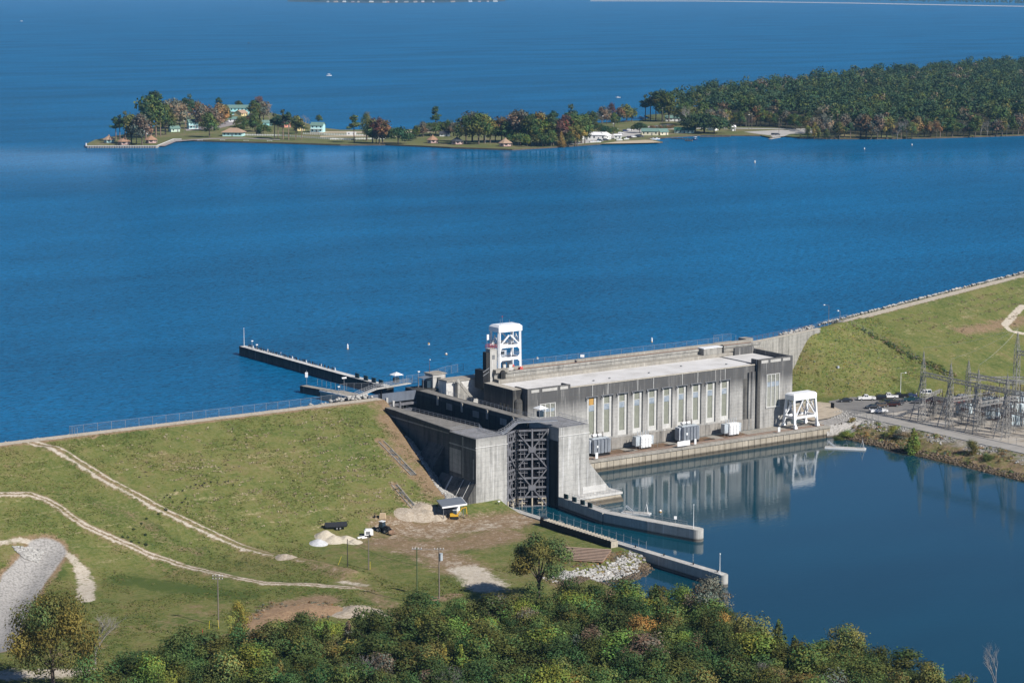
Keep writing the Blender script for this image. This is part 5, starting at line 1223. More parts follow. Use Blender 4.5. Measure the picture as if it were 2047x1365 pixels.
rocks('riprap', 'line of white riprap along the lake edge of the right dam crest', P, seed=4)
P = []
for i in range(170):
    t = rr.random(); x = 172+t*24; y = 84.6+t*9.5+rr.uniform(0, 2.4); P.append((x, y, 24.6+rr.uniform(-0.3, 0.9), rr.uniform(0.3, 0.8)))
rocks('rock_pile', 'rubble and boulders behind the curved wing wall', P, seed=5)
P = []
for i in range(760):
    t = rr.random(); y = 36-40*t; rx = float(np.interp(y, RIDGE_Y, RIDGE_X)); x = rx+rr.uniform(1.0, 4.6); P.append((x, y, zL(x, y)+0.1, rr.uniform(0.25, 0.6)))
rocks('riprap', 'strip of white riprap down the side of the left lock wall', P, seed=6)
P = []; Pw = []
sh = [PZ(x, y, 1.8)[:2] for x, y in [(1285,1108),(1262,1128),(1225,1140),(1180,1148),(1150,1155),(1125,1165),(1105,1172)]]
for i in range(1100):
    t = rr.random()*(len(sh)-1); j = int(t); f = t-j; x = sh[j][0]*(1-f)+sh[j+1][0]*f; y = sh[j][1]*(1-f)+sh[j+1][1]*f
    q = rr.uniform(-0.5, 1); x2 = x+rr.gauss(0, 0.5); y2 = y+3.8*q+rr.gauss(0, 0.4)
    if x2 < -15.3: P.append((x2, y2, max(0.2, min(2.9, zL(x2, y2)+0.1)), rr.uniform(0.25, 0.6)))
for i in range(900):
    t = rr.random()*(len(sh)-1); j = int(t); f = t-j; x = sh[j][0]*(1-f)+sh[j+1][0]*f+rr.gauss(0, 0.5); y = sh[j][1]*(1-f)+sh[j+1][1]*f-rr.uniform(1.8, 6.5)
    if x < -15.3: Pw.append((x, y, max(-0.1, zL(x, y))+0.05, rr.uniform(0.22, 0.5)))
rocks('riprap', 'white riprap around the grassy point behind the lower left guide wall', P, seed=7)
rocks('dark_shore_rock', 'brown wet stones below the white riprap at the waterline', Pw, 'rock_wet', 8)
P = []
hd = [march(x/2.6, 840+y/2.6, hL) for x, y in [(60,660),(150,690),(230,680),(200,740),(120,720)]]
for i in range(700):
    a, b_, c = rr.sample(hd, 3); u, v = rr.random(), rr.random(); 
    if u+v > 1: u, v = 1-u, 1-v
    x = a[0]+(b_[0]-a[0])*u+(c[0]-a[0])*v; y = a[1]+(b_[1]-a[1])*u+(c[1]-a[1])*v; P.append((x, y, zL(x, y)+0.08, rr.uniform(0.18, 0.45)))
rocks('riprap', 'patch of white stones at the head of the gravel ditch on the left', P, seed=9)
P = []; Pw = []
for i in range(1300):
    y = rr.uniform(-90, 28); x = 145.6+rr.uniform(-0.6, 3.4); Pw.append((x, y, max(-0.15, zR(x, y))+0.05, rr.uniform(0.2, 0.5)))
for i in range(900):
    y = rr.uniform(-85, 26); x = rr.uniform(154, 160.2); 
    if vnoise(np.array([x]), np.array([y]), 0.1, 21)[0] > 0.47: P.append((x, y, zR(x, y)+0.06, rr.uniform(0.16, 0.4)))
for i in range(500):
    y = rr.uniform(26, 44); x = rr.uniform(152, 164); P.append((x, y, zR(x, y)+0.05, rr.uniform(0.14, 0.32)))
rocks('gravel_bank', 'pale gravel and stones between the quay end and the bank road', P, seed=10)
rocks('dark_shore_rock', 'dark stones along the waterline of the right bank', Pw, 'rock_wet', 11)
# ------------------------------------------------------------------ right bank: lot, roads, switchyard
k = N('asphalt'); n1 = k.noise(k.pos(), 0.16, 5, 0.6); n2 = k.noise(k.pos(), 3.0, 4)
k.bsdf(k.mix(k.math('MULTIPLY', n2, 0.4), k.ramp(n1, [(0.3, (0.17,0.165,0.16)), (0.7, (0.25,0.24,0.225))]), (0.14,0.135,0.13)), 0.9, 0.15); M['asphalt'] = k.m
k = N('bank_road'); n1 = k.noise(k.pos(), 0.2, 5, 0.6); n2 = k.noise(k.pos(), 2.5, 4)
k.bsdf(k.mix(k.math('MULTIPLY', n2, 0.4), k.ramp(n1, [(0.3, (0.29,0.275,0.25)), (0.7, (0.38,0.36,0.335))]), (0.24,0.23,0.21)), 0.9, 0.15); M['bank_road'] = k.m
k = N('yard_gravel'); n1 = k.noise(k.pos(), 0.12, 5, 0.65); n2 = k.noise(k.pos(), 2.2, 4, 0.7)
k.bsdf(k.mix(k.math('MULTIPLY', n2, 0.55), k.ramp(n1, [(0.3, (0.36,0.29,0.21)), (0.55, (0.46,0.425,0.37)), (0.7, (0.50,0.48,0.45))]), (0.28,0.25,0.21)), 0.95, 0.1, bump=n2, bstr=0.4, bdist=0.1); M['yard'] = k.m
M['apron'] = plain('tan_apron', (0.42,0.36,0.28), 0.9, 0.1, var=0.25, scale=0.2)
def sheet(name, pts, z, m, thick=0.0):
    b = MB(); b.add([(x, y, z) for x, y in pts], [tuple(range(len(pts)))]); o = b.build(name, m); return structure(o)
sheet('apron', [(143,38.05),(143,36.0),(150,36),(160,40),(168,46.5),(171,55),(168,62),(150,57.5),(143,57.5)], 4.44, M['apron'])
sheet('parking_lot', [(160.8,36),(168.3,36),(168.3,31),(232,31),(232,56),(214,57),(196,60),(184,61.5),(172,60),(167,52)], 4.455, M['asphalt'])
b = MB(); b.box(161.0, 168.2, -180, 35.9, 4.3, 4.46); structure(b.build('bank_road', M['bank_road']))
b = MB(); b.box(160.6, 160.95, -180, 35, 4.2, 4.62); structure(b.build('kerb', M['conc_pale']))
b = MB(); b.box(168.25, 168.6, -180, 30.9, 4.3, 4.60); structure(b.build('kerb', M['conc_pale']))
sheet('switchyard_gravel', [(168.7,-180),(330,-180),(330,30.9),(168.7,30.9)], 4.45, M['yard'])
chain_fence('long chain-link fence between the bank road and the switchyard', [(169.2,31,4.45),(169.2,-40,4.45),(169.2,-75,4.45)], 2.3, 3.6, post=M['steel_grey'])
chain_fence('chain-link fence on the river side of the bank road', [(160.3,34,4.4),(160.3,22,4.4)], 2.2, 3.2, post=M['steel_grey'])
b = MB(); b.hexa([(143,57.6,4.3),(168,62.4,4.3),(168,62.8,4.3),(143,58.2,4.3)], [(143,57.6,5.6),(168,62.4,5.2),(168,62.8,5.2),(143,58.2,5.6)]); tag(b.build('retaining_wall', M['conc_deck'], None, loc=(155,60,4.3)), 'low tan retaining wall at the foot of the grassy hill', 'wall')
# ------------------------------------------------------------------ vehicles
WHEEL = None
def wheel_meshes():
    g = MB(); g.tube((0,-0.12,0),(0,0.12,0),0.38,0.38,12); ty = g.mesh('tyre', M['black']); g = MB(); g.tube((0,-0.13,0),(0,0.13,0),0.22,0.22,8); return ty, g.mesh('rim', M['galv'])
TY, RM = wheel_meshes()
def add_wheels(t, xs_, wy, s=1.0):
    for x in xs_:
        for y in (-wy, wy):
            o = bpy.data.objects.new('wheel', TY); C.objects.link(o); hang(o, t); o.location = (x, y, 0.38*s); o.scale = (s, 1, s)
            r = bpy.data.objects.new('rim', RM); C.objects.link(r); hang(r, o)
def vbody(t, prof, w, m, name='body', taper=0.0):
    g = MB(); n = len(prof)
    zm = max(p[1] for p in prof)
    def yy(z): return w/2-(taper*max(0, z-1.05))
    vs = [(p[0], -yy(p[1]), p[1]) for p in prof]+[(p[0], yy(p[1]), p[1]) for p in prof]
    g.add(vs, [tuple(range(n)), tuple(range(2*n-1,n-1,-1))]+[((i+1)%n,i,n+i,n+(i+1)%n) for i in range(n)]); return g.build(name, m, t)
PAINT = {'white': car_paint('white_car_paint', (0.74,0.74,0.74)), 'black': car_paint('black_car_paint', (0.012,0.012,0.015)), 'navy': car_paint('navy_car_paint', (0.015,0.03,0.12)), 'teal': car_paint('teal_car_paint', (0.012,0.05,0.065)), 'silver': car_paint('silver_car_paint', (0.45,0.46,0.47), 0.4), 'maroon': car_paint('maroon_car_paint', (0.035,0.008,0.008)), 'bronze': car_paint('bronze_car_paint', (0.13,0.10,0.075), 0.3), 'grey': car_paint('grey_car_paint', (0.10,0.10,0.11), 0.3), 'dark': car_paint('charcoal_car_paint', (0.025,0.028,0.035))}
def lights(t, xf, xr, w, z):
    for y in (-w/2+0.25, w/2-0.25):
        g = MB(); g.cbox(xf, y, z, 0.06, 0.34, 0.18); g.build('headlight', M['white'], t)
        g = MB(); g.cbox(xr, y, z, 0.06, 0.22, 0.24); g.build('tail_light', M['red'], t)
def pickup(label, color, crew=True):
    t = thing('pickup_truck', label, 'pickup'); L = 5.9; m = PAINT[color]; w = 2.0
    xb = -0.55 if crew else 0.1
    vbody(t, [(2.95,0.45),(2.95,0.98),(2.75,1.15),(1.35,1.22),(xb,1.22),(xb,0.45)], w, m)
    vbody(t, [(1.4,1.221),(0.75,1.86),(0.55,1.92),(xb+0.15,1.92),(xb,1.221)], w*0.97, m, 'cab', 0.16)
    g = MB(); g.box(-2.95, xb-0.02, -1.0, -0.86, 0.45, 1.2); g.box(-2.95, xb-0.02, 0.86, 1.0, 0.45, 1.2); g.box(-2.95,-2.83,-0.86,0.86,0.45,1.18); g.box(-2.83,xb-0.02,-0.86,0.86,0.45,0.72); g.build('bed', m, t)
    g = MB(); s = 0.02
    g.hexa([(1.38,-0.84,1.27),(1.38,0.84,1.27),(1.42,0.84,1.27),(1.42,-0.84,1.27)], [(0.80,-0.74,1.83),(0.80,0.74,1.83),(0.84,0.74,1.83),(0.84,-0.74,1.83)]); g.build('windscreen', M['glass_dark'], t)
    for sy in (-1, 1):
        g = MB()
        for a, c in (((0.72, 0.35) if not crew else (0.95, 0.38)), (0.22, xb+0.25)) if crew else ((0.95, xb+0.2),):
            g.hexa([(a,sy*0.955,1.30),(c,sy*0.955,1.30),(c,sy*0.985,1.30),(a,sy*0.985,1.30)], [(a-0.18 if a > 0.7 else a,sy*0.87,1.80),(c,sy*0.87,1.80),(c,sy*0.90,1.80),(a-0.18 if a > 0.7 else a,sy*0.90,1.80)])
        g.build('side_window', M['glass_dark'], t)
    g = MB(); g.box(xb-0.012+0.0, xb+0.03, -0.75, 0.75, 1.32, 1.76); g.build('rear_window', M['glass_dark'], t)
    g = MB(); g.box(2.9,3.08,-0.95,0.95,0.48,0.74); g.box(-3.1,-2.93,-0.95,0.95,0.5,0.72); g.build('bumper', M['galv'], t)
    lights(t, 2.96, -2.97, w, 0.82); add_wheels(t, (1.9, -1.75), 0.9); return t
def sedan(label, color):
    t = thing('parked_car', label, 'car'); m = PAINT[color]; w = 1.8
    vbody(t, [(2.3,0.35),(2.35,0.66),(2.2,0.80),(1.1,0.95),(-1.55,0.98),(-2.25,0.92),(-2.35,0.6),(-2.3,0.35)], w, m)
    vbody(t, [(1.15,0.951),(0.35,1.40),(-0.75,1.42),(-1.65,0.981)], w*0.95, m, 'roof', 0.3)
    g = MB(); g.hexa([(1.1,-0.74,1.0),(1.1,0.74,1.0),(1.14,0.74,1.0),(1.14,-0.74,1.0)], [(0.42,-0.66,1.37),(0.42,0.66,1.37),(0.46,0.66,1.37),(0.46,-0.66,1.37)]); g.hexa([(-1.6,-0.74,1.02),(-1.6,0.74,1.02),(-1.64,0.74,1.02),(-1.64,-0.74,1.02)], [(-0.82,-0.66,1.39),(-0.82,0.66,1.39),(-0.86,0.66,1.39),(-0.86,-0.66,1.39)]); g.build('windscreen', M['glass_dark'], t)
    for sy in (-1, 1):
        g = MB(); g.hexa([(0.85,sy*0.845,1.01),(-1.3,sy*0.845,1.01),(-1.3,sy*0.87,1.01),(0.85,sy*0.87,1.01)], [(0.32,sy*0.75,1.34),(-0.75,sy*0.75,1.34),(-0.75,sy*0.775,1.34),(0.32,sy*0.775,1.34)]); g.build('side_window', M['glass_dark'], t)
    lights(t, 2.33, -2.36, w, 0.68); add_wheels(t, (1.45, -1.4), 0.82, 0.86); return t
def suv(label, color, van=False, name='parked_car', cat='SUV'):
    t = thing(name, label, cat); m = PAINT[color]; w = 1.95; zt = 2.15 if van else 1.82; L = 2.75 if van else 2.4
    vbody(t, [(L,0.42),(L+0.03,0.9),(L-0.15,1.08),(1.2,1.16),(-L,1.16),(-L-0.02,0.42)], w, m)
    vbody(t, [(1.25,1.161),(0.55,zt-0.06),(0.35,zt),(-L+0.25,zt),(-L,1.161)], w*0.97, m, 'cab', 0.15)
    g = MB(); g.hexa([(1.22,-0.82,1.22),(1.22,0.82,1.22),(1.26,0.82,1.22),(1.26,-0.82,1.22)], [(0.62,-0.74,zt-0.1),(0.62,0.74,zt-0.1),(0.66,0.74,zt-0.1),(0.66,-0.74,zt-0.1)]); g.build('windscreen', M['glass_dark'], t)
    for sy in (-1, 1):
        g = MB()
        for a, c in ((0.75, 0.1), (-0.05, -1.0), (-1.15, -L+0.3)): g.hexa([(a,sy*0.93,1.25),(c,sy*0.93,1.25),(c,sy*0.965,1.25),(a,sy*0.965,1.25)], [(a-0.1,sy*0.82,zt-0.12),(c,sy*0.82,zt-0.12),(c,sy*0.85,zt-0.12),(a-0.1,sy*0.85,zt-0.12)])
        g.build('side_window', M['glass_dark'], t)
    g = MB(); g.box(-L-0.02,-L+0.1,-0.72,0.72,1.25,zt-0.2); g.build('rear_window', M['glass_dark'], t)
    lights(t, L+0.02, -L-0.03, w, 0.8); add_wheels(t, (1.6, -1.5), 0.88); return t
def put(t, px, py, ang, z=4.46):
    x, y, _ = PZ(px, py, z); t.location = (x, y, z); t.rotation_euler = (0, 0, R(ang)); return t
VG = 'vehicles parked beside the switchyard'
for fn, args, px, py, ang in [
    (sedan, ('black sedan parked alone at the left end of the lot below the hill', 'dark'), 1690, 803, 148),
    (pickup, ('white crew-cab pickup parked first in the row under the hill', 'white'), 1732, 799.5, 150),
    (suv, ('black off-road vehicle parked between the two white pickups', 'black'), 1757, 799, 150),
    (pickup, ('white crew-cab pickup parked second in the row, right of the black off-roader', 'white'), 1777, 796, 150),
    (pickup, ('black pickup parked at the foot of the lamp post', 'black'), 1797, 795, 150),
    (sedan, ('dark blue sedan parked right of the black pickup', 'navy'), 1819, 794, 150),
    (suv, ('tall white passenger van at the right end of the row', 'white', True, 'parked_van', 'van'), 1846, 791, 150),
    (pickup, ('silver pickup parked behind the first lattice tower', 'silver'), 1880, 786, 152),
    (suv, ('silver SUV parked behind the second lattice tower', 'silver'), 1919, 799, 150),
    (sedan, ('dark sedan leading the lower cluster of cars by the fence', 'dark'), 1744, 816, 160),
    (suv, ('bronze SUV beside the dark sedan in the lower cluster', 'bronze'), 1757, 814, 158),
    (suv, ('black SUV at the back of the lower cluster of cars', 'black'), 1771, 808, 152),
    (suv, ('maroon SUV at the right end of the lower cluster', 'maroon'), 1783, 812, 150),
    (suv, ('grey minivan behind the maroon SUV', 'grey'), 1792, 809, 150),
    (pickup, ('white single-cab pickup facing the bank road beside the fence', 'white', False), 1756, 825, -22),
    (pickup, ('dark teal pickup parked near the switchyard corner', 'teal'), 1822, 802, 150),
    (sedan, ('grey sedan parked between the teal pickup and the silver one', 'grey'), 1836, 806, 150),
    (sedan, ('silver sedan parked behind the first tower leg', 'silver'), 1848, 804, 150),
    (suv, ('dark maroon SUV parked right of the silver sedan', 'maroon'), 1862, 804, 150),
    (sedan, ('grey sedan parked far back between the lattice towers', 'grey'), 1943, 804, 150),
    (suv, ('black SUV parked at the far right end of the lot', 'black'), 1944, 782, 150)]:
    t = fn(*args); t['group'] = VG; put(t, px, py, ang); t.scale = (1.08, 1.08, 1.08)
lamp_post('tall white street lamp at the edge of the parking lot below the hill', *PZ(1800, 790, 4.5), 8.2, 1.6, M['white'], (0.35,0.2,0.12), 'street_lamp')
lamp_post('street lamp on the dam crest at the top of the hill', 203.5, 95.0, 25.0, 7.6, -1.8, M['pole_wood'], (0.35,0.2,0.12), 'street_lamp')
lamp_post('short lamp post on the dam crest right of the street lamp', 212.5, 98.5, 25.0, 4.2, -0.8, M['galv'])
b = MB(); x, y, z = PZ(1664, 815, 4.46); b.box(x-0.1, x+0.15, y-0.8, y+0.8, z, z+1.8); tag(b.build('dark_board', M['black'], None, loc=(x,y,z)), 'short dark board standing at the edge of the apron', 'sign')

# ------------------------------------------------------------------ switchyard steel
def lattice_column(g, x, y, z0, z1, w0, w1, n, r=0.085, rb=0.05, cx=0, cy=0):
    for sx in (-1, 1):
        for sy in (-1, 1): g.bar((x+sx*w0/2, y+sy*w0/2, z0), (x+sx*w1/2, y+sy*w1/2, z1), r*2)
def lattice_brace(g, x, y, z0, z1, w0, w1, n, rb=0.05):
    for i in range(n):
        fa, fb = i/n, (i+1)/n; za, zb = z0+(z1-z0)*fa, z0+(z1-z0)*fb; wa, wb_ = (w0+(w1-w0)*fa)/2, (w0+(w1-w0)*fb)/2
        for (ax, ay), (bx, by) in (((-1,-1),(1,-1)),((1,-1),(1,1)),((1,1),(-1,1)),((-1,1),(-1,-1))):
            if i % 2: (ax, ay), (bx, by) = (bx, by), (ax, ay)
            g.bar((x+ax*wa,y+ay*wa,za),(x+bx*wb_,y+by*wb_,zb),rb*2); g.bar((x+ax*wb_,y+ay*wb_,zb),(x+bx*wb_,y+by*wb_,zb),rb*1.6)
def lattice_tower(label, x, y, h, hs, w=1.7, strut=True):
    t = thing('lattice_tower', label, 'pylon', (x, y, 4.45)); z0 = 4.45
    for sx in (-1, 1):
        for sy in (-1, 1):
            g = MB(); g.bar((x+sx*w/2, y+sy*w/2, z0), (x+sx*w*0.36, y+sy*w*0.36, z0+h), 0.19); g.build('leg', M['lattice'], t)
    g = MB(); lattice_brace(g, x, y, z0, z0+h, w, w*0.72, 11, 0.055); tag(g.build('brace', M['lattice'], t), kind='stuff')
    g = MB(); lattice_column(g, x, y, z0+h, z0+h+hs*0.8, w*0.72, 0.08, 1, 0.055); lattice_brace(g, x, y, z0+h, z0+h+hs*0.7, w*0.72, 0.2, 4, 0.04); g.tube((x,y,z0+h+hs*0.7),(x,y,z0+h+hs),0.05,0.03,4); g.build('spire', M['lattice'], t)
    if strut:
        g = MB(); g.bar((x-4.6,y-2.4,z0),(x-0.5,y,z0+h*0.92),0.2); g.bar((x-4.6,y+1.2,z0),(x-0.5,y,z0+h*0.92),0.2)
        for i in range(1, 8): f = i/8; g.bar((x-4.6+4.1*f,y-2.4+2.4*f,z0+h*0.92*f),(x-4.6+4.1*f,y+1.2-1.2*f,z0+h*0.92*f),0.09)
        g.build('strut', M['lattice'], t)
    return t
def lattice_beam(label, p, q, w=1.2, n=None):
    p, q = Vector(p), Vector(q); t = thing('lattice_beam', label, 'beam', p); d = (q-p); L = d.length; n = n or max(4, int(L/1.3)); d.normalize(); s = Vector((-d.y, d.x, 0)).normalized()*w/2; u = Vector((0,0,w/2))
    for a in (-1, 1):
        for c in (-1, 1):
            g = MB(); g.bar(p+s*a+u*c, q+s*a+u*c, 0.16); g.build('chord', M['lattice'], t)
    g = MB()
    for i in range(n):
        A_, B_ = p+d*(L*i/n), p+d*(L*(i+1)/n); f = 1 if i % 2 else -1
        for a in (-1, 1): g.bar(A_+s*a-u*f, B_+s*a+u*f, 0.1)
        for c in (-1, 1): g.bar(A_-s*f+u*c, B_+s*f+u*c, 0.09)
    tag(g.build('brace', M['lattice'], t), kind='stuff'); return t
TW = [('lattice tower with the tallest needle at the left end of the switchyard row', 175, 15.9, 16.6, 8.8), ('second lattice tower from the left along the switchyard fence', 175, 2.9, 16.2, 6.5), ('third lattice tower from the left along the switchyard fence', 175, -9.8, 16.2, 6.2), ('fourth lattice tower from the left, by the edge of the picture', 175.5, -22.3, 16.2, 6.2)]
for lab, x, y, h, hs in TW: lattice_tower(lab, x, y, h, hs)
for i, (a, c) in enumerate(zip(TW[:-1], TW[1:])): lattice_beam('lattice girder spanning the %s gap of the front tower row' % ['first', 'second', 'third'][i], (a[1], a[2]-0.7, 4.45+a[3]-0.6), (c[1], c[2]+0.7, 4.45+c[3]-0.6))
lattice_beam('lattice girder running out of the picture from the fourth tower', (175.5,-23,20.0), (176,-38,20.0))
lattice_tower('tall lattice tower standing behind the fourth one at the right edge', 196, -7.2, 25.5, 7.5, 1.9, False)
lattice_beam('high lattice girder running right from the tall rear tower', (196,-7.9,29.0), (196,-30,29.0), 1.3)
lattice_tower('lattice tower in the middle of the yard behind the second one', 197, 16, 14.5, 5.0, 1.6, False)
lattice_tower('lattice tower at the back of the yard behind the third one', 214, 3, 15.0, 5.0, 1.6, False)
lattice_beam('lattice girder over the middle of the yard', (197,15.3,18.0), (196.2,-6.2,18.0))
lattice_beam('lattice girder linking the front row to the middle of the yard', (175.8,2.9,13.2), (196.2,3.2,13.2))
lattice_beam('second lattice girder linking the front row to the middle of the yard', (175.8,-9.8,13.6), (196,-8.4,13.6))
lattice_beam('low lattice girder left of the first tower', (175,15.2,12.2), (190,22,12.2), 0.8)
lattice_beam('lattice girder at the back of the yard', (197.8,16,16.5), (214,3.7,16.5))
# bus tubes and switch frames
for i, (x, z) in enumerate(((201,16.2),(204.5,16.2),(208,16.2),(211.5,15.2),(215,15.2))):
    t = thing('bus_tube', 'pale tubular bus bar crossing the yard, %s from the front' % ['first', 'second', 'third', 'fourth', 'fifth'][i], 'bus bar', (x, 8, z), 0, 'bus bars over the switchyard')
    g = MB(); g.tube((x,9,z),(x+26,-46,z+0.5),0.14,0.14,6); g.build('tube', M['offwhite'], t)
    for f in (0.05, 0.2, 0.35, 0.5, 0.65):
        g = MB(); bushing(g, x+26*f, 9-55*f, z-1.5, 1.4, 0.14); g.build('insulator', M['insul'], t)
        g = MB(); g.tube((x+26*f,9-55*f,4.45),(x+26*f,9-55*f,z-1.5),0.09,0.09,5); g.build('support_post', M['lattice'], t)
SWR = random.Random(4)
def switch_frame(x, y):
    t = thing('switch_frame', 'steel switch frame carrying brown insulators in the switchyard', 'switch', (0,0,0), 0, 'switch frames in the switchyard')
    g = MB()
    for sx in (-1.4, 1.4):
        for sy in (-0.4, 0.4): g.bar((sx,sy,0),(sx,sy,4.2),0.11)
    for z in (1.2, 2.6, 4.2): g.bar((-1.4,-0.4,z),(1.4,-0.4,z),0.1); g.bar((-1.4,0.4,z),(1.4,0.4,z),0.1)
    g.bar((-1.4,-0.4,1.2),(1.4,-0.4,4.2),0.07); g.bar((1.4,0.4,1.2),(-1.4,0.4,4.2),0.07)
    g.build('frame', M['lattice'], t)
    for xx in (-1.2, 0, 1.2):
        for sy in (-0.35, 0.35):
            g = MB(); bushing(g, xx, sy, 4.25, 1.3, 0.11); g.build('insulator', M['insul'], t)
    g = MB()
    for xx in (-1.2, 0, 1.2): g.tube((xx,-0.9,5.6),(xx,0.9,5.75),0.05,0.05,4)
    g.build('blade', M['galv'], t); t.location = (x, y, 4.45); return t
sf = switch_frame(181, 10.5); sf['label'] = 'steel switch frame with brown insulators between the first two towers'
locs = [(183,4),(181.5,-3),(184,-13),(182,-19),(188,12),(189,-2),(190,-17),(203,12),(205,2),(207,-6),(202,-16),(212,10),(218,0),(214,-12),(222,-8),(226,2),(190,20),(184,17)]
for x, y in locs: copy_tree(sf, (x, y, 4.45), SWR.choice((0, R(90), R(8))), 'steel switch frame carrying brown insulators in the switchyard')
sf['group'] = 'switch frames in the switchyard'
for i in range(24): copy_tree(sf, (SWR.uniform(178, 214), SWR.uniform(-30, 22), 4.45), SWR.choice((0, R(90))), 'steel switch frame carrying brown insulators in the switchyard')
for i in range(22): copy_tree(sf, (SWR.uniform(179, 240), SWR.uniform(-40, 24), 4.45), SWR.choice((0, R(90))), 'steel switch frame carrying brown insulators in the switchyard')
bp_ = thing('bus_support', 'slim steel post topped with a brown insulator in the switchyard', 'insulator post', (0,0,0), 0, 'insulator posts in the switchyard')
g = MB(); g.bar((0,0,0),(0,0,5.2),0.16); g.bar((-0.9,0,5.2),(0.9,0,5.2),0.12); g.build('post', M['lattice'], bp_)
for xx in (-0.8, 0.8): g = MB(); bushing(g, xx, 0, 5.26, 1.5, 0.12); g.build('insulator', M['insul'], bp_)
bp_.location = (178.5, 20, 4.45)
for i in range(70): copy_tree(bp_, (SWR.uniform(177, 240), SWR.uniform(-40, 27), 4.45), R(SWR.choice((0, 90, 45))))
lattice_beam('lattice girder crossing low behind the front tower row', (183,18,11.0), (184,-26,11.0), 0.9)
lattice_beam('lattice girder crossing low through the middle of the yard', (205,20,12.5), (206,-30,12.5), 0.9)
for q in ((183,18),(183.6,-4),(184,-26),(205,20),(205.4,-5),(206,-30)):
    t = thing('lattice_column', 'square lattice column under a low girder in the switchyard', 'column', (q[0], q[1], 4.45), 0, 'lattice columns under the low girders')
    g = MB(); lattice_column(g, q[0], q[1], 4.45, 12, 1.0, 0.7, 1, 0.07); g.build('chord', M['lattice'], t); g = MB(); lattice_brace(g, q[0], q[1], 4.45, 12, 1.0, 0.7, 8, 0.04); tag(g.build('brace', M['lattice'], t), kind='stuff')
def tank(label, px, py):
    x, y, z = PZ(px, py, 4.45); t = thing('oil_breaker', label, 'breaker tank', (x, y, 4.45))
    for i in range(3):
        o = i*1.9-1.9; g = MB(); g.cyl(x+o*0.82, y-o*0.57, 5.1, 8.2, 1.0, n=14); g.blob((x+o*0.82, y-o*0.57, 8.2), (1.0,1.0,0.45), 2); u = g.build('tank', M['tankblue'], t)
        g = MB(); bushing(g, x+o*0.82-0.35, y-o*0.57+0.2, 8.5, 1.9, 0.15); bushing(g, x+o*0.82+0.4, y-o*0.57-0.2, 8.5, 1.9, 0.15); g.build('bushing', M['insul'], u)
    g = MB(); g.bar((x-2.6,y+1.8,4.8),(x+2.6,y-1.8,4.8),1.6,0.6); g.build('skid', M['steel_grey'], t)
for lab, px, py in (('pale blue breaker tank group nearest the fence, left of the third tower', 1927, 829), ('pale blue breaker tank group behind the third tower', 1979, 816), ('pale blue breaker tank group between the third and fourth towers', 1983, 839), ('pale blue breaker tank group behind the fourth tower', 2030, 829), ('pale blue breaker tank group in the lower right corner of the yard', 2033, 852), ('pale blue breaker tank group at the right edge far back in the yard', 2042, 805)): tank(lab, px, py)
b = MB(); x, y, z = PZ(1920, 803, 4.46); b.box(x-4, x+4, y-2.5, y+2.5, 4.452, 4.5); tag(b.build('red_ground_mat', M['red'], None, loc=(x,y,4.45)), 'red mat lying on the gravel beside the silver SUV', 'mat')
b = MB(); x, y, z = PZ(1870, 815, 4.45); b.bar((x-5,y+2.5,5.6),(x+7,y-0.5,6.4),0.22); b.bar((x-4.6,y+2.4,4.45),(x-4.6,y+2.4,5.6),0.15); b.bar((x+6.5,y-0.4,4.45),(x+6.5,y-0.4,6.3),0.15); tag(b.build('pipe_rack', M['offwhite'], None, loc=(x,y,4.45)), 'long pale pipe on posts behind the first tower', 'pipe')
# overhead wires from the tower tops
def wire(label, p, q, sag, r=0.03, m=None, n=14, group=None):
    p, q = Vector(p), Vector(q); g = MB(); pts = [p.lerp(q, i/n)-Vector((0,0,4*sag*(i/n)*(1-i/n))) for i in range(n+1)]; g.path(pts, r, 4)
    return tag(g.build('overhead_wire', m or M['galv'], None, loc=tuple(p)), label, 'wire', group)
wire('thin overhead wire from the third tower tip to the tall rear tower', (175,-9.8,27.0), (196,-7.2,37), 1.0)
wire('thin overhead wire from the second tower tip towards the tall rear tower', (175,2.9,27.3), (196,-7.2,37.3), 1.0)
wire('thin overhead wire from the first tower needle across the green slope', (175,15.9,29.5), (196,-7.2,37.4), 1.2)
# concrete block, drums and scraps on the hill
b = MB(); x, y, z = GR(1675, 737); b.cbox(x, y, z-0.1, 0.8, 0.7, 0.8); tag(b.build('marker_block', M['fin'], None, loc=(x,y,z)), 'small pale box lying on the grassy hill', 'box')
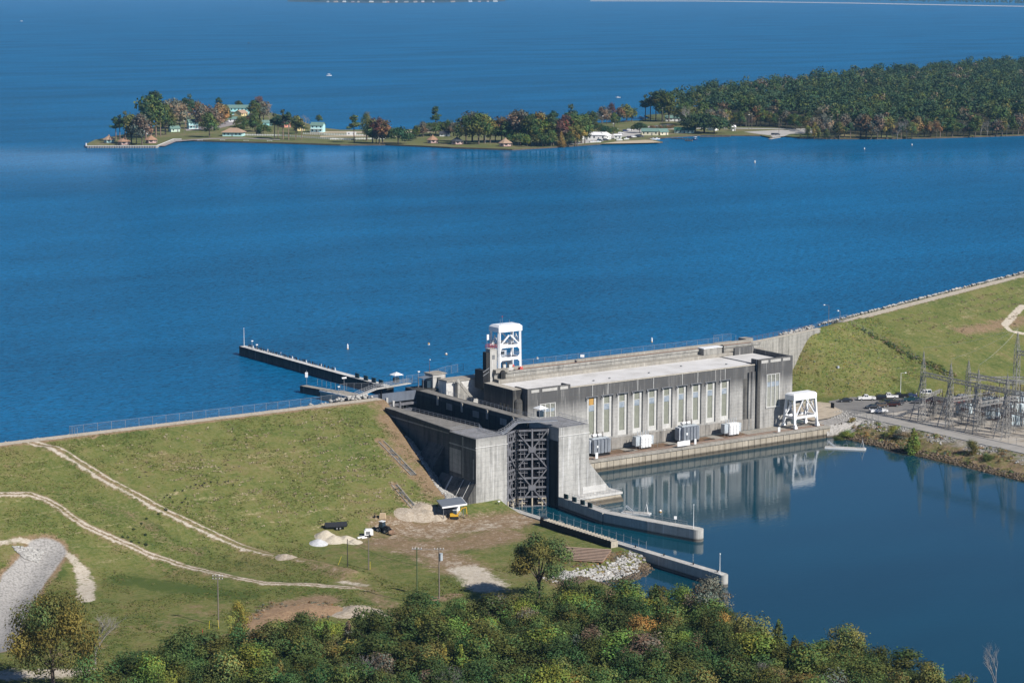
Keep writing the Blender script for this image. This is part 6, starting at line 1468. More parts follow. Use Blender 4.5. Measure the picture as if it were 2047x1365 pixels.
# floats in the tailwater
def work_float(label, px, py, ang, L=11.0):
    x, y, z = PZ(px, py, 0.0); t = thing('work_float', label, 'float', (x, y, 0.0), R(ang))
    def sub(g, n, m): o = bpy.data.objects.new(n, g.mesh(n, m)); C.objects.link(o); hang(o, t); return o
    g = MB(); g.box(-L/2,L/2,-1.1,-0.35,-0.15,0.45); g.box(-L/2,L/2,0.35,1.1,-0.15,0.45); sub(g, 'hull', M['white'])
    g = MB(); g.box(-L/2+0.3,L/2-0.3,-1.0,1.0,0.452,0.55); sub(g, 'deck', M['conc_pale'])
    g = MB(); g.bar((-L/2+3.4,-0.6,0.55),(-L/2+1.2,-0.6,2.2),0.16); g.bar((-L/2+3.4,0.6,0.55),(-L/2+1.2,0.6,2.2),0.16); g.bar((-L/2+1.2,-0.6,2.2),(-L/2+1.2,0.6,2.2),0.14); g.bar((-L/2+1.2,0,2.2),(-L/2+0.6,0,0.55),0.12); sub(g, 'ramp', M['fin'])
    g = MB(); 
    for a in ((-0.7,-0.8),(0.7,-0.8),(0,0.8)): g.bar((L/2-1.2+a[0],a[1],0.55),(L/2-1.2,0,3.2),0.1)
    g.tube((L/2-1.2,0,3.2),(L/2-1.2,0,4.0),0.05,0.05,4); sub(g, 'tripod', M['galv'])
    g = MB()
    for xx in (-0.6, 0.6): g.bar((xx,0.5,0.55),(xx,0.5,1.6),0.1)
    g.bar((-0.6,0.5,1.6),(0.6,0.5,1.6),0.1); sub(g, 'hoop', M['galv'])
work_float('long white work float moored below the right bank', 1690, 897, -48, 13.5)
work_float('white work float moored behind the curved lower guide wall', 1272, 1027, -52, 8.5)

# ------------------------------------------------------------------ work site on the left
def pole(label, px, py, h, m, r=0.16, arm=None, can=False, name='utility_pole', rot=-35):
    x, y, z = GL(px, py); t = thing(name, label, 'pole', (x, y, z)); g = MB(); g.tube((x,y,z-0.5),(x,y,z+h),r,r*0.65,8); g.build('pole', m, t)
    a = R(rot); d = Vector((math.cos(a), math.sin(a), 0))
    if arm:
        for zz in arm:
            q = Vector((x,y,z+h+zz)); g = MB(); g.bar(q-d*1.25+Vector((0,0,0)), q+d*1.25, 0.14, 0.16); o = g.build('crossarm', M['galv'] if m is not M['pole_wood'] else m, t)
            g = MB()
            for s in (-1.1, -0.4, 0.4, 1.1): v = q+d*s; g.cyl(v.x, v.y, v.z+0.08, v.z+0.38, 0.07, n=6)
            g.build('insulator', M['white'], o)
    if can:
        v = Vector((x,y,z+h-3.1))+d*0.5; g = MB(); g.cyl(v.x, v.y, v.z-0.2, v.z+1.5, 0.42, n=12); g.cyl(v.x, v.y, v.z+1.5, v.z+1.62, 0.46, n=12); g.build('transformer_can', M['can'], t)
    return Vector((x, y, z+h)), t
top5, _ = pole('short dark pole left of the white machine on the grass', 695, 1134, 7.6, M['pole_dark'], 0.13)
top4, _ = pole('pale wood pole standing in front of the white machine', 737, 1139, 8.9, M['pole_wood'], 0.17)
top1, _ = pole('tall green treated utility pole with a small crossarm', 834, 1207, 14.2, M['pole_green'], 0.19, [-0.4])
top2, _ = pole('utility pole carrying a grey transformer can and crossarm', 878, 1197, 13.0, M['pole_wood'], 0.19, [-0.5], True)
top3, _ = pole('pale utility pole with crossarm at the edge of the foreground wood on the left', 437, 1252, 12.6, M['pole_wood'], 0.18, [-0.4, -1.1])
wire('sagging dark cable from the short dark pole to the transformer pole', top5-Vector((0,0,0.3)), top2-Vector((0,0,5.0)), 1.6, 0.035, M['black'])
for i, s in enumerate((-0.9, 0.9)): 
    d = Vector((math.cos(R(-35)), math.sin(R(-35)), 0))*s; wire('thin power line between the green pole and the transformer pole, %s strand' % ['left', 'right'][i], top1-Vector((0,0,0.1))+d, top2-Vector((0,0,0.1))+d, 0.5, 0.02)
for px0, py0, px1, py1, lab in ((676, 1129, 683, 1111, 'leaning yellow guy guard on the grass beside the short dark pole'), (740, 1138, 740, 1122, 'yellow guy guard beside the pale wood pole'), (418, 1257, 419, 1242, 'yellow guy guard left of the pale utility pole'), (437, 1256, 436, 1240, 'yellow guy guard at the foot of the pale utility pole on the left')):
    x, y, z = GL(px0, py0); L_ = abs(py1-py0)/7.7; g = MB(); d = Vector((RGT[0],RGT[1],0))*(px1-px0)/8; g.tube((x,y,z),Vector((x,y,z+L_))+d,0.045,0.045,6); tag(g.build('guy_guard', M['yellow_guard'], None, loc=(x,y,z)), lab, 'guy guard')
for px0, py0, lab in ((384, 1277, 'orange-red marker stake on the left at the edge of the wood'), (405, 1270, 'taller orange-red marker stake right of the other one')):
    x, y, z = GL(px0, py0); g = MB(); g.tube((x,y,z),(x,y,z+1.5),0.09,0.07,6); tag(g.build('marker_stake', M['red'], None, loc=(x,y,z)), lab, 'stake')
# heaps
def heap(name, label, pts, m, seed):
    rng = np.random.default_rng(seed); x0 = np.mean([p[0] for p in pts]); y0 = np.mean([p[1] for p in pts]); R0 = max(p[3] for p in pts)+max(math.hypot(p[0]-x0, p[1]-y0) for p in pts)
    n = 60; xs_ = np.linspace(x0-R0, x0+R0, n); ys_ = np.linspace(y0-R0, y0+R0, n); X, Y = np.meshgrid(xs_, ys_); Z = np.zeros_like(X)
    for px, py, h, r in pts: Z = np.maximum(Z, h*np.maximum(0, 1-(np.hypot(X-px, Y-py)/r)**1.3))
    Z = Z*(0.8+0.4*vnoise(X, Y, 0.9, seed)); base = hL(X, Y); m_ = Z > 0.03
    i = np.arange(n-1)[None, :]+np.arange(n-1)[:, None]*n; F = np.stack([i, i+1, i+n+1, i+n], -1).reshape(-1, 4); keep = m_.ravel()[F].any(1); F = F[keep]
    V = np.stack([X, Y, base+Z-0.02], -1).reshape(-1, 3); u, inv = np.unique(F, return_inverse=True)
    return tag(nobj(name, npmesh(name, V[u]-np.array([x0,y0,0]), inv.reshape(F.shape), m, True), None, (x0, y0, 0)), label, 'heap')
def dirtmat(name, a, b_): 
    k = N(name); n1 = k.noise(k.pos(), 1.4, 5, 0.65); n2 = k.noise(k.pos(), 7, 3); k.bsdf(k.ramp(k.math('ADD', k.math('MULTIPLY', n1, 0.6), k.math('MULTIPLY', n2, 0.4)), [(0.35, a), (0.65, b_)]), 0.95, 0.1, bump=n1, bstr=0.5, bdist=0.3); return k.m
M['sand'] = dirtmat('sand', (0.40,0.345,0.26), (0.56,0.51,0.41)); M['grit'] = dirtmat('grey_grit', (0.42,0.425,0.43), (0.56,0.565,0.57)); M['spoil'] = dirtmat('spoil', (0.25,0.195,0.135), (0.50,0.44,0.36)); M['redclay'] = dirtmat('brown_clay', (0.20,0.12,0.07), (0.40,0.28,0.17))
def hp(px, py, h, r): x, y, z = GL(px, py); return (x, y, h, r)
heap('sand_heap', 'long low heap of pale sand beside the black pipe trailer', [hp(652,1074,1.9,3.2), hp(668,1080,1.3,3.4), hp(692,1080,1.2,3.0), hp(708,1084,0.8,2.4)], M['sand'], 1)
heap('grit_heap', 'small cone of grey grit left of the sand heap', [hp(637,1087,1.25,2.6)], M['grit'], 2)
heap('spoil_heap', 'churned heap of pale spoil at the foot of the embankment by the shelter', [hp(838,1032,0.9,4.5), hp(855,1030,1.3,3.6), hp(872,1034,0.9,3.0), hp(815,1030,0.9,4.0), hp(850,1018,1.3,3.5)], M['spoil'], 3)
heap('clay_heap', 'brown clay bank with pale top at the edge of the foreground wood', [hp(715,1218,1.0,4.0), hp(690,1228,0.6,3.5), hp(735,1224,0.5,4.0)], M['spoil'], 4)
M['tanbeam'] = plain('tan_beam', (0.42,0.30,0.22), 0.8, 0.2, var=0.25)
heap('leaf_heap', 'broad brown heap of raked soil behind the foreground wood', [hp(540,1250,0.8,7), hp(575,1230,1.0,8), hp(615,1222,0.9,7), hp(650,1220,0.6,5)], M['redclay'], 5)
heap('brush_heap', 'small heap of broken pale rubble and brush beside the dirt track', [hp(568,1112,0.7,2.4), hp(580,1113,0.6,2.0)], M['spoil'], 6)
# trailer with black pipes
def local(t): 
    def f(g, n, m, parent=None, kind=None, label=None):
        o = bpy.data.objects.new(n, g.mesh(n, m)); C.objects.link(o); hang(o, parent or t)
        if kind: o['kind'] = kind
        if label: o['label'] = label
        return o
    return f
x, y, z = GL(671, 1057); t = thing('pipe_trailer', 'flat twin-axle trailer loaded with a stack of long black pipes', 'trailer', (x, y, z), R(-22)); put_ = local(t)
g = MB(); g.box(-2.9,2.9,-1.05,1.05,0.62,0.78); g.bar((-4.2,0,0.6),(-2.9,0.8,0.65),0.12); g.bar((-4.2,0,0.6),(-2.9,-0.8,0.65),0.12); put_(g, 'bed', M['black'])
g = MB(); g.bar((-4.2,0,0.0),(-4.2,0,0.7),0.12); put_(g, 'jack', M['steel_grey'])
for i, (yy, zz) in enumerate([(-0.75+0.3*j, 0.93) for j in range(6)]+[(-0.6+0.3*j, 1.19) for j in range(5)]+[(-0.45+0.3*j, 1.45) for j in range(4)]+[(-0.3+0.3*j, 1.71) for j in range(3)]):
    g = MB(); g.tube((-3.0,yy,zz),(3.1,yy,zz),0.145,0.145,8); put_(g, 'pipe', M['pipe_black'])
for xx in (0.2, 1.1):
    for yy in (-1.12, 1.12):
        o = bpy.data.objects.new('wheel', TY); C.objects.link(o); hang(o, t); o.location = (xx, yy, 0.36); r = bpy.data.objects.new('rim', RM); C.objects.link(r); hang(r, o)
g = MB(); g.bar((3.0,-0.9,0.7),(3.4,-0.9,2.0),0.1); g.bar((3.0,0.9,0.7),(3.4,0.9,2.0),0.1); g.bar((3.4,-0.9,2.0),(3.4,0.9,2.0),0.1); put_(g, 'ramp_gate', M['black'])
# backhoe loader
x, y, z = GL(767, 1064); t = thing('loader_tractor', 'dark wheel loader with a worn brown front bucket', 'loader', (x, y, z), R(-68)); put_ = local(t)
g = MB(); g.box(-1.9,1.7,-0.55,0.55,0.75,1.35); g.box(0.3,1.75,-0.5,0.5,1.352,1.85); put_(g, 'chassis', M['black'])
g = MB(); g.box(-1.2,0.2,-0.75,0.75,1.4,2.1); put_(g, 'cab_base', M['darkblue'])
g = MB(); g.hexa([(-1.15,-0.72,2.103),(0.2,-0.72,2.103),(0.2,0.72,2.103),(-1.15,0.72,2.103)], [(-1.0,-0.66,3.0),(0.02,-0.66,3.0),(0.02,0.66,3.0),(-1.0,0.66,3.0)]); put_(g, 'cab_window', M['glass_dark'])
g = MB(); g.box(-1.2,0.2,-0.78,0.78,3.003,3.15); put_(g, 'cab_roof', M['white'])
g = MB(); g.bar((0.4,-0.75,1.7),(2.6,-0.75,0.7),0.2,0.25); g.bar((0.4,0.75,1.7),(2.6,0.75,0.7),0.2,0.25); put_(g, 'loader_arm', M['black'])
g = MB(); g.profile_y([(2.5,0.05),(3.5,0.05),(3.45,0.16),(2.75,0.2),(2.62,0.9),(2.5,0.95)], -1.2, 1.2); put_(g, 'bucket', M['brown_steel'])
for xx, s in ((-1.3, 1.9), (1.1, 1.5)):
    for yy in (-0.85, 0.85):
        o = bpy.data.objects.new('wheel', TY); C.objects.link(o); hang(o, t); o.location = (xx, yy, 0.38*s); o.scale = (s, 1.9, s); r = bpy.data.objects.new('rim', RM); C.objects.link(r); hang(r, o)
x, y, z = GL(765, 1037); g = MB(); g.profile_y([(-0.9,0),(0.9,0),(0.9,0.2),(0.75,1.6),(-0.75,1.6),(-0.9,0.2)], -0.6, 0.6); o = tag(bpy.data.objects.new('tan_skip', g.mesh('tan_skip', M['tanbox'])), 'tan steel box standing upright on the grass behind the loader', 'box'); C.objects.link(o); o.location = (x, y, z); o.rotation_euler = (0, 0, R(-40))
b = MB(); x, y, z = GL(749, 1035); b.blob((x,y,z+0.45),(0.35,0.35,0.5),1); tag(b.build('dark_drum', M['black'], None, loc=(x,y,z)), 'small dark object on the grass left of the tan box', 'drum')
# mini excavator
x, y, z = GL(909, 1037); t = thing('mini_excavator', 'small yellow tracked excavator with bent boom beside the lock tower', 'excavator', (x, y, z), R(-30)); put_ = local(t)
for yy in (-0.7, 0.7):
    g = MB(); g.profile_y([(-1.1,0.2),(-0.9,0),(0.9,0),(1.1,0.2),(1.1,0.45),(0.9,0.6),(-0.9,0.6),(-1.1,0.45)], yy-0.2, yy+0.2); put_(g, 'track', M['black'])
g = MB(); g.profile_y([(-1.35,0.75),(1.0,0.75),(1.0,1.2),(0.2,1.35),(-0.7,1.75),(-1.35,1.6)], -0.8, 0.8); put_(g, 'house', M['yellow'])
g = MB(); g.box(-0.55,0.55,-0.75,0.1,1.36,2.5); put_(g, 'cab', M['darkblue'])
g = MB(); g.box(-0.6,0.6,-0.8,0.15,2.503,2.62); put_(g, 'cab_roof', M['fin'])
g = MB(); g.bar((0.9,0.3,1.2),(2.1,0.3,2.9),0.26); g.bar((2.1,0.3,2.9),(3.3,0.3,3.2),0.22); put_(g, 'boom', M['yellow'])
g = MB(); g.bar((3.3,0.3,3.2),(3.5,0.3,1.2),0.18); put_(g, 'stick', M['yellow'])
g = MB(); g.profile_y([(3.3,1.2),(3.7,1.2),(3.6,0.6),(3.1,0.5)], 0.0, 0.6); put_(g, 'bucket', M['brown_steel'])
g = MB(); g.box(-1.7,-1.4,-0.9,0.9,0.1,0.5); put_(g, 'blade', M['brown_steel'])
# open shelter
x, y, z = GL(898, 1028); x += 0.8; t = thing('open_shelter', 'open shelter with a flat grey metal roof at the foot of the lock tower', 'shelter', (x, y, z), R(0)); put_ = local(t)
g = MB(); g.hexa([(-5.2,-3.2,3.0),(2.2,-4.4,3.25),(5.0,3.0,3.45),(-2.4,4.2,3.2)], [(-5.2,-3.2,3.35),(2.2,-4.4,3.6),(5.0,3.0,3.8),(-2.4,4.2,3.55)]); put_(g, 'roof', M['shed_roof'])
g = MB(); g.bar((-5.25,-3.25,3.1),(2.25,-4.48,3.35),0.12,0.45); g.bar((2.3,-4.45,3.35),(5.1,3.0,3.55),0.12,0.45); put_(g, 'fascia', M['white'])
for a, c in ((-4.4,-2.6),(1.6,-3.6),(4.2,2.5),(-2.0,3.5)):
    g = MB(); g.tube((a,c,-0.2),(a,c,3.1),0.12,0.12,6); put_(g, 'post', M['steel_grey'])
g = MB(); g.box(2.4,3.6,1.2,2.2,-0.1,1.9); put_(g, 'cabinet', M['white'])
g = MB(); g.box(-2.2,0.2,-0.6,1.2,-0.1,1.5); put_(g, 'workbench', M['steel_grey'])
# white machine on the ground behind the pale pole
x, y, z = GL(737, 1073); t = thing('site_generator', 'white towable site generator standing on the grass behind the pale pole', 'generator', (x, y, z), R(-25)); put_ = local(t)
g = MB(); g.box(-1.2,1.2,-0.7,0.7,0.5,1.9); g.box(-0.9,0.9,-0.6,0.6,1.903,2.2); put_(g, 'housing', M['white'])
g = MB(); g.box(-0.8,0.3,-0.74,-0.703,0.8,1.6); put_(g, 'grille', M['steel_grey'])
g = MB(); g.bar((-1.2,0,0.55),(-2.6,0,0.5),0.12); put_(g, 'towbar', M['steel_grey'])
for yy in (-0.8, 0.8):
    o = bpy.data.objects.new('wheel', TY); C.objects.link(o); hang(o, t); o.location = (0.2, yy, 0.36)
b = MB(); x, y, z = GL(722, 1075); b.box(x-1.2, x+1.0, y-0.3, y+0.3, z, z+0.4); b.box(x-0.3,x+1.4,y-0.9,y-0.5,z,z+0.3); tag(b.build('white_scrap', M['white'], None, loc=(x,y,z)), 'white scrap pieces on the grass left of the generator', 'scrap')
b = MB(); x, y, z = GL(840, 1219); b.cyl(x, y, z-0.1, z+1.4, 0.28, n=10); tag(b.build('white_pedestal', M['white'], None, loc=(x,y,z)), 'short white service post at the edge of the wood below the green pole', 'post')
# timber crib on the guide wall bank and stacked stop logs
def on(px, py, z): return PZ(px, py, z)
t = thing('caisson_box', 'long dark steel stop-log box with a ribbed pale top beside the lower left guide wall', 'box', (-19.5, -45, 3)); put_ = local(t); t.location = (-17.9, -47, 3.1); t.rotation_euler = (0,0,R(1.5))
g = MB(); g.box(-1.1,1.1,-16,16,0,1.7); put_(g, 'side', M['black'])
g = MB(); g.box(-0.9,0.9,-15.8,15.8,1.703,1.76); put_(g, 'top', M['gate'])
for i in range(24): g = MB(); yy = -15.6+i*1.35; g.box(-1.1,1.1,yy,yy+0.45,1.763,2.0); put_(g, 'rib', M['rib'])
g = MB(); g.box(-1.15,1.15,-16.06,-16.003,0,1.75); g.box(-0.5,0.5,-16.1,-16.063,0.5,1.2); put_(g, 'end_plate', M['rib'])
g = MB(); g.cbox(-0.3,15,1.8,1.5,1.6,0.7); put_(g, 'winch', M['darkblue'])
x, y, z = GL(1192, 1096); t = thing('steel_stack', 'flat stack of rust-red and tan stop-log beams on the riprap point', 'beams', (-29.5, -66.0, 3.1), R(42)); put_ = local(t)
for lvl in range(1):
    for i in range(8): g = MB(); xx = -5.6+i*1.55; g.box(xx,xx+0.42,-6.0,6.2,0.15+lvl*0.75,0.7+lvl*0.75); g.box(xx-0.12,xx+0.54,-6.05,6.25,0.703+lvl*0.75,0.78+lvl*0.75); put_(g, 'beam', M['tanbeam'])
for yy in (-5.6, 0, 5.6): g = MB(); g.box(-6.0,5.9,yy-0.25,yy+0.25,-0.1,0.147); put_(g, 'bearer', M['rust'])
# hillside steps (two concrete flumes with side kerbs running down the embankment end)
for (a, c, lab) in (((762,884),(827,950),'upper concrete flume running down the end of the embankment'), ((788,970),(832,1020),'lower concrete flume running down to the spoil heap')):
    p = np.array(march(*a, hL)); q = np.array(march(*c, hL)); t = thing('concrete_flume', lab, 'flume', (p[0], p[1], zL(*p))); n = 12
    dd = (q-p)/np.linalg.norm(q-p); nn = np.array([-dd[1], dd[0]])
    for nm, off, w, hgt, m in (('kerb', -0.85, 0.22, 0.3, M['conc']), ('kerb', 0.85, 0.22, 0.3, M['conc']), ('channel', 0, 1.35, 0.1, M['conc_lock'])):
        g = MB()
        for i in range(n):
            A_ = p+(q-p)*i/n+nn*off; B_ = p+(q-p)*(i+1)/n+nn*off; za = zL(*A_)+hgt-0.1; zb = zL(*B_)+hgt-0.1; g.hexa([tuple(A_-nn*w/2)+(za-0.6,), tuple(A_+nn*w/2)+(za-0.6,), tuple(B_+nn*w/2)+(zb-0.6,), tuple(B_-nn*w/2)+(zb-0.6,)], [tuple(A_-nn*w/2)+(za,), tuple(A_+nn*w/2)+(za,), tuple(B_+nn*w/2)+(zb,), tuple(B_-nn*w/2)+(zb,)])
        g.build(nm, m, t)
# ------------------------------------------------------------------ birds
def goose_mesh():
    g = MB(); g.blob((0,0,0.45),(0.42,0.2,0.2),1); g.tube((0.3,0,0.5),(0.42,0,0.85),0.06,0.05,5); g.blob((0.47,0,0.88),(0.11,0.06,0.06),1); g.tube((0.05,0.08,0.3),(0.05,0.08,0),0.03,0.03,4); g.tube((0.05,-0.08,0.3),(0.05,-0.08,0),0.03,0.03,4); g.tube((-0.35,0,0.48),(-0.6,0,0.52),0.1,0.02,5)
    return g.mesh('goose', M['black'])
gm = goose_mesh(); br = random.Random(8)
for u, v in [(855,408),(885,405),(910,372),(950,372),(965,412),(900,432),(948,432),(978,440),(993,350),(1018,340),(1063,333),(1097,328),(1132,330),(1170,328),(1187,323),(1213,340),(1050,345),(870,395)]:
    x, y, z = GL(u/2.6, 840+v/2.6); o = bpy.data.objects.new('goose', gm); C.objects.link(o); o.location = (x, y, z); o.rotation_euler = (0,0,br.random()*6.28); o.scale = (0.85,)*3; tag(o, 'dark goose grazing on the left embankment', 'goose', 'geese grazing on the embankment')
def cormorant():
    g = MB(); g.blob((0,0,0.38),(0.15,0.13,0.32),1); g.tube((0.03,0,0.6),(0.08,0,0.85),0.05,0.04,5); g.tube((0.08,0,0.85),(0.24,0,0.88),0.04,0.01,4); g.tube((-0.08,0,0.15),(-0.2,0,0.0),0.06,0.03,4); return g
bm_d = cormorant().mesh('water_bird', M['black']); bm_w = cormorant().mesh('water_bird', M['white'])
for i in range(78):
    t = 0.02+0.62*(i+br.random()*0.8)/78; y = 178-t*100; wht = i % 12 == 5
    o = bpy.data.objects.new('water_bird', bm_w if wht else bm_d); C.objects.link(o); o.location = (-0.3+br.uniform(-0.5,0.3), y, 24.68); o.rotation_euler = (0,0,br.random()*6.28); o.scale = (1.2,)*3
    tag(o, 'white gull perched on the lake guide wall' if wht else 'dark cormorant perched on the lake guide wall', 'bird', 'gulls on the lake guide wall' if wht else 'cormorants on the lake guide wall')
# small dark shrubs on the embankment
SH = [(735,540),(762,515),(695,572),(755,600),(758,650),(722,640),(683,633),(665,612),(638,610),(862,470),(824,490)]
rng = np.random.default_rng(77); V, F, T = leaf_cloud(rng, [(0,0,0.5,0.6,0.6,0.6)], 130, 0.3); sm = leaf_mesh('shrub', V, F, T)
for u, v in SH:
    x, y, z = GL(u/2.6, 840+v/2.6); o = bpy.data.objects.new('shrub', sm); C.objects.link(o); o.location = (x, y, z-0.1); o.color = COL['liveoak']+(1,); s = br.uniform(0.5, 0.85); o.scale = (s,s,s); tag(o, 'small dark shrub on the bank below the dirt track', 'shrub', 'small shrubs below the dirt track')
# buoys and channel markers
def buoy(label, px, py, z, h, m, r=0.3):
    x, y, _ = PZ(px, py, z); t = thing('marker_buoy', label, 'buoy', (x, y, z)); g = MB(); g.cyl(x, y, z-0.3, z+h*0.75, r, n=8); g.cyl(x, y, z+h*0.75, z+h, r*0.8, r*0.3, 8); g.build('can', m, t); g = MB(); g.cyl(x,y,z-0.1,z+0.25,r*1.25,n=10); g.build('collar', M['orange'] if m is M['white'] else M['white'], t)
buoy('white channel marker off the lake guide wall', 695, 698, LAKE, 2.0, M['white'])
buoy('white channel marker behind the right part of the intake deck', 1303, 684, LAKE, 1.8, M['white'])
buoy('tiny white buoy between the guide wall marker and the crane', 892, 709, LAKE, 0.7, M['white'], 0.35)
buoy('small orange buoy left of the white crane', 857, 689, LAKE, 0.8, M['orange'], 0.35)
buoy('tiny pale buoy just right of the white crane', 1074, 717, LAKE, 0.7, M['tan'], 0.35)
buoy('white channel marker in the open lake below the boat ramp', 1509, 326, LAKE, 2.0, M['white'], 0.4)
buoy('white buoy off the wooded point, left of the pair', 1728, 299, LAKE, 1.4, M['white'], 0.4)
buoy('white buoy off the wooded point, right of the pair', 1823, 291, LAKE, 1.4, M['white'], 0.4)
buoy('tiny white buoy in the tailwater behind the curved guide wall', 1320, 1023, 0.0, 0.7, M['white'], 0.35)
# ------------------------------------------------------------------ island and wooded point in the lake
LAND = LAKE+1.0
k = N('island_grass'); p = k.pos(); n1 = k.noise(p, 0.03, 5, 0.6); n2 = k.noise(p, 0.25, 4, 0.65)
k.bsdf(k.ramp(k.math('ADD', k.math('MULTIPLY', n1, 0.6), k.math('MULTIPLY', n2, 0.4)), [(0.32, (0.085,0.105,0.035)), (0.5, (0.135,0.145,0.055)), (0.62, (0.20,0.165,0.09)), (0.75, (0.24,0.195,0.125))]), 0.95, 0.1); M['igrass'] = k.m
k = N('forest_floor'); n1 = k.noise(k.pos(), 0.08, 4); k.bsdf(k.ramp(n1, [(0.3, (0.03,0.035,0.015)), (0.7, (0.07,0.06,0.03))]), 0.95, 0.1); M['floor'] = k.m
M['shoreline'] = plain('muddy_shoreline', (0.115,0.09,0.065), 0.9, 0.1, var=0.35, scale=0.1)
M['beach'] = plain('pale_beach', (0.48,0.40,0.29), 0.95, 0.1, var=0.15, scale=0.1)
M['lot'] = plain('pale_lot', (0.43,0.41,0.38), 0.95, 0.1, var=0.15, scale=0.05)
M['lotgrey'] = plain('grey_lot', (0.30,0.27,0.265), 0.95, 0.1, var=0.15, scale=0.05)
def L2(px, py, z=LAND): return PZ(px, py, z)
FRONT = [(173,296),(313,296),(347,282),(363,282),(480,285.5),(560,287.5),(680,291.5),(771,291),(840,294),(900,297),(1024,301),(1108,296),(1200,289.5),(1240,288),(1290,287.3),(1325,286),(1300,281),(1290,279),(1330,276.5),(1345,275.5),(1400,272),(1521,273),(1540,277),(1568,274.5),(1600,277),(1660,279),(1750,279),(1850,278),(1950,275),(2047,272),(2300,264)]
BACK = [(2400,138),(2047,148),(1850,160),(1700,176),(1550,194),(1400,213),(1330,229),(1288,232.5),(1300,238),(1278,243),(1220,246),(1180,249),(1100,251),(1000,254),(900,257),(818,261),(740,261.5),(680,262),(640,257),(560,232),(520,223),(430,221),(350,240),(300,258),(240,273),(190,282),(171,291)]
rim = [PZ(x, y, LAKE)[:2] for x, y in FRONT+BACK]
b = MB(); n = len(rim)
b.add([(x,y,LAND) for x, y in rim], [tuple(range(n))]); structure(b.build('island_ground', M['igrass']))
b = MB()
for i in range(n):
    a, c = rim[i], rim[(i+1) % n]; b.add([(a[0],a[1],LAKE-1),(c[0],c[1],LAKE-1),(c[0],c[1],LAND),(a[0],a[1],LAND)], [(0,1,2,3)])
structure(b.build('shore_bank', M['shoreline']))
def patch(name, pts, z, m): 
    b = MB(); b.add([L2(x, y, z) for x, y in pts], [tuple(range(len(pts)))]); return structure(b.build(name, m))
patch('beach', [(640,263.5),(700,263.2),(760,263.5),(830,263),(900,259.5),(900,263),(830,266.5),(740,266),(640,266)], LAND+0.05, M['beach'])
patch('island_road', [(640,272),(700,271),(800,272.5),(800,274.5),(700,273.2),(640,274.5)], LAND+0.06, M['beach'])
patch('parking_lot', [(372,262),(440,256),(500,243),(505,240),(460,238),(440,250),(370,257)], LAND+0.05, M['lotgrey'])
patch('island_path', [(318,292),(350,281),(420,276.5),(490,276),(560,279),(560,280.2),(490,277.5),(420,278.5),(352,283),(330,292)], LAND+0.07, M['lotgrey'])
patch('marina_lot', [(1195,272),(1240,266),(1255,260),(1280,257),(1300,252),(1340,248),(1350,251),(1310,257),(1290,264),(1275,270),(1230,276),(1200,284),(1150,289),(1120,291),(1150,286)], LAND+0.05, M['lot'])
patch('boat_ramp_lot', [(1487,264),(1520,262),(1560,260),(1613,259),(1640,262),(1640,266),(1580,268),(1568,272.5),(1545,275.5),(1540,271),(1515,268)], LAND+0.05, M['lot'])
patch('shore_road', [(1330,257),(1440,255.5),(1520,256.5),(1640,257.5),(1640,259),(1520,258.2),(1440,257.2),(1330,259)], LAND+0.09, M['lot'])
patch('sand_spit', [(1200,287.5),(1235,283),(1290,280),(1300,280.5),(1322,285),(1290,286),(1240,287)], LAND+0.04, M['beach'])
patch('forest_ground', [(1560,256),(1700,270),(1950,271),(2300,262),(2390,139),(2047,149),(1700,177),(1400,214),(1340,232),(1380,250)], LAND+0.03, M['floor'])
# sea wall round the tip, with pile fenders
SW = thing('sea_wall', 'sheet-pile sea wall with white cap round the left tip of the island', 'wall', PZ(240, 296, LAKE))
wallpts = [(172.5,291),(172.5,296.3),(313,296.3),(347,282.3),(363,282.3)]
W_ = [PZ(x, y, LAKE) for x, y in wallpts]
for a, c in zip(W_[:-1], W_[1:]):
    g = MB(); g.bar((a[0],a[1],LAKE+0.55),(c[0],c[1],LAKE+0.55),0.5,2.2); g.build('wall', M['tan'], SW); g = MB(); g.bar((a[0],a[1],LAKE+1.8),(c[0],c[1],LAKE+1.8),0.9,0.28); g.build('cap', M['white'], SW)
a, c = Vector(W_[1]), Vector(W_[2])
for i in range(28):
    q = a.lerp(c, (i+0.5)/28)-Vector((FWD[0],FWD[1],0))*0.35; g = MB(); g.cbox(q.x,q.y,LAKE-0.4,0.95,0.95,2.1); g.build('pile', M['gate'], SW)
sw2 = thing('timber_bulkhead', 'dark timber bulkhead along the island shore from the bridge to the cabins', 'wall', PZ(600, 288, LAKE))
W_ = [PZ(x, y+0.25, LAKE) for x, y in FRONT[3:11]]
for a, c in zip(W_[:-1], W_[1:]): g = MB(); g.bar((a[0],a[1],LAKE+0.4),(c[0],c[1],LAKE+0.4),0.4,1.6); g.build('wall', M['shoreline'], sw2)
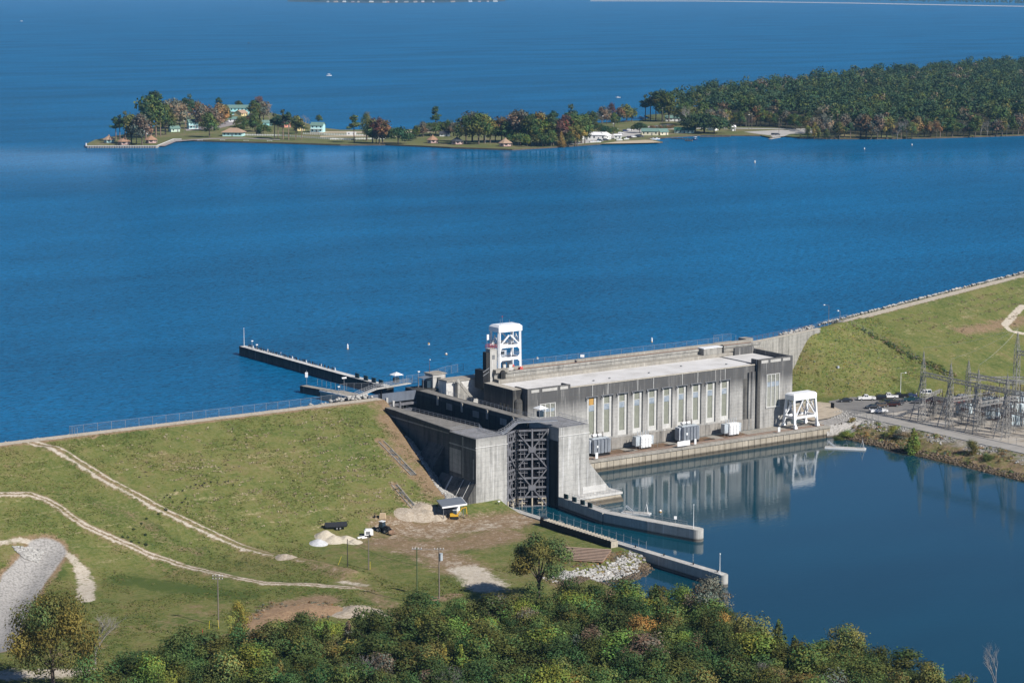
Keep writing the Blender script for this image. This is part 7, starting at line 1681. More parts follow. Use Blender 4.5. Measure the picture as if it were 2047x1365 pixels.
# houses
WALLM = {n_: plain(n_+'_siding', c_, 0.8, 0.2, var=0.08, scale=0.3) for n_, c_ in {'teal': (0.30,0.60,0.60), 'aqua': (0.42,0.66,0.66), 'cream': (0.66,0.61,0.47), 'yellow': (0.66,0.53,0.27), 'pink': (0.60,0.42,0.38), 'coral': (0.62,0.27,0.2), 'whitewall': (0.72,0.72,0.70), 'mint': (0.50,0.62,0.52)}.items()}
ROOFM = {n_: plain(n_+'_roofing', c_, 0.85, 0.15, var=0.15, scale=0.4) for n_, c_ in {'green': (0.14,0.23,0.20), 'dkgreen': (0.035,0.11,0.075), 'brown': (0.33,0.20,0.13), 'tanroof': (0.36,0.25,0.175), 'whiteroof': (0.74,0.74,0.73), 'greyroof': (0.26,0.26,0.26), 'darkroof': (0.06,0.065,0.075)}.items()}
IR = -34.6
def house(label, px, py, w, d, h, rh, wall, roof, rot=0, storeys=1, hip=False, eave=0.6, name='house', cat='house', windows=True, porch=False, z=LAND):
    x, y, _ = L2(px, py, z); t = thing(name, label, cat, (x, y, z), R(IR+rot)); put_ = local(t)
    g = MB(); g.box(-w/2,w/2,0,d,-0.5,h)
    if not hip: g.add([(-w/2,0,h),(-w/2,d,h),(-w/2,d/2,h+rh*0.97),(w/2,0,h),(w/2,d,h),(w/2,d/2,h+rh*0.97)], [(0,1,2),(5,4,3)])
    put_(g, 'wall', WALLM[wall]); g = MB(); e = eave; tk = 0.18
    if hip:
        k_ = min(w, d)/2*0.98; zz = h-0.05
        g.add([(-w/2-e,-e,zz),(w/2+e,-e,zz),(w/2+e,d+e,zz),(-w/2-e,d+e,zz),(-w/2+k_,d/2,h+rh),(w/2-k_,d/2,h+rh)], [(0,1,5,4),(1,2,5),(2,3,4,5),(3,0,4),(3,2,1,0)])
    else:
        dz = rh*e/(d/2)
        for s in (0, 1):
            y0, y1 = (-e, d/2) if s == 0 else (d+e, d/2)
            g.hexa([(-w/2-e,y0,h-dz),(w/2+e,y0,h-dz),(w/2+e,y1,h+rh),(-w/2-e,y1,h+rh)], [(-w/2-e,y0,h-dz+tk),(w/2+e,y0,h-dz+tk),(w/2+e,y1,h+rh+tk),(-w/2-e,y1,h+rh+tk)])
    put_(g, 'roof', ROOFM[roof])
    if windows:
        nW = max(2, int(w/3.2)); sh = h/storeys
        for s in range(storeys):
            for i in range(nW):
                xx = -w/2+(i+0.5)*w/nW
                if s == 0 and i == nW//2: g = MB(); g.box(xx-0.5,xx+0.5,-0.06,-0.002,0,2.1); put_(g, 'door', M['steel_grey']); continue
                g = MB(); g.box(xx-0.55,xx+0.55,-0.06,-0.002,s*sh+sh*0.35,s*sh+sh*0.78); put_(g, 'window', M['glass_dark'])
    if porch:
        g = MB(); g.box(-w/2,w/2,-2.2,-0.07,-0.3,0.25); g.box(-w/2,w/2,-2.3,-0.07,h/storeys-0.1,h/storeys+0.08); put_(g, 'porch', M['white'])
        for i in range(4): xx = -w/2+0.2+i*(w-0.4)/3; g = MB(); g.bar((xx,-2.1,0.25),(xx,-2.1,h/storeys),0.18); put_(g, 'porch_post', M['white'])
    return t
def cabin(label, px, py, r, wall, roof='brown'):
    x, y, z = L2(px, py); t = thing('lake_cabin', label, 'cabin', (x, y, z), R(IR+10)); put_ = local(t); n = 8
    P8 = [(math.cos(i*math.pi/4+0.39), math.sin(i*math.pi/4+0.39)) for i in range(n)]
    g = MB(); g.prism([(a*r*0.78, c*r*0.78) for a, c in P8], 0.4, 3.0); put_(g, 'wall', WALLM[wall])
    g = MB(); vs = [(a*r, c*r, 2.9) for a, c in P8]+[(0,0,2.9+r*0.62)]; g.add(vs, [(i,(i+1)%n,n) for i in range(n)]+[tuple(range(n-1,-1,-1))]); put_(g, 'roof', ROOFM[roof])
    g = MB(); g.cyl(0,0,2.75+r*0.62,3.3+r*0.62,0.5,n=8); put_(g, 'roof_vent', ROOFM['tanroof'])
    g = MB(); g.prism([(a*r*0.98, c*r*0.98) for a, c in P8], -0.2, 0.38); put_(g, 'deck', M['shoreline'])
    for i in range(n):
        a, c = P8[i]; a2, c2 = P8[(i+1)%n]; mx_, my_ = (a+a2)/2*r*0.785, (c+c2)/2*r*0.785
        if my_ < 0: g = MB(); g.cbox(mx_,my_,1.2,1.3,0.3,1.1); put_(g, 'window', M['glass_dark'])
        g = MB(); g.bar((a*r*0.95,c*r*0.95,0.38),(a*r*0.95,c*r*0.95,2.9),0.14); put_(g, 'post', M['tan'])
    return t
cabin('lake cabin with grey-brown roof and aqua walls at the island tip', 218, 286, 5.6, 'aqua', 'tanroof'); cabin('lake cabin with orange-brown roof and pink walls second from the island tip', 248, 290, 6.0, 'pink')
cabin('lake cabin with brown roof and dark deck at the bend of the sea wall', 302, 286.5, 5.8, 'pink'); cabin('lake cabin with brown hip roof just left of the dark island trees', 865, 286.5, 5.6, 'pink')
cabin('lake cabin half hidden under trees in the middle of the island shore', 914, 289, 5.4, 'pink', 'darkroof'); cabin('lake cabin with tan hip roof on the low island corner nearest the camera', 1010, 293, 6.0, 'pink', 'tanroof')
house('two-storey aqua house with green roof near the island tip', 387, 258, 8.5, 8, 6.2, 2.2, 'aqua', 'green', 18, 2, porch=True)
house('small mint cottage with green roof beside the pines', 351, 264, 8, 7, 3.0, 2.0, 'mint', 'green', 25)
house('low white cottage behind the lake cabins', 293, 270, 9, 6, 2.6, 1.6, 'whitewall', 'greyroof', 5)
house('large open picnic pavilion with long brown roof on the island lawn', 464, 273, 17, 11, 3.4, 3.6, 'aqua', 'tanroof', -8, 1, True, 1.4, 'picnic_pavilion', 'pavilion', True)
house('long two-storey teal lodge with grey-green roof at the back of the island', 470, 230.5, 25, 11, 7.2, 2.6, 'teal', 'green', -4, 2, porch=True, name='lodge', cat='lodge')
house('yellow gabled house in front of the teal lodge', 489, 232, 10, 9, 3.0, 2.6, 'yellow', 'tanroof', 60)
house('white cottage with green roof behind the brown trees', 465, 244, 7.5, 6, 2.8, 1.8, 'whitewall', 'green', 0)
house('coral pink house glimpsed between the tall pines', 575, 255, 7, 7, 5.4, 2.0, 'coral', 'greyroof', 40, 2)
house('yellow two-storey house behind the pines', 602, 262, 7.5, 7, 5.6, 2.0, 'yellow', 'greyroof', 30, 2)
house('two-storey teal house with green roof standing alone at the island road', 633, 265, 11, 8, 6.2, 2.4, 'aqua', 'green', -12, 2, porch=True)
house('low teal cottage between the dark trees and the pines', 535, 252, 9, 7, 3, 2, 'teal', 'green', 10)
house('dark open shelter behind the lake cabin by the big trees', 888, 273, 8, 6, 2.4, 2.0, 'whitewall', 'darkroof', -10, name='picnic_shelter', cat='shelter')
house('white metal boathouse with pale roof at the marina', 1192, 280, 15, 10, 4.2, 2.0, 'whitewall', 'whiteroof', -14, name='boathouse', cat='boathouse')
house('white gabled wing of the marina boathouse', 1217, 279.5, 8, 9, 3.6, 2.4, 'whitewall', 'whiteroof', 60, name='boathouse', cat='boathouse')
house('small white office with flat roof right of the boathouse', 1235, 278, 6, 5, 3.0, 0.8, 'whitewall', 'whiteroof', -5)
house('long cream house with green roof at the marina', 1299, 271, 14, 8, 3.6, 2.2, 'cream', 'green', -8)
house('small cream cottage with green roof next to the long cream house', 1328, 270.5, 7.5, 7, 3.0, 2.4, 'cream', 'green', 20)
house('open boat shed with long dark green roof by the docks', 1368, 266.5, 17, 7, 2.8, 2.0, 'greyroof' if 'greyroof' in WALLM else 'mint', 'dkgreen', -4, name='boat_shed', cat='shed')
house('white gabled house at the edge of the wood right of the dark oak', 1432, 261.5, 6, 7, 3.4, 2.4, 'whitewall', 'whiteroof', 50)
house('narrow white kiosk standing on the lawn', 1467, 262, 3.0, 3.2, 3.6, 1.2, 'whitewall', 'whiteroof', 10, name='kiosk', cat='kiosk')
house('long pale green-roofed building behind the trees at the neck of the point', 1349, 243, 18, 8, 3.2, 2.2, 'whitewall', 'green', -10)
house('long white camper trailer parked by the white fence', 702, 271, 8, 2.6, 2.6, 0.15, 'whitewall', 'whiteroof', -5, name='camper_trailer', cat='trailer', eave=0.05)
house('white box truck parked beside the boathouse', 1167, 279.5, 5, 2.6, 2.8, 0.1, 'whitewall', 'whiteroof', 0, name='box_truck', cat='truck', windows=False, eave=0.03)
def picket(label, pts):
    P = [Vector(L2(x, y)) for x, y in pts]; t = thing('picket_fence', label, 'fence', P[0]); sp = []
    for a, c in zip(P[:-1], P[1:]): n_ = max(1, int((c-a).length/2.2)); sp += [a.lerp(c, i/n_) for i in range(n_)]
    sp.append(P[-1])
    for q in sp: g = MB(); g.cbox(q.x,q.y,q.z-0.1,0.22,0.22,1.65); g.build('post', M['white'], t)
    g = MB()
    for a, c in zip(sp[:-1], sp[1:]):
        for z in (0.45, 0.85, 1.25): g.bar(a+Vector((0,0,z)), c+Vector((0,0,z)), 0.07, 0.2)
    g.build('rail', M['white'], t)
picket('white fence along the island lawn from the pavilion to the tall pines', [(490,271.5),(560,272.5),(640,278),(700,281)])
picket('white fence along the island road near the lone teal house', [(606,269),(648,270.5),(740,272)])
picket('white fence beside the red tree on the island shore', [(660,280),(771,279)])
for px, py, h, lab in ((369, 268, 11, 'tall lamp pole by the island parking lot'), (1205, 262, 13, 'white-headed pole behind the marina trees'), (1324, 251, 16, 'utility pole with red-topped tree behind it at the neck of the point'), (1184, 262, 10, 'short pole behind the boathouse roof'), (1497, 259, 13, 'left pale pole at the edge of the wood'), (1503, 258.5, 14, 'right pale pole at the edge of the wood'), (1557, 270, 14, 'dark pole at the boat ramp'), (1036, 291, 7.5, 'white two-headed lamp beside the small round tree'), (1226, 268, 9, 'thin pole at the marina lot'), (970, 287, 6.5, 'pale post among the island trees')):
    x, y, z = L2(px, py); t = thing('light_pole', lab, 'pole', (x, y, z)); g = MB(); g.tube((x,y,z),(x,y,z+h),0.2,0.13,6); g.build('shaft', M['pole_wood'] if h > 10 else M['galv'], t); g = MB(); g.cbox(x,y,z+h,1.5,0.4,0.3); g.build('head', M['white'] if h < 14 else M['pole_wood'], t)
# cars and boats on the shore
def shore_car(label, px, py, ang, fn, color, grp=None):
    t = suv(label, color, van=(fn == 'van')) if fn != 'pk' else pickup(label, color); put(t, px, py, ang+IR, LAND+0.06); 
    if grp: t['group'] = grp
for lab, px, py, a, fn, c_ in (('white van on the marina lot', 1259, 262, 10, 'van', 'white'), ('blue-black car beside the white van on the marina lot', 1250, 263.5, 5, 'suv', 'navy'), ('white car on the grey patch above the white office', 1241, 268, 0, 'suv', 'white'), ('dark car in front of the boathouse wing', 1211, 281.5, 15, 'suv', 'dark'), ('teal car left of the dark one at the boathouse', 1199, 282.5, 0, 'suv', 'teal'), ('white car among the dark ones above the spit', 1266, 275.5, 20, 'suv', 'white'), ('dark car among the row above the spit', 1275, 275, 20, 'suv', 'black'), ('maroon car in the row above the spit', 1259, 276.5, 20, 'suv', 'maroon'), ('grey car at the right end of the row above the spit', 1282, 274.5, 20, 'suv', 'grey'), ('dark car at the top of the boat ramp', 1547, 270.5, 0, 'suv', 'black'), ('grey car beside the dark one at the boat ramp', 1554, 270.5, 0, 'suv', 'grey'), ('pale car under the trees left of the boathouse', 1146, 286, 30, 'suv', 'silver'), ('white car on the pale patch behind the marina dome tree', 1231, 259.5, 0, 'suv', 'white')): shore_car(lab, px, py, a, fn, c_)
def boat(label, px, py, L, ang, z=LAKE, top=None, hullm='white', name='motor_boat'):
    x, y, _ = PZ(px, py, z); t = thing(name, label, 'boat', (x, y, z), R(IR+ang)); put_ = local(t); w = L*0.34
    g = MB(); o = [(-L/2,-w/2),(L*0.2,-w/2),(L/2,0),(L*0.2,w/2),(-L/2,w/2)]; n_ = 5
    g.add([(a*0.92,c*0.75,-0.2) for a, c in o]+[(a,c,L*0.13) for a, c in o], [tuple(range(4,-1,-1)), tuple(range(5,10))]+[(i,(i+1)%5,5+(i+1)%5,5+i) for i in range(5)]); put_(g, 'hull', M[hullm])
    g = MB(); g.hexa([(-L*0.12,-w*0.32,L*0.131),(L*0.14,-w*0.3,L*0.131),(L*0.14,w*0.3,L*0.131),(-L*0.12,w*0.32,L*0.131)], [(-L*0.1,-w*0.28,L*0.28),(L*0.06,-w*0.26,L*0.28),(L*0.06,w*0.26,L*0.28),(-L*0.1,w*0.28,L*0.28)]); put_(g, 'console', M['fin'])
    if top:
        g = MB(); g.box(-L*0.3,L*0.22,-w*0.45,w*0.45,L*0.36,L*0.40); put_(g, 'canopy', M['white'])
        for xx in (-0.28, 0.2):
            for yy in (-0.42, 0.42): g = MB(); g.bar((L*xx,w*yy,L*0.13),(L*xx,w*yy,L*0.36),0.08); put_(g, 'canopy_post', M['galv'])
    g = MB(); g.box(-L/2-0.35,-L/2,-0.25,0.25,-0.1,L*0.16); put_(g, 'motor', M['black'])
boat('white pontoon boat alone in the middle of the open lake', 658, 152, 7.5, 5, top=True, name='pontoon_boat'); boat('small white boat on the far lake at the upper left', 43, 43, 9, 0)
boat('white motor boat off the end of the wooded point', 1235, 196, 6.5, 175); boat('blue and white fishing boat at the marina dock', 1389, 280, 6.5, 120, hullm='blue', top=True)
boat('tiny dark boat on the far lake above the pontoon boat', 497, 87, 5, 0, hullm='black')
for px, py, a, lab in ((1186, 285, 10, 'white boat on a trailer in front of the boathouse'), (1195, 284.8, 15, 'second white boat on the shore left of the dark cars'), (1252, 279, 30, 'white boat pulled up at the left of the spit'), (1238, 281, 20, 'white boat beached nearest the white office'), (1306, 279.5, 0, 'white boat moored inside the spit'), (1313, 279, 20, 'second white boat moored inside the spit')): boat(lab, px, py, 6, a, LAKE if px > 1300 else LAND)
for pts, lab in (([(1343,278),(1385,280)], 'dark floating dock leading out to the blue boat'), ([(1370,282.5),(1384,283)], 'short dock under the blue boat'), ([(1400,275),(1460,274)], 'low dark dock along the marina shore'), ([(1280,281),(1330,277)], 'dark timber dock inside the spit'), ([(1538,279.5),(1558,276)], 'pale concrete pier beside the boat ramp')):
    a, c = Vector(PZ(*pts[0], LAKE)), Vector(PZ(*pts[1], LAKE)); t = thing('boat_dock', lab, 'dock', a); g = MB(); g.bar(a+Vector((0,0,0.5)), c+Vector((0,0,0.5)), 2.4, 0.35); g.build('deck', M['conc_pale'] if 'pale' in lab else M['shoreline'], t)
    for i in range(5): q = a.lerp(c, i/4); g = MB(); g.tube((q.x,q.y,LAKE-0.5),(q.x,q.y,LAKE+1.6),0.18,0.18,6); g.build('pile', M['pole_wood'], t)
t = thing('timber_groyne', 'dark timber groyne at the back of the island neck', 'groyne', PZ(1287, 238, LAKE)); g = MB(); a, c = Vector(PZ(1279,236,LAKE)), Vector(PZ(1290,240,LAKE)); g.bar(a+Vector((0,0,0.8)), c+Vector((0,0,0.8)), 0.8, 2.2); g.build('wall', M['gate'], t)
for px, py, lab in ((400,284.5,'first white bench from the left on the island lawn'),(445,284,'second white bench on the island lawn'),(492,285,'third white bench on the island lawn'),(539,285.5,'last white bench on the island lawn, below the pines')):
    x, y, z = L2(px, py-3); t = thing('park_bench', lab, 'bench', (x, y, z), R(IR)); put_ = local(t); g = MB(); g.box(-2.2,2.2,-0.3,0.3,0.4,0.52); put_(g, 'seat', M['white'])
    for xx in (-1.8, 1.8): g = MB(); g.box(xx-0.1,xx+0.1,-0.25,0.25,0,0.4); put_(g, 'leg', M['white'])

# ------------------------------------------------------------------ trees on the island and the point
IT = [
 (232,281,46,'pine','pine'),(240,284,52,'pine','pine'),(251,285,60,'pine','pinelight'),(263,288,58,'wide','olive'),(273,289,52,'pine','pinelight'),(284,290,60,'wide','grey'),(292,281,74,'pine','pine'),(302,277,84,'wide','mid'),(312,274,88,'pine','pine'),(321,273,64,'pine','pine'),(331,270,60,'wide','mid'),
 (338,263,58,'wide','grey'),(349,259,60,'wide','grey'),(360,257,52,'wide','grey'),(371,254,56,'pine','pine'),(380,251,60,'pine','pine'),(394,249,46,'wide','rust'),(404,258,46,'wide','grey'),(412,254,42,'wide','rust'),(419,275,48,'wide','mid'),(428,262,44,'wide','grey'),(440,252,44,'wide','rust'),(450,249,38,'wide','olive'),
 (438,232,36,'pine','pine'),(478,226,24,'wide','dark'),(508,243,42,'wide','mid'),(519,241,46,'tall','red'),(527,242,38,'wide','grey'),(538,242,32,'bare',''),(502,253,26,'wide','grey'),(484,254,22,'dome','dark'),(494,258,18,'dome','dark'),(510,264,34,'wide','dark'),(517,269,20,'cone','dark'),(526,270,24,'dome','dark'),(478,262,16,'dome','dark'),(505,262,22,'wide','dark'),
 (549,278,50,'pine','pine'),(556,277,46,'pine','pine'),(566,279,58,'pine','pine'),(577,279.5,54,'pine','pine'),(591,279.5,42,'pine','pinelight'),(603,280,42,'pine','pinelight'),(612,262,38,'bare',''),(594,268,36,'wide','olive'),(638,246,16,'wide','mid'),
 (708,286,54,'pine','pinelight'),(733,282,56,'tall','olive'),(745,287,48,'wide','olive'),(752,287,32,'wide','rust'),(758,288,52,'wide','red'),(765,288,48,'wide','rust'),(796,288,38,'dome','liveoak'),(820,282,16,'dome','liveoak'),
 (832,279,28,'wide','mid'),(846,274,30,'wide','grey'),(860,272,30,'dome','dark'),(871,268,54,'pine','pine'),(880,270,30,'dome','dark'),(896,272,32,'wide','mid'),(906,273,28,'wide','grey'),(838,270,16,'dome','dark'),
 (918,276,54,'bare',''),(932,289,58,'wide','dark'),(944,285,60,'wide','grey'),(957,289,62,'wide','mid'),(968,286,58,'wide','olive'),(980,286,44,'wide','dark'),(990,284,42,'wide','olive'),(1003,285,50,'wide','rust'),(1015,286,42,'wide','mid'),(1029,284,60,'wide','rust'),(1042,287,66,'wide','grey'),(1053,284,58,'pine','pine'),(1060,289,60,'wide','dark'),(1072,291,52,'wide','mid'),(1080,288,62,'wide','gold'),(1090,291,52,'wide','lime'),(1098,288,58,'wide','dark'),(1106,291,68,'pine','pine'),(1118,291,50,'wide','red'),(1130,289,58,'wide','red'),(1141,287,76,'pine','pine'),(1150,289,58,'wide','mid'),(1154,291,40,'wide','yellow'),(1162,287,58,'wide','dark'),(1169,287,48,'wide','mid'),(1085,293,30,'dome','dark'),(1102,293,32,'wide','mid'),(1122,293,32,'cone','gold'),(1138,292,30,'wide','dark'),(1054,294,24,'wide','lime'),(1040,291,28,'dome','dark'),(1024,288,28,'wide','mid'),
 (1184,263,40,'wide','dark'),(1196,264,20,'dome','dark'),(1203,250,36,'wide','grey'),(1213,249,30,'wide','grey'),(1222,247,40,'tall','red'),(1228,254,28,'wide','mid'),(1239,246,30,'wide','rust'),(1252,245,36,'wide','olive'),(1263,244,28,'wide','mid'),(1279,266,24,'dome','liveoak'),(1210,270,20,'dome','liveoak'),(1227,268,16,'dome','mid'),
 (1290,241,50,'pine','pine'),(1300,242,56,'pine','pine'),(1311,243,58,'pine','pine'),(1324,243,62,'wide','dark'),(1337,244,56,'wide','mid'),(1380,259,56,'bare',''),(1390,264,40,'dome','liveoak'),(1408,267,46,'dome','liveoak'),(1428,267,40,'dome','liveoak'),(1362,249,40,'wide','dark'),(1372,252,46,'wide','mid')]
names = {'pine': 'tall dark pine', 'wide': 'spreading tree', 'tall': 'slim upright tree', 'dome': 'low domed evergreen tree', 'bare': 'bare grey tree', 'cone': 'conical evergreen'}
cols = {'pine': 'dark green', 'pinelight': 'mid green', 'olive': 'olive', 'grey': 'grey-brown', 'mid': 'mid green', 'rust': 'rust-brown', 'dark': 'dark green', 'red': 'reddish', 'lime': 'light green', 'gold': 'golden', 'yellow': 'yellowing', 'liveoak': 'very dark green', '': 'leafless'}
areas = [(330, 'among the lake cabins at the island tip'), (470, 'around the island parking lot'), (545, 'in front of the teal lodge'), (660, 'between the pavilion and the lone teal house'), (825, 'on the narrow island shore beside the white fence'), (910, 'behind the lake cabins in mid island'), (1175, 'in the dense island grove left of the marina'), (1285, 'around the marina lot'), (2050, 'at the neck of the wooded point')]
for px, py, hp_, kind, col in IT:
    x, y, z = L2(px, py); ar = [a for lim, a in areas if px <= lim][0]; lab = '%s %s %s' % (cols[col], names[kind], ar)
    h = hp_/2.62*(1680/ math.hypot(x-CAM.x, y-CAM.y))**-1
    tree(kind, x, y, z-0.2, h, col or 'mid', lab, 'tree', lab+'s' if False else 'island trees: '+lab, w=None if kind != 'dome' else h*1.5)
FR = random.Random(21)
def base_row(px): return float(np.interp(px, [1395,1470,1560,1605,1650,1800,1950,2047], [257,254,254.5,261,277.5,277,274,270.5]))
px = 1398
while px < 2060:
    rowy = base_row(px)-FR.uniform(0, 2.2); x, y, z = L2(px, rowy); kind, col = FR.choice([('wide','dark'),('wide','mid'),('wide','grey'),('wide','grey'),('pine','pine'),('wide','dark'),('wide','olive'),('bare',''),('wide','mid'),('wide','rust')]); h = FR.uniform(11, 19) if px < 1640 else FR.uniform(12, 21)
    lab = '%s %s in the front row of the wooded point' % (cols[col], names[kind]); tree(kind, x, y, z-0.2, h, col or 'mid', lab, 'tree', 'front row: '+lab); px += FR.uniform(8, 13)
for px, py, h, col in ((1614,276,11,'yellow'),(1628,277,14,'yellow'),(1636,277,9,'olive'),(1652,278,9,'dark'),(1600,277,4,'olive')):
    x, y, z = L2(px, py); lab = '%s thin tree standing at the water by the boat ramp' % cols[col]; tree('tall', x, y, z-0.2, h, col, lab, 'tree', 'ramp trees: '+lab)
x, y, z = L2(1320, 256)
for i in range(9):
    x, y, z = L2(1302+i*5.2, 259.5-i*0.25); tree('bush', x, y, z, 4.2, FR.choice(['rust','rust','grey','olive']), 'reddish rounded shrub in the row behind the cream house', 'shrub', 'reddish shrubs behind the cream house', w=6)
# the wood itself reads as one mass
def mass(name, label, spots, seed, quads, leafsize):
    rng = np.random.default_rng(seed); Vs, Fs, Ts = [], [], []; o = 0
    pal = np.array([COL['pine'], COL['pine'], COL['dark'], COL['mid'], COL['dark'], COL['deep'], COL['pinelight'], COL['olive'], COL['grey'], (0.18,0.12,0.08)]); pal = pal*0.82; 
    for (x, y, z, h, ci) in spots:
        w = h*rng.uniform(0.28, 0.52); bl = []
        for i in range(5): a = rng.random()*6.28; q = w*0.5*rng.random(); t = rng.random(); bl.append((q*math.cos(a)*(1-0.4*t), q*math.sin(a)*(1-0.4*t), h*(0.58+0.36*t), w*0.42, w*0.42, h*0.11))
        V, F, T = leaf_cloud(rng, bl, quads, leafsize); V = V+np.array([x, y, z]); Vs.append(V); Fs.append(F+o); o += len(V); Ts.append(T**0.65*pal[ci]*rng.uniform(0.85, 1.18))
    return tag(nobj(name, leaf_mesh(name, np.concatenate(Vs), np.concatenate(Fs), np.concatenate(Ts))), label, 'wood', kind='stuff')
def inpoly(pt, poly):
    r = False; j = len(poly)-1
    for i in range(len(poly)):
        if (poly[i][1] > pt[1]) != (poly[j][1] > pt[1]) and pt[0] < (poly[j][0]-poly[i][0])*(pt[1]-poly[i][1])/(poly[j][1]-poly[i][1])+poly[i][0]: r = not r
        j = i
    return r
WP = [L2(x, y)[:2] for x, y in [(1405,254),(1560,253),(1610,259),(1655,275),(1800,275),(1950,272),(2080,268),(2330,255),(2390,139),(2047,149),(1850,161),(1700,177),(1550,195),(1400,214),(1330,231),(1300,238),(1340,241),(1375,249)]]
spots = []; xs_ = [p[0] for p in WP]; ys_ = [p[1] for p in WP]
while len(spots) < 3300:
    x, y = FR.uniform(min(xs_), max(xs_)), FR.uniform(min(ys_), max(ys_))
    if inpoly((x, y), WP):
        v = vnoise(np.array([x]), np.array([y]), 0.012, 31)[0]; dfront = math.hypot(x-CAM.x, y-CAM.y)
        pn = vnoise(np.array([x]), np.array([y]), 0.008, 33)[0]; ci = FR.choice([0,1,2,0,1,4,6,5]) if FR.random() < 0.35+0.9*(pn-0.35)+0.3*(dfront > 2000) else FR.choice([2,3,4,7,8,8,3,7,2,3,4,9])
        spots.append((x, y, LAND-0.3, FR.choice([FR.uniform(15, 20), FR.uniform(18, 24), FR.uniform(20, 28)])+4*v+(3 if ci in (0,1,6) else 0), ci))
mass('pine_wood', 'dense mixed pine wood covering the point on the right', spots, 41, 130, 1.9)
# far shore
def far_strip(name, label, pts, depth, h, n, seed, quads=14, ls=9.0):
    rng = np.random.default_rng(seed); sp = []
    for i in range(n):
        t = rng.random()*(len(pts)-1); j = int(t); f = t-j; px = pts[j][0]*(1-f)+pts[j+1][0]*f; py = pts[j][1]*(1-f)+pts[j+1][1]*f
        x, y, z = PZ(px, py, LAKE); q = rng.random()*depth; d = Vector((x-CAM.x, y-CAM.y, 0)).normalized(); sp.append((x+d.x*q, y+d.y*q, LAKE, h*rng.uniform(0.7, 1.2), int(rng.integers(0, 7))))
    return mass(name, label, sp, seed, quads, ls)
far_strip('far_wood', 'low dark wooded shore on the horizon at the top centre', [(582,3.6),(640,5.2),(760,6.2),(880,5.4),(1000,3.0)], 500, 24, 420, 51)
far_strip('far_wood', 'low wooded shore along the horizon at the top right', [(1380,-1.5),(1500,1.0),(1700,4.5),(1850,7.5),(2047,11.5),(2200,15)], 900, 26, 760, 52)
b = MB(); pts = [(1180,2.2),(1400,2.6),(1700,6.6),(1900,10.5),(2047,13.2),(2300,18)]
for (ax, ay), (cx_, cy_) in zip(pts[:-1], pts[1:]): b.add([PZ(ax,ay+0.9,LAKE+0.8), PZ(cx_,cy_+0.9,LAKE+0.8), PZ(cx_,cy_-0.8,LAKE+1.5), PZ(ax,ay-0.8,LAKE+1.5)], [(0,1,2,3)])
structure(b.build('far_beach', M['conc_pale']))
b = MB()
for pts in ([(575,4.0),(640,5.6),(760,6.8),(880,5.8),(1010,3.4)], ):
    for (ax, ay), (cx_, cy_) in zip(pts[:-1], pts[1:]): b.add([PZ(ax,ay,LAKE+0.6), PZ(cx_,cy_,LAKE+0.6), PZ(cx_,cy_-6,LAKE+2.5), PZ(ax,ay-6,LAKE+2.5)], [(0,1,2,3)])
structure(b.build('far_shore', M['floor']))
for i, px in enumerate((655,671,688,705,716,742,768,775,792,812,830,845,866,905,940,958,975,990)):
    x, y, z = PZ(px, 5.6-abs(px-770)/200*0.9, LAKE+1); g = MB(); w = 13+5*((i*7)%4); g.box(-w/2,w/2,0,10,0,5); g.add([(-w/2,-1,5),(w/2,-1,5),(w/2,11,5),(-w/2,11,5),(-w/2,5,9),(w/2,5,9)], [(0,1,5,4),(2,3,4,5),(1,2,5),(3,0,4),(3,2,1,0)], 1)
    o = bpy.data.objects.new('far_house', g.mesh('far_house', [WALLM[('whitewall','cream','whitewall','pink')[i%4]], ROOFM[('greyroof','brown','whiteroof')[i%3]]])); C.objects.link(o); o.location = (x, y, z); o.rotation_euler = (0,0,R(IR-8)); tag(o, 'tiny pale house on the far wooded shore at the top centre', 'house', 'tiny houses on the far shore')

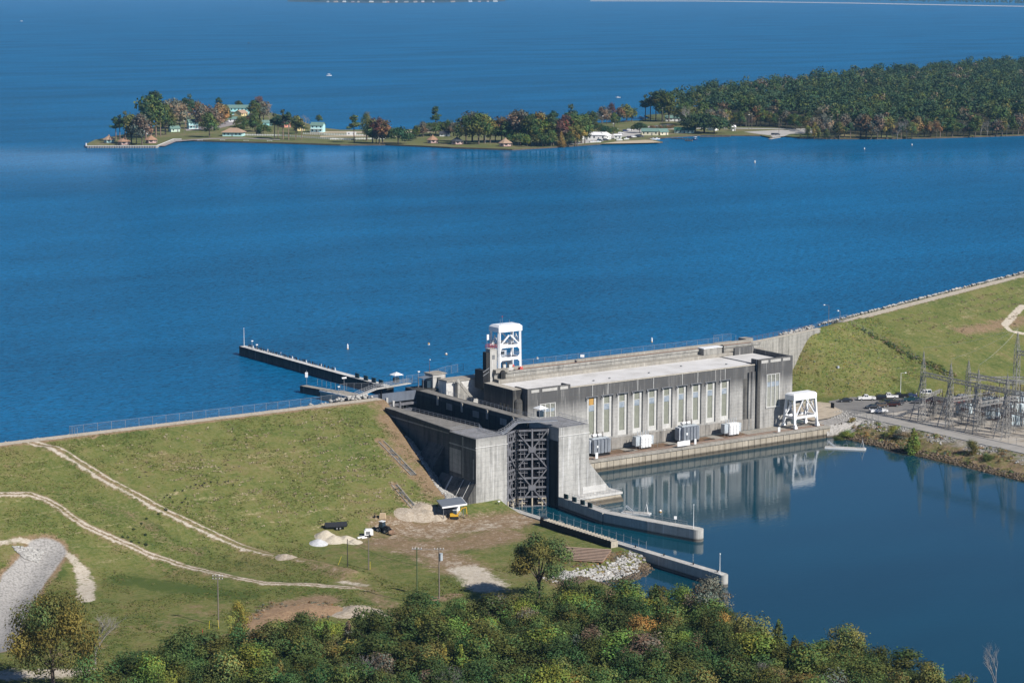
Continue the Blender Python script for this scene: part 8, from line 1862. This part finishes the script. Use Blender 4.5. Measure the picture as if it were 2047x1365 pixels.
# ------------------------------------------------------------------ foreground wood and nearer trees
def gz(x, y): return zL(x, y)
x, y, z = GL(107, 1392); tree('hero', x, y, z, 22.5, 'oak', 'big oak turning orange with a thick trunk in the lower left corner', 'tree', w=19.5, var=0)
x, y, z = GL(1078, 1205); tree('hero', x, y, z, 18.0, 'oak', 'large spreading oak with forked dark trunk beside the riprap point', 'tree', w=19.5, var=1)
x, y, z = GL(190, 1328); tree('bare', x, y, z, 15.5, '', 'tall leafless pale grey tree right of the big orange oak', 'tree', w=12, var=0)
for px, py, h, kind, col, lab, w in (
 (478,1300,11.5,'tall','yellow','loose yellow-olive tree standing at the left end of the wood by the pale pole',7), (725,1395,12,'bare','','leafless grey tree in the dark left part of the foreground wood',10.5), (900,1420,14,'bare','','wide leafless grey tree at the bottom of the foreground wood',14.5),
 (1005,1268,9.5,'oak','oak','orange-tinged tree at the edge of the wood below the white gravel patch',9.5), (1060,1290,9,'oak','grey','grey-brown tree right of the orange-tinged one at the white gravel patch',8), (1278,1325,11,'oak','gold','golden orange tree in the middle of the foreground wood',10), (1385,1350,10,'bush','rust','reddish brown tree in the foreground wood right of the golden one',7.5),
 (1440,1305,9.5,'oak','gold','orange-brown tree low in the wood near the waterline',9), (1415,1258,12.5,'oak','grey','tall grey-brown half-bare tree by the tip of the lower guide wall',12.5), (1692,1352,11.5,'oak','olive','round olive tree standing above the wood on the waterline',9.5), (1100,1442,12.5,'oak','lime','large yellow-green tree at the bottom centre of the wood',12),
 (1512,1395,10.5,'bare','','white-stemmed leafless tree in the right part of the wood',7), (1548,1418,9,'oak','rust','rusty brown tree beside the white-stemmed one',8), (1660,1345,6,'bare','','small mauve leafless shrub left of the round olive tree',5), (1180,1245,10,'cone','deep','dark cedar at the top edge of the wood near the riprap',5), (835,1290,8.5,'cone','deep','dark conifer at the edge of the wood below the green pole',7),
 (1250,1262,12,'cone','lime','light green conifer by the small water pocket',6.5), (1310,1258,11.5,'cone','deep','green conifer right of the water pocket by the guide wall',6.5), (1930,1425,10,'bare','','pale bushy leafless tree near the lower right corner',9), (1988,1440,15,'bare','','dead snag leaning over the water in the lower right corner',7), (940,1290,8.5,'bush','yellow','yellow-olive small tree left of the orange-tinged one',8), (1180,1330,9,'oak','grey','brown-purple tree in the wood below the big oak',8)):
    x, y, z = GL(px, py); tree(kind, x, y, max(z, 1.5), h, col or 'mid', lab, 'tree', w=w)
EDGE = [(176,1402),(215,1380),(300,1345),(420,1330),(520,1318),(600,1298),(700,1304),(800,1292),(835,1276),(900,1274),(990,1278),(1080,1246),(1150,1226),(1250,1228),(1350,1224),(1420,1258),(1500,1300),(1560,1330),(1640,1348),(1750,1352),(1850,1392),(1960,1436),(2010,1490),(150,1490)]
EP = [PZ(px, py, 2.8)[:2] for px, py in EDGE]
fx = [p[0] for p in EP]; fy = [p[1] for p in EP]; got = []
tries = 0
while tries < 14000 and len(got) < 285:
    tries += 1; x, y = FR.uniform(min(fx), max(fx)), FR.uniform(min(fy), max(fy))
    if not inpoly((x, y), EP): continue
    if any((x-a)**2+(y-c)**2 < 5.0**2 for a, c in got): continue
    got.append((x, y))
desc = {'dark': 'dark green', 'deep': 'deep green', 'mid': 'mid green', 'olive': 'olive green', 'yellow': 'yellow-tinged', 'lime': 'light green', 'gold': 'golden', 'rust': 'rusty brown', 'red': 'dark red', 'grey': 'grey-brown'}
kn = {'bush': 'dense rounded tree', 'oak': 'broad leafy tree', 'tall': 'slender leafy tree', 'cone': 'conical evergreen'}
for x, y in got:
    kind = FR.choices(['bush','oak','tall','cone'], [5,3,1.5,0.5])[0]
    right = vnoise(np.array([x]), np.array([y]), 0.03, 61)[0]
    d_ = np.array([x-CAM.x, y-CAM.y]); r_ = float(d_@RGT)/float(d_@FWD)   # towards the water the leaves turn earlier
    turn = 0.25+1.2*max(0, r_)+0.5*(right-0.5)
    col = FR.choices(['dark','deep','mid','olive','lime','yellow','gold','rust','grey'], [3*(1-turn)+0.5,3.0*(1-turn)+0.3,2.8,2.6*turn+0.4,0.9,0.5*turn+0.05,0.14*turn,0.14*turn,0.9*turn])[0]
    h = FR.choice([FR.uniform(6.5, 8.5), FR.uniform(8.0, 10.5), FR.uniform(9.5, 12.0)]); w = min(13.0, h*FR.uniform(0.85, 1.35)) if kind != 'cone' else None
    pt_ = 'far left' if r_ < -0.13 else 'left' if r_ < -0.06 else 'middle' if r_ < 0.02 else 'right' if r_ < 0.1 else 'far right'; dd_ = float(d_@FWD); dp_ = 'at its upper edge' if dd_ > 505+40*max(0, 1-abs(r_)*6)*0 else 'in its middle' if dd_ > 468 else 'at its bottom'
    lab = '%s %s in the %s foreground wood, %s' % (desc[col], kn[kind], pt_, dp_)
    tree(kind, x, y, max(gz(x, y), 1.2)-0.3, h, col, lab, 'tree', 'foreground wood: '+lab, w=w)
# right bank shrubs and trees
for px, py, h, kind, col, lab, w in ((1825,905,9.0,'cone','lime','bright green cone-shaped tree on the right river bank',5.6), (1783,872,4.2,'bush','yellow','yellow-green bush at the top of the river bank by the road',6.5), (1800,876,3.4,'bush','grey','grey-green bush right of the yellow-green one on the river bank',6), (1945,908,5.2,'bush','olive','olive bush on the river bank right of the cone-shaped tree',5.5), (1690,876,3.6,'bush','lime','green bush beside the end of the powerhouse quay',6), (1676,884,2.6,'bush','mid','low green bush at the water by the end of the quay',5), (1703,845,2.0,'bush','gold','small golden shrub at the top of the gravel bank',3.5), (1975,920,2.6,'bush','mid','low green shrub on the river bank under the fourth tower',4.5)):
    x, y, z = GR(px, py); tree(kind, x, y, z-0.2, h, col, lab, 'shrub' if h < 6 else 'tree', w=w, name='bank_shrub' if h < 6 else None)
def brush(name, label, pts, seed, quads, size, cols_, hgt):
    rng = np.random.default_rng(seed); Vs, Fs, Ts = [], [], []; o = 0
    for (x, y, z, s) in pts:
        V, F, T = leaf_cloud(rng, [(x, y, z+hgt*s*0.4, s, s, hgt*s*0.6)], quads, size); Vs.append(V); Fs.append(F+o); o += len(V); Ts.append(T*np.array(COL[cols_[rng.integers(len(cols_))]])*1.15)
    return tag(nobj(name, leaf_mesh(name, np.concatenate(Vs), np.concatenate(Fs), np.concatenate(Ts))), label, 'brush', kind='stuff')
P = []
for i in range(620):
    y = FR.uniform(-92, 27); x = FR.uniform(147.5, 160); 
    if vnoise(np.array([x]), np.array([y]), 0.12, 71)[0] > 0.44: P.append((x, y, zR(x, y)-0.1, FR.uniform(0.35, 1.1)))
brush('bank_brush', 'low autumn brush covering the right river bank', P, 61, 34, 0.36, ['grey','rust','olive','grey','olive','rust','mid'], 0.9)
P = []
for i in range(3800):
    x, y = FR.uniform(165, 246), FR.uniform(57, 104); z = zR(x, y)
    if z > 5.2 and z < 24.8 and (y-93) < (x-197)*0.42+2 and x < 226+(y-70)*0.3: P.append((x, y, z-0.12, FR.uniform(0.3, 0.85)))
brush('hill_weeds', 'tall rough weeds covering the hill between the powerhouse and the parking lot', P, 62, 12, 0.34, ['olive','lime','olive','mid','yellow','grey'], 0.45)
hl = [march(a, c, hR) for a, c in [(1702,650),(1725,662),(1745,672),(1775,688),(1800,702),(1830,716),(1860,730),(1885,742),(1905,752)]]
P = []
for i in range(230):
    t = FR.random()**0.6*(len(hl)-1); j = int(t); f = t-j; x = hl[j][0]*(1-f)+hl[j+1][0]*f+FR.gauss(0, 0.9); y = hl[j][1]*(1-f)+hl[j+1][1]*f+FR.gauss(0, 0.9); P.append((x, y, zR(x, y)-0.1, FR.uniform(0.35, 0.9)))
brush('fence_row_brush', 'dark brush along the old fence line between the hill and the dam slope', P, 63, 40, 0.4, ['dark','dark','deep','olive','grey'], 0.9)
chain_fence('old fence with posts running down between the hill and the dam slope', [(q[0], q[1], zR(*q)) for q in hl[:6]], 1.8, 3.5, post=M['steel_grey'])
P = []
for px, py in ((1215,1120),(1240,1118),(1260,1112),(1190,1128),(1150,1130),(1228,1108)):
    x0, y0, z0 = GL(px, py)
    for i in range(26): x, y = x0+FR.gauss(0, 2.2), y0+FR.gauss(0, 1.6); P.append((x, y, gz(x, y)-0.05, FR.uniform(0.25, 0.6)))
brush('dry_brush', 'dry pinkish brush on the riprap point below the steel beams', P, 64, 26, 0.26, ['grey','grey','rust'], 0.7)
P = []
for i in range(1500):
    t = FR.random(); x = -182+150*t; y = -98-18*t+FR.uniform(-70, 3)
    if inpoly((x, y), EP): P.append((x, y, gz(x, y)+FR.uniform(0, 2.0), FR.uniform(0.8, 2.0)))
brush('undergrowth', 'dark undergrowth between the trees of the foreground wood', P, 65, 44, 0.36, ['dark','mid','olive','deep'], 1.0)

P = []
for i in range(260):
    x0, y0, z0 = GL(FR.choice([520,545,575,600,625,645]), FR.uniform(1205, 1262)); x = x0+FR.gauss(0, 1.5); y = y0+FR.gauss(0, 1.0); P.append((x, y, gz(x, y)+0.1, FR.uniform(0.25, 0.7)))
brush('cut_brush', 'brown cut brush lying over the raked soil behind the foreground wood', P, 66, 20, 0.3, ['grey','rust','grey'], 0.5)
# grass tufts and hay left along the contours of the embankment
def tufts(name, label, spots, seed, n_, size, pal, rise):
    rng = np.random.default_rng(seed); S = np.array(spots); m = len(S); c = np.repeat(S, n_, 0)+rng.normal(size=(m*n_, 3))*np.array([size*0.9, size*0.9, 0.0])
    a = rng.random(m*n_)*6.28; u = np.stack([np.cos(a), np.sin(a), np.zeros(m*n_)], 1)*size*(0.5+rng.random((m*n_, 1))); v = np.stack([np.zeros(m*n_)+rng.normal(size=m*n_)*0.3*rise, np.zeros(m*n_)-0.25*rise, np.full(m*n_, rise)], 1)*(0.6+0.8*rng.random((m*n_, 1)))
    V = np.stack([c-u*0.5, c+u*0.5, c+u*0.38+v, c-u*0.38+v], 1).reshape(-1, 3); F = np.arange(4*m*n_).reshape(-1, 4)
    T = np.array(pal)[rng.integers(0, len(pal), m)]; T = np.repeat(T, n_, 0)*(0.8+0.4*rng.random((m*n_, 1)))
    return tag(nobj(name, leaf_mesh(name, V, F, T)), label, 'grass', kind='stuff')
rng = np.random.default_rng(91); xs_ = rng.uniform(-205, -24, 60000); ys_ = rng.uniform(-95, 57, 60000); zz = hL(xs_, ys_)
cl = vnoise(xs_, ys_, 0.11, 92); dt = np.minimum(np.minimum(pdist(xs_, ys_, ramp_w), pdist(xs_, ys_, path2_w)), pdist(xs_, ys_, ditch_w)-3.5)
avoid = np.minimum(pdist(xs_, ys_, path3_w)-1.8, pdist(xs_, ys_, [march(a, c, hL) for a, c in [(935,1140),(955,1155),(975,1175),(1010,1215)]])-4.5); dt = np.minimum(dt, avoid)
for pts_ in ([(690,1165),(725,1170)], [(0,1350),(100,1345),(180,1345)], [(530,1235),(580,1210),(640,1200)], [(670,1225),(750,1232)]): dt = np.minimum(dt, pdist(xs_, ys_, [march(a, c, hL) for a, c in pts_])-2.5)
ok = (zz > 2.6) & (dt > 2.2) & (cl > 0.45) & (xs_ < np.interp(ys_, RIDGE_Y, RIDGE_X)-1) & ~((xs_ > -85) & (ys_ < -5) & (ys_ > -62))
sp = np.stack([xs_, ys_, zz-0.03], 1)[ok][:21000]
tufts('grass_tufts', 'rough grass tufts over the left embankment', sp, 93, 3, 0.42, [(0.13,0.16,0.045),(0.12,0.155,0.04),(0.18,0.18,0.06),(0.22,0.19,0.085),(0.10,0.135,0.035),(0.17,0.18,0.05)], 0.14)
hay = []
for yc in (50, 44.5, 38, 32.5, 27, 20.5, 15, 8, 2):
    ph = FR.uniform(0, 6); x = -112+FR.uniform(0, 12)
    while x < -34:
        g_ = vnoise(np.array([x]), np.array([yc*1.0]), 0.05, 95)[0]
        y = yc+1.6*math.sin(x*0.06+ph)+FR.gauss(0, 0.35)
        if g_ > 0.44 and pdist(np.array([x]), np.array([y]), ramp_w)[0] > 5: hay.append((x, y, zL(x, y)+0.02))
        x += FR.choice([0.5, 0.7, 0.9, 2.0, 3.5])
for i in range(420):
    x, y = FR.uniform(-115, -32), FR.uniform(-5, 54)
    if pdist(np.array([x]), np.array([y]), ramp_w)[0] > 4: hay.append((x, y, zL(x, y)+0.02))
tufts('mown_hay', 'pale clumps of mown hay lying in broken lines along the left embankment', hay, 94, 5, 0.42, [(0.42,0.35,0.22),(0.34,0.28,0.17),(0.48,0.41,0.28)], 0.26)
hay = []
for i in range(420):
    t = FR.uniform(4, 150); n = FR.choice([-9,-14,-20,-27,-33])+FR.gauss(0, 0.6); x = 218+t*0.941+n*-0.339; y = 101+t*0.339+n*0.941
    if vnoise(np.array([x]), np.array([y]), 0.06, 97)[0] > 0.46: hay.append((x, y, zR(x, y)+0.02))
tufts('mown_hay', 'pale clumps of mown hay in lines on the right dam slope', hay, 96, 5, 0.5, [(0.40,0.34,0.20),(0.34,0.29,0.17)], 0.24)
# ------------------------------------------------------------------ air
HAZE = 3.0e-5
if HAZE > 0:
    b = MB(); b.box(-30000, 30000, -3000, 32000, -4.5, 157); o = tag(b.build('haze', None), 'thin blue haze in the air over the lake', 'haze', kind='stuff'); o.data.materials.clear()
    k = N('haze_air'); v = k.n('VolumePrincipled'); v.inputs['Color'].default_value = (0.26,0.60,1.0,1); v.inputs['Density'].default_value = HAZE; v.inputs['Anisotropy'].default_value = 0.0; k.l(v.outputs[0], k.out.inputs['Volume']); o.data.materials.append(k.m)
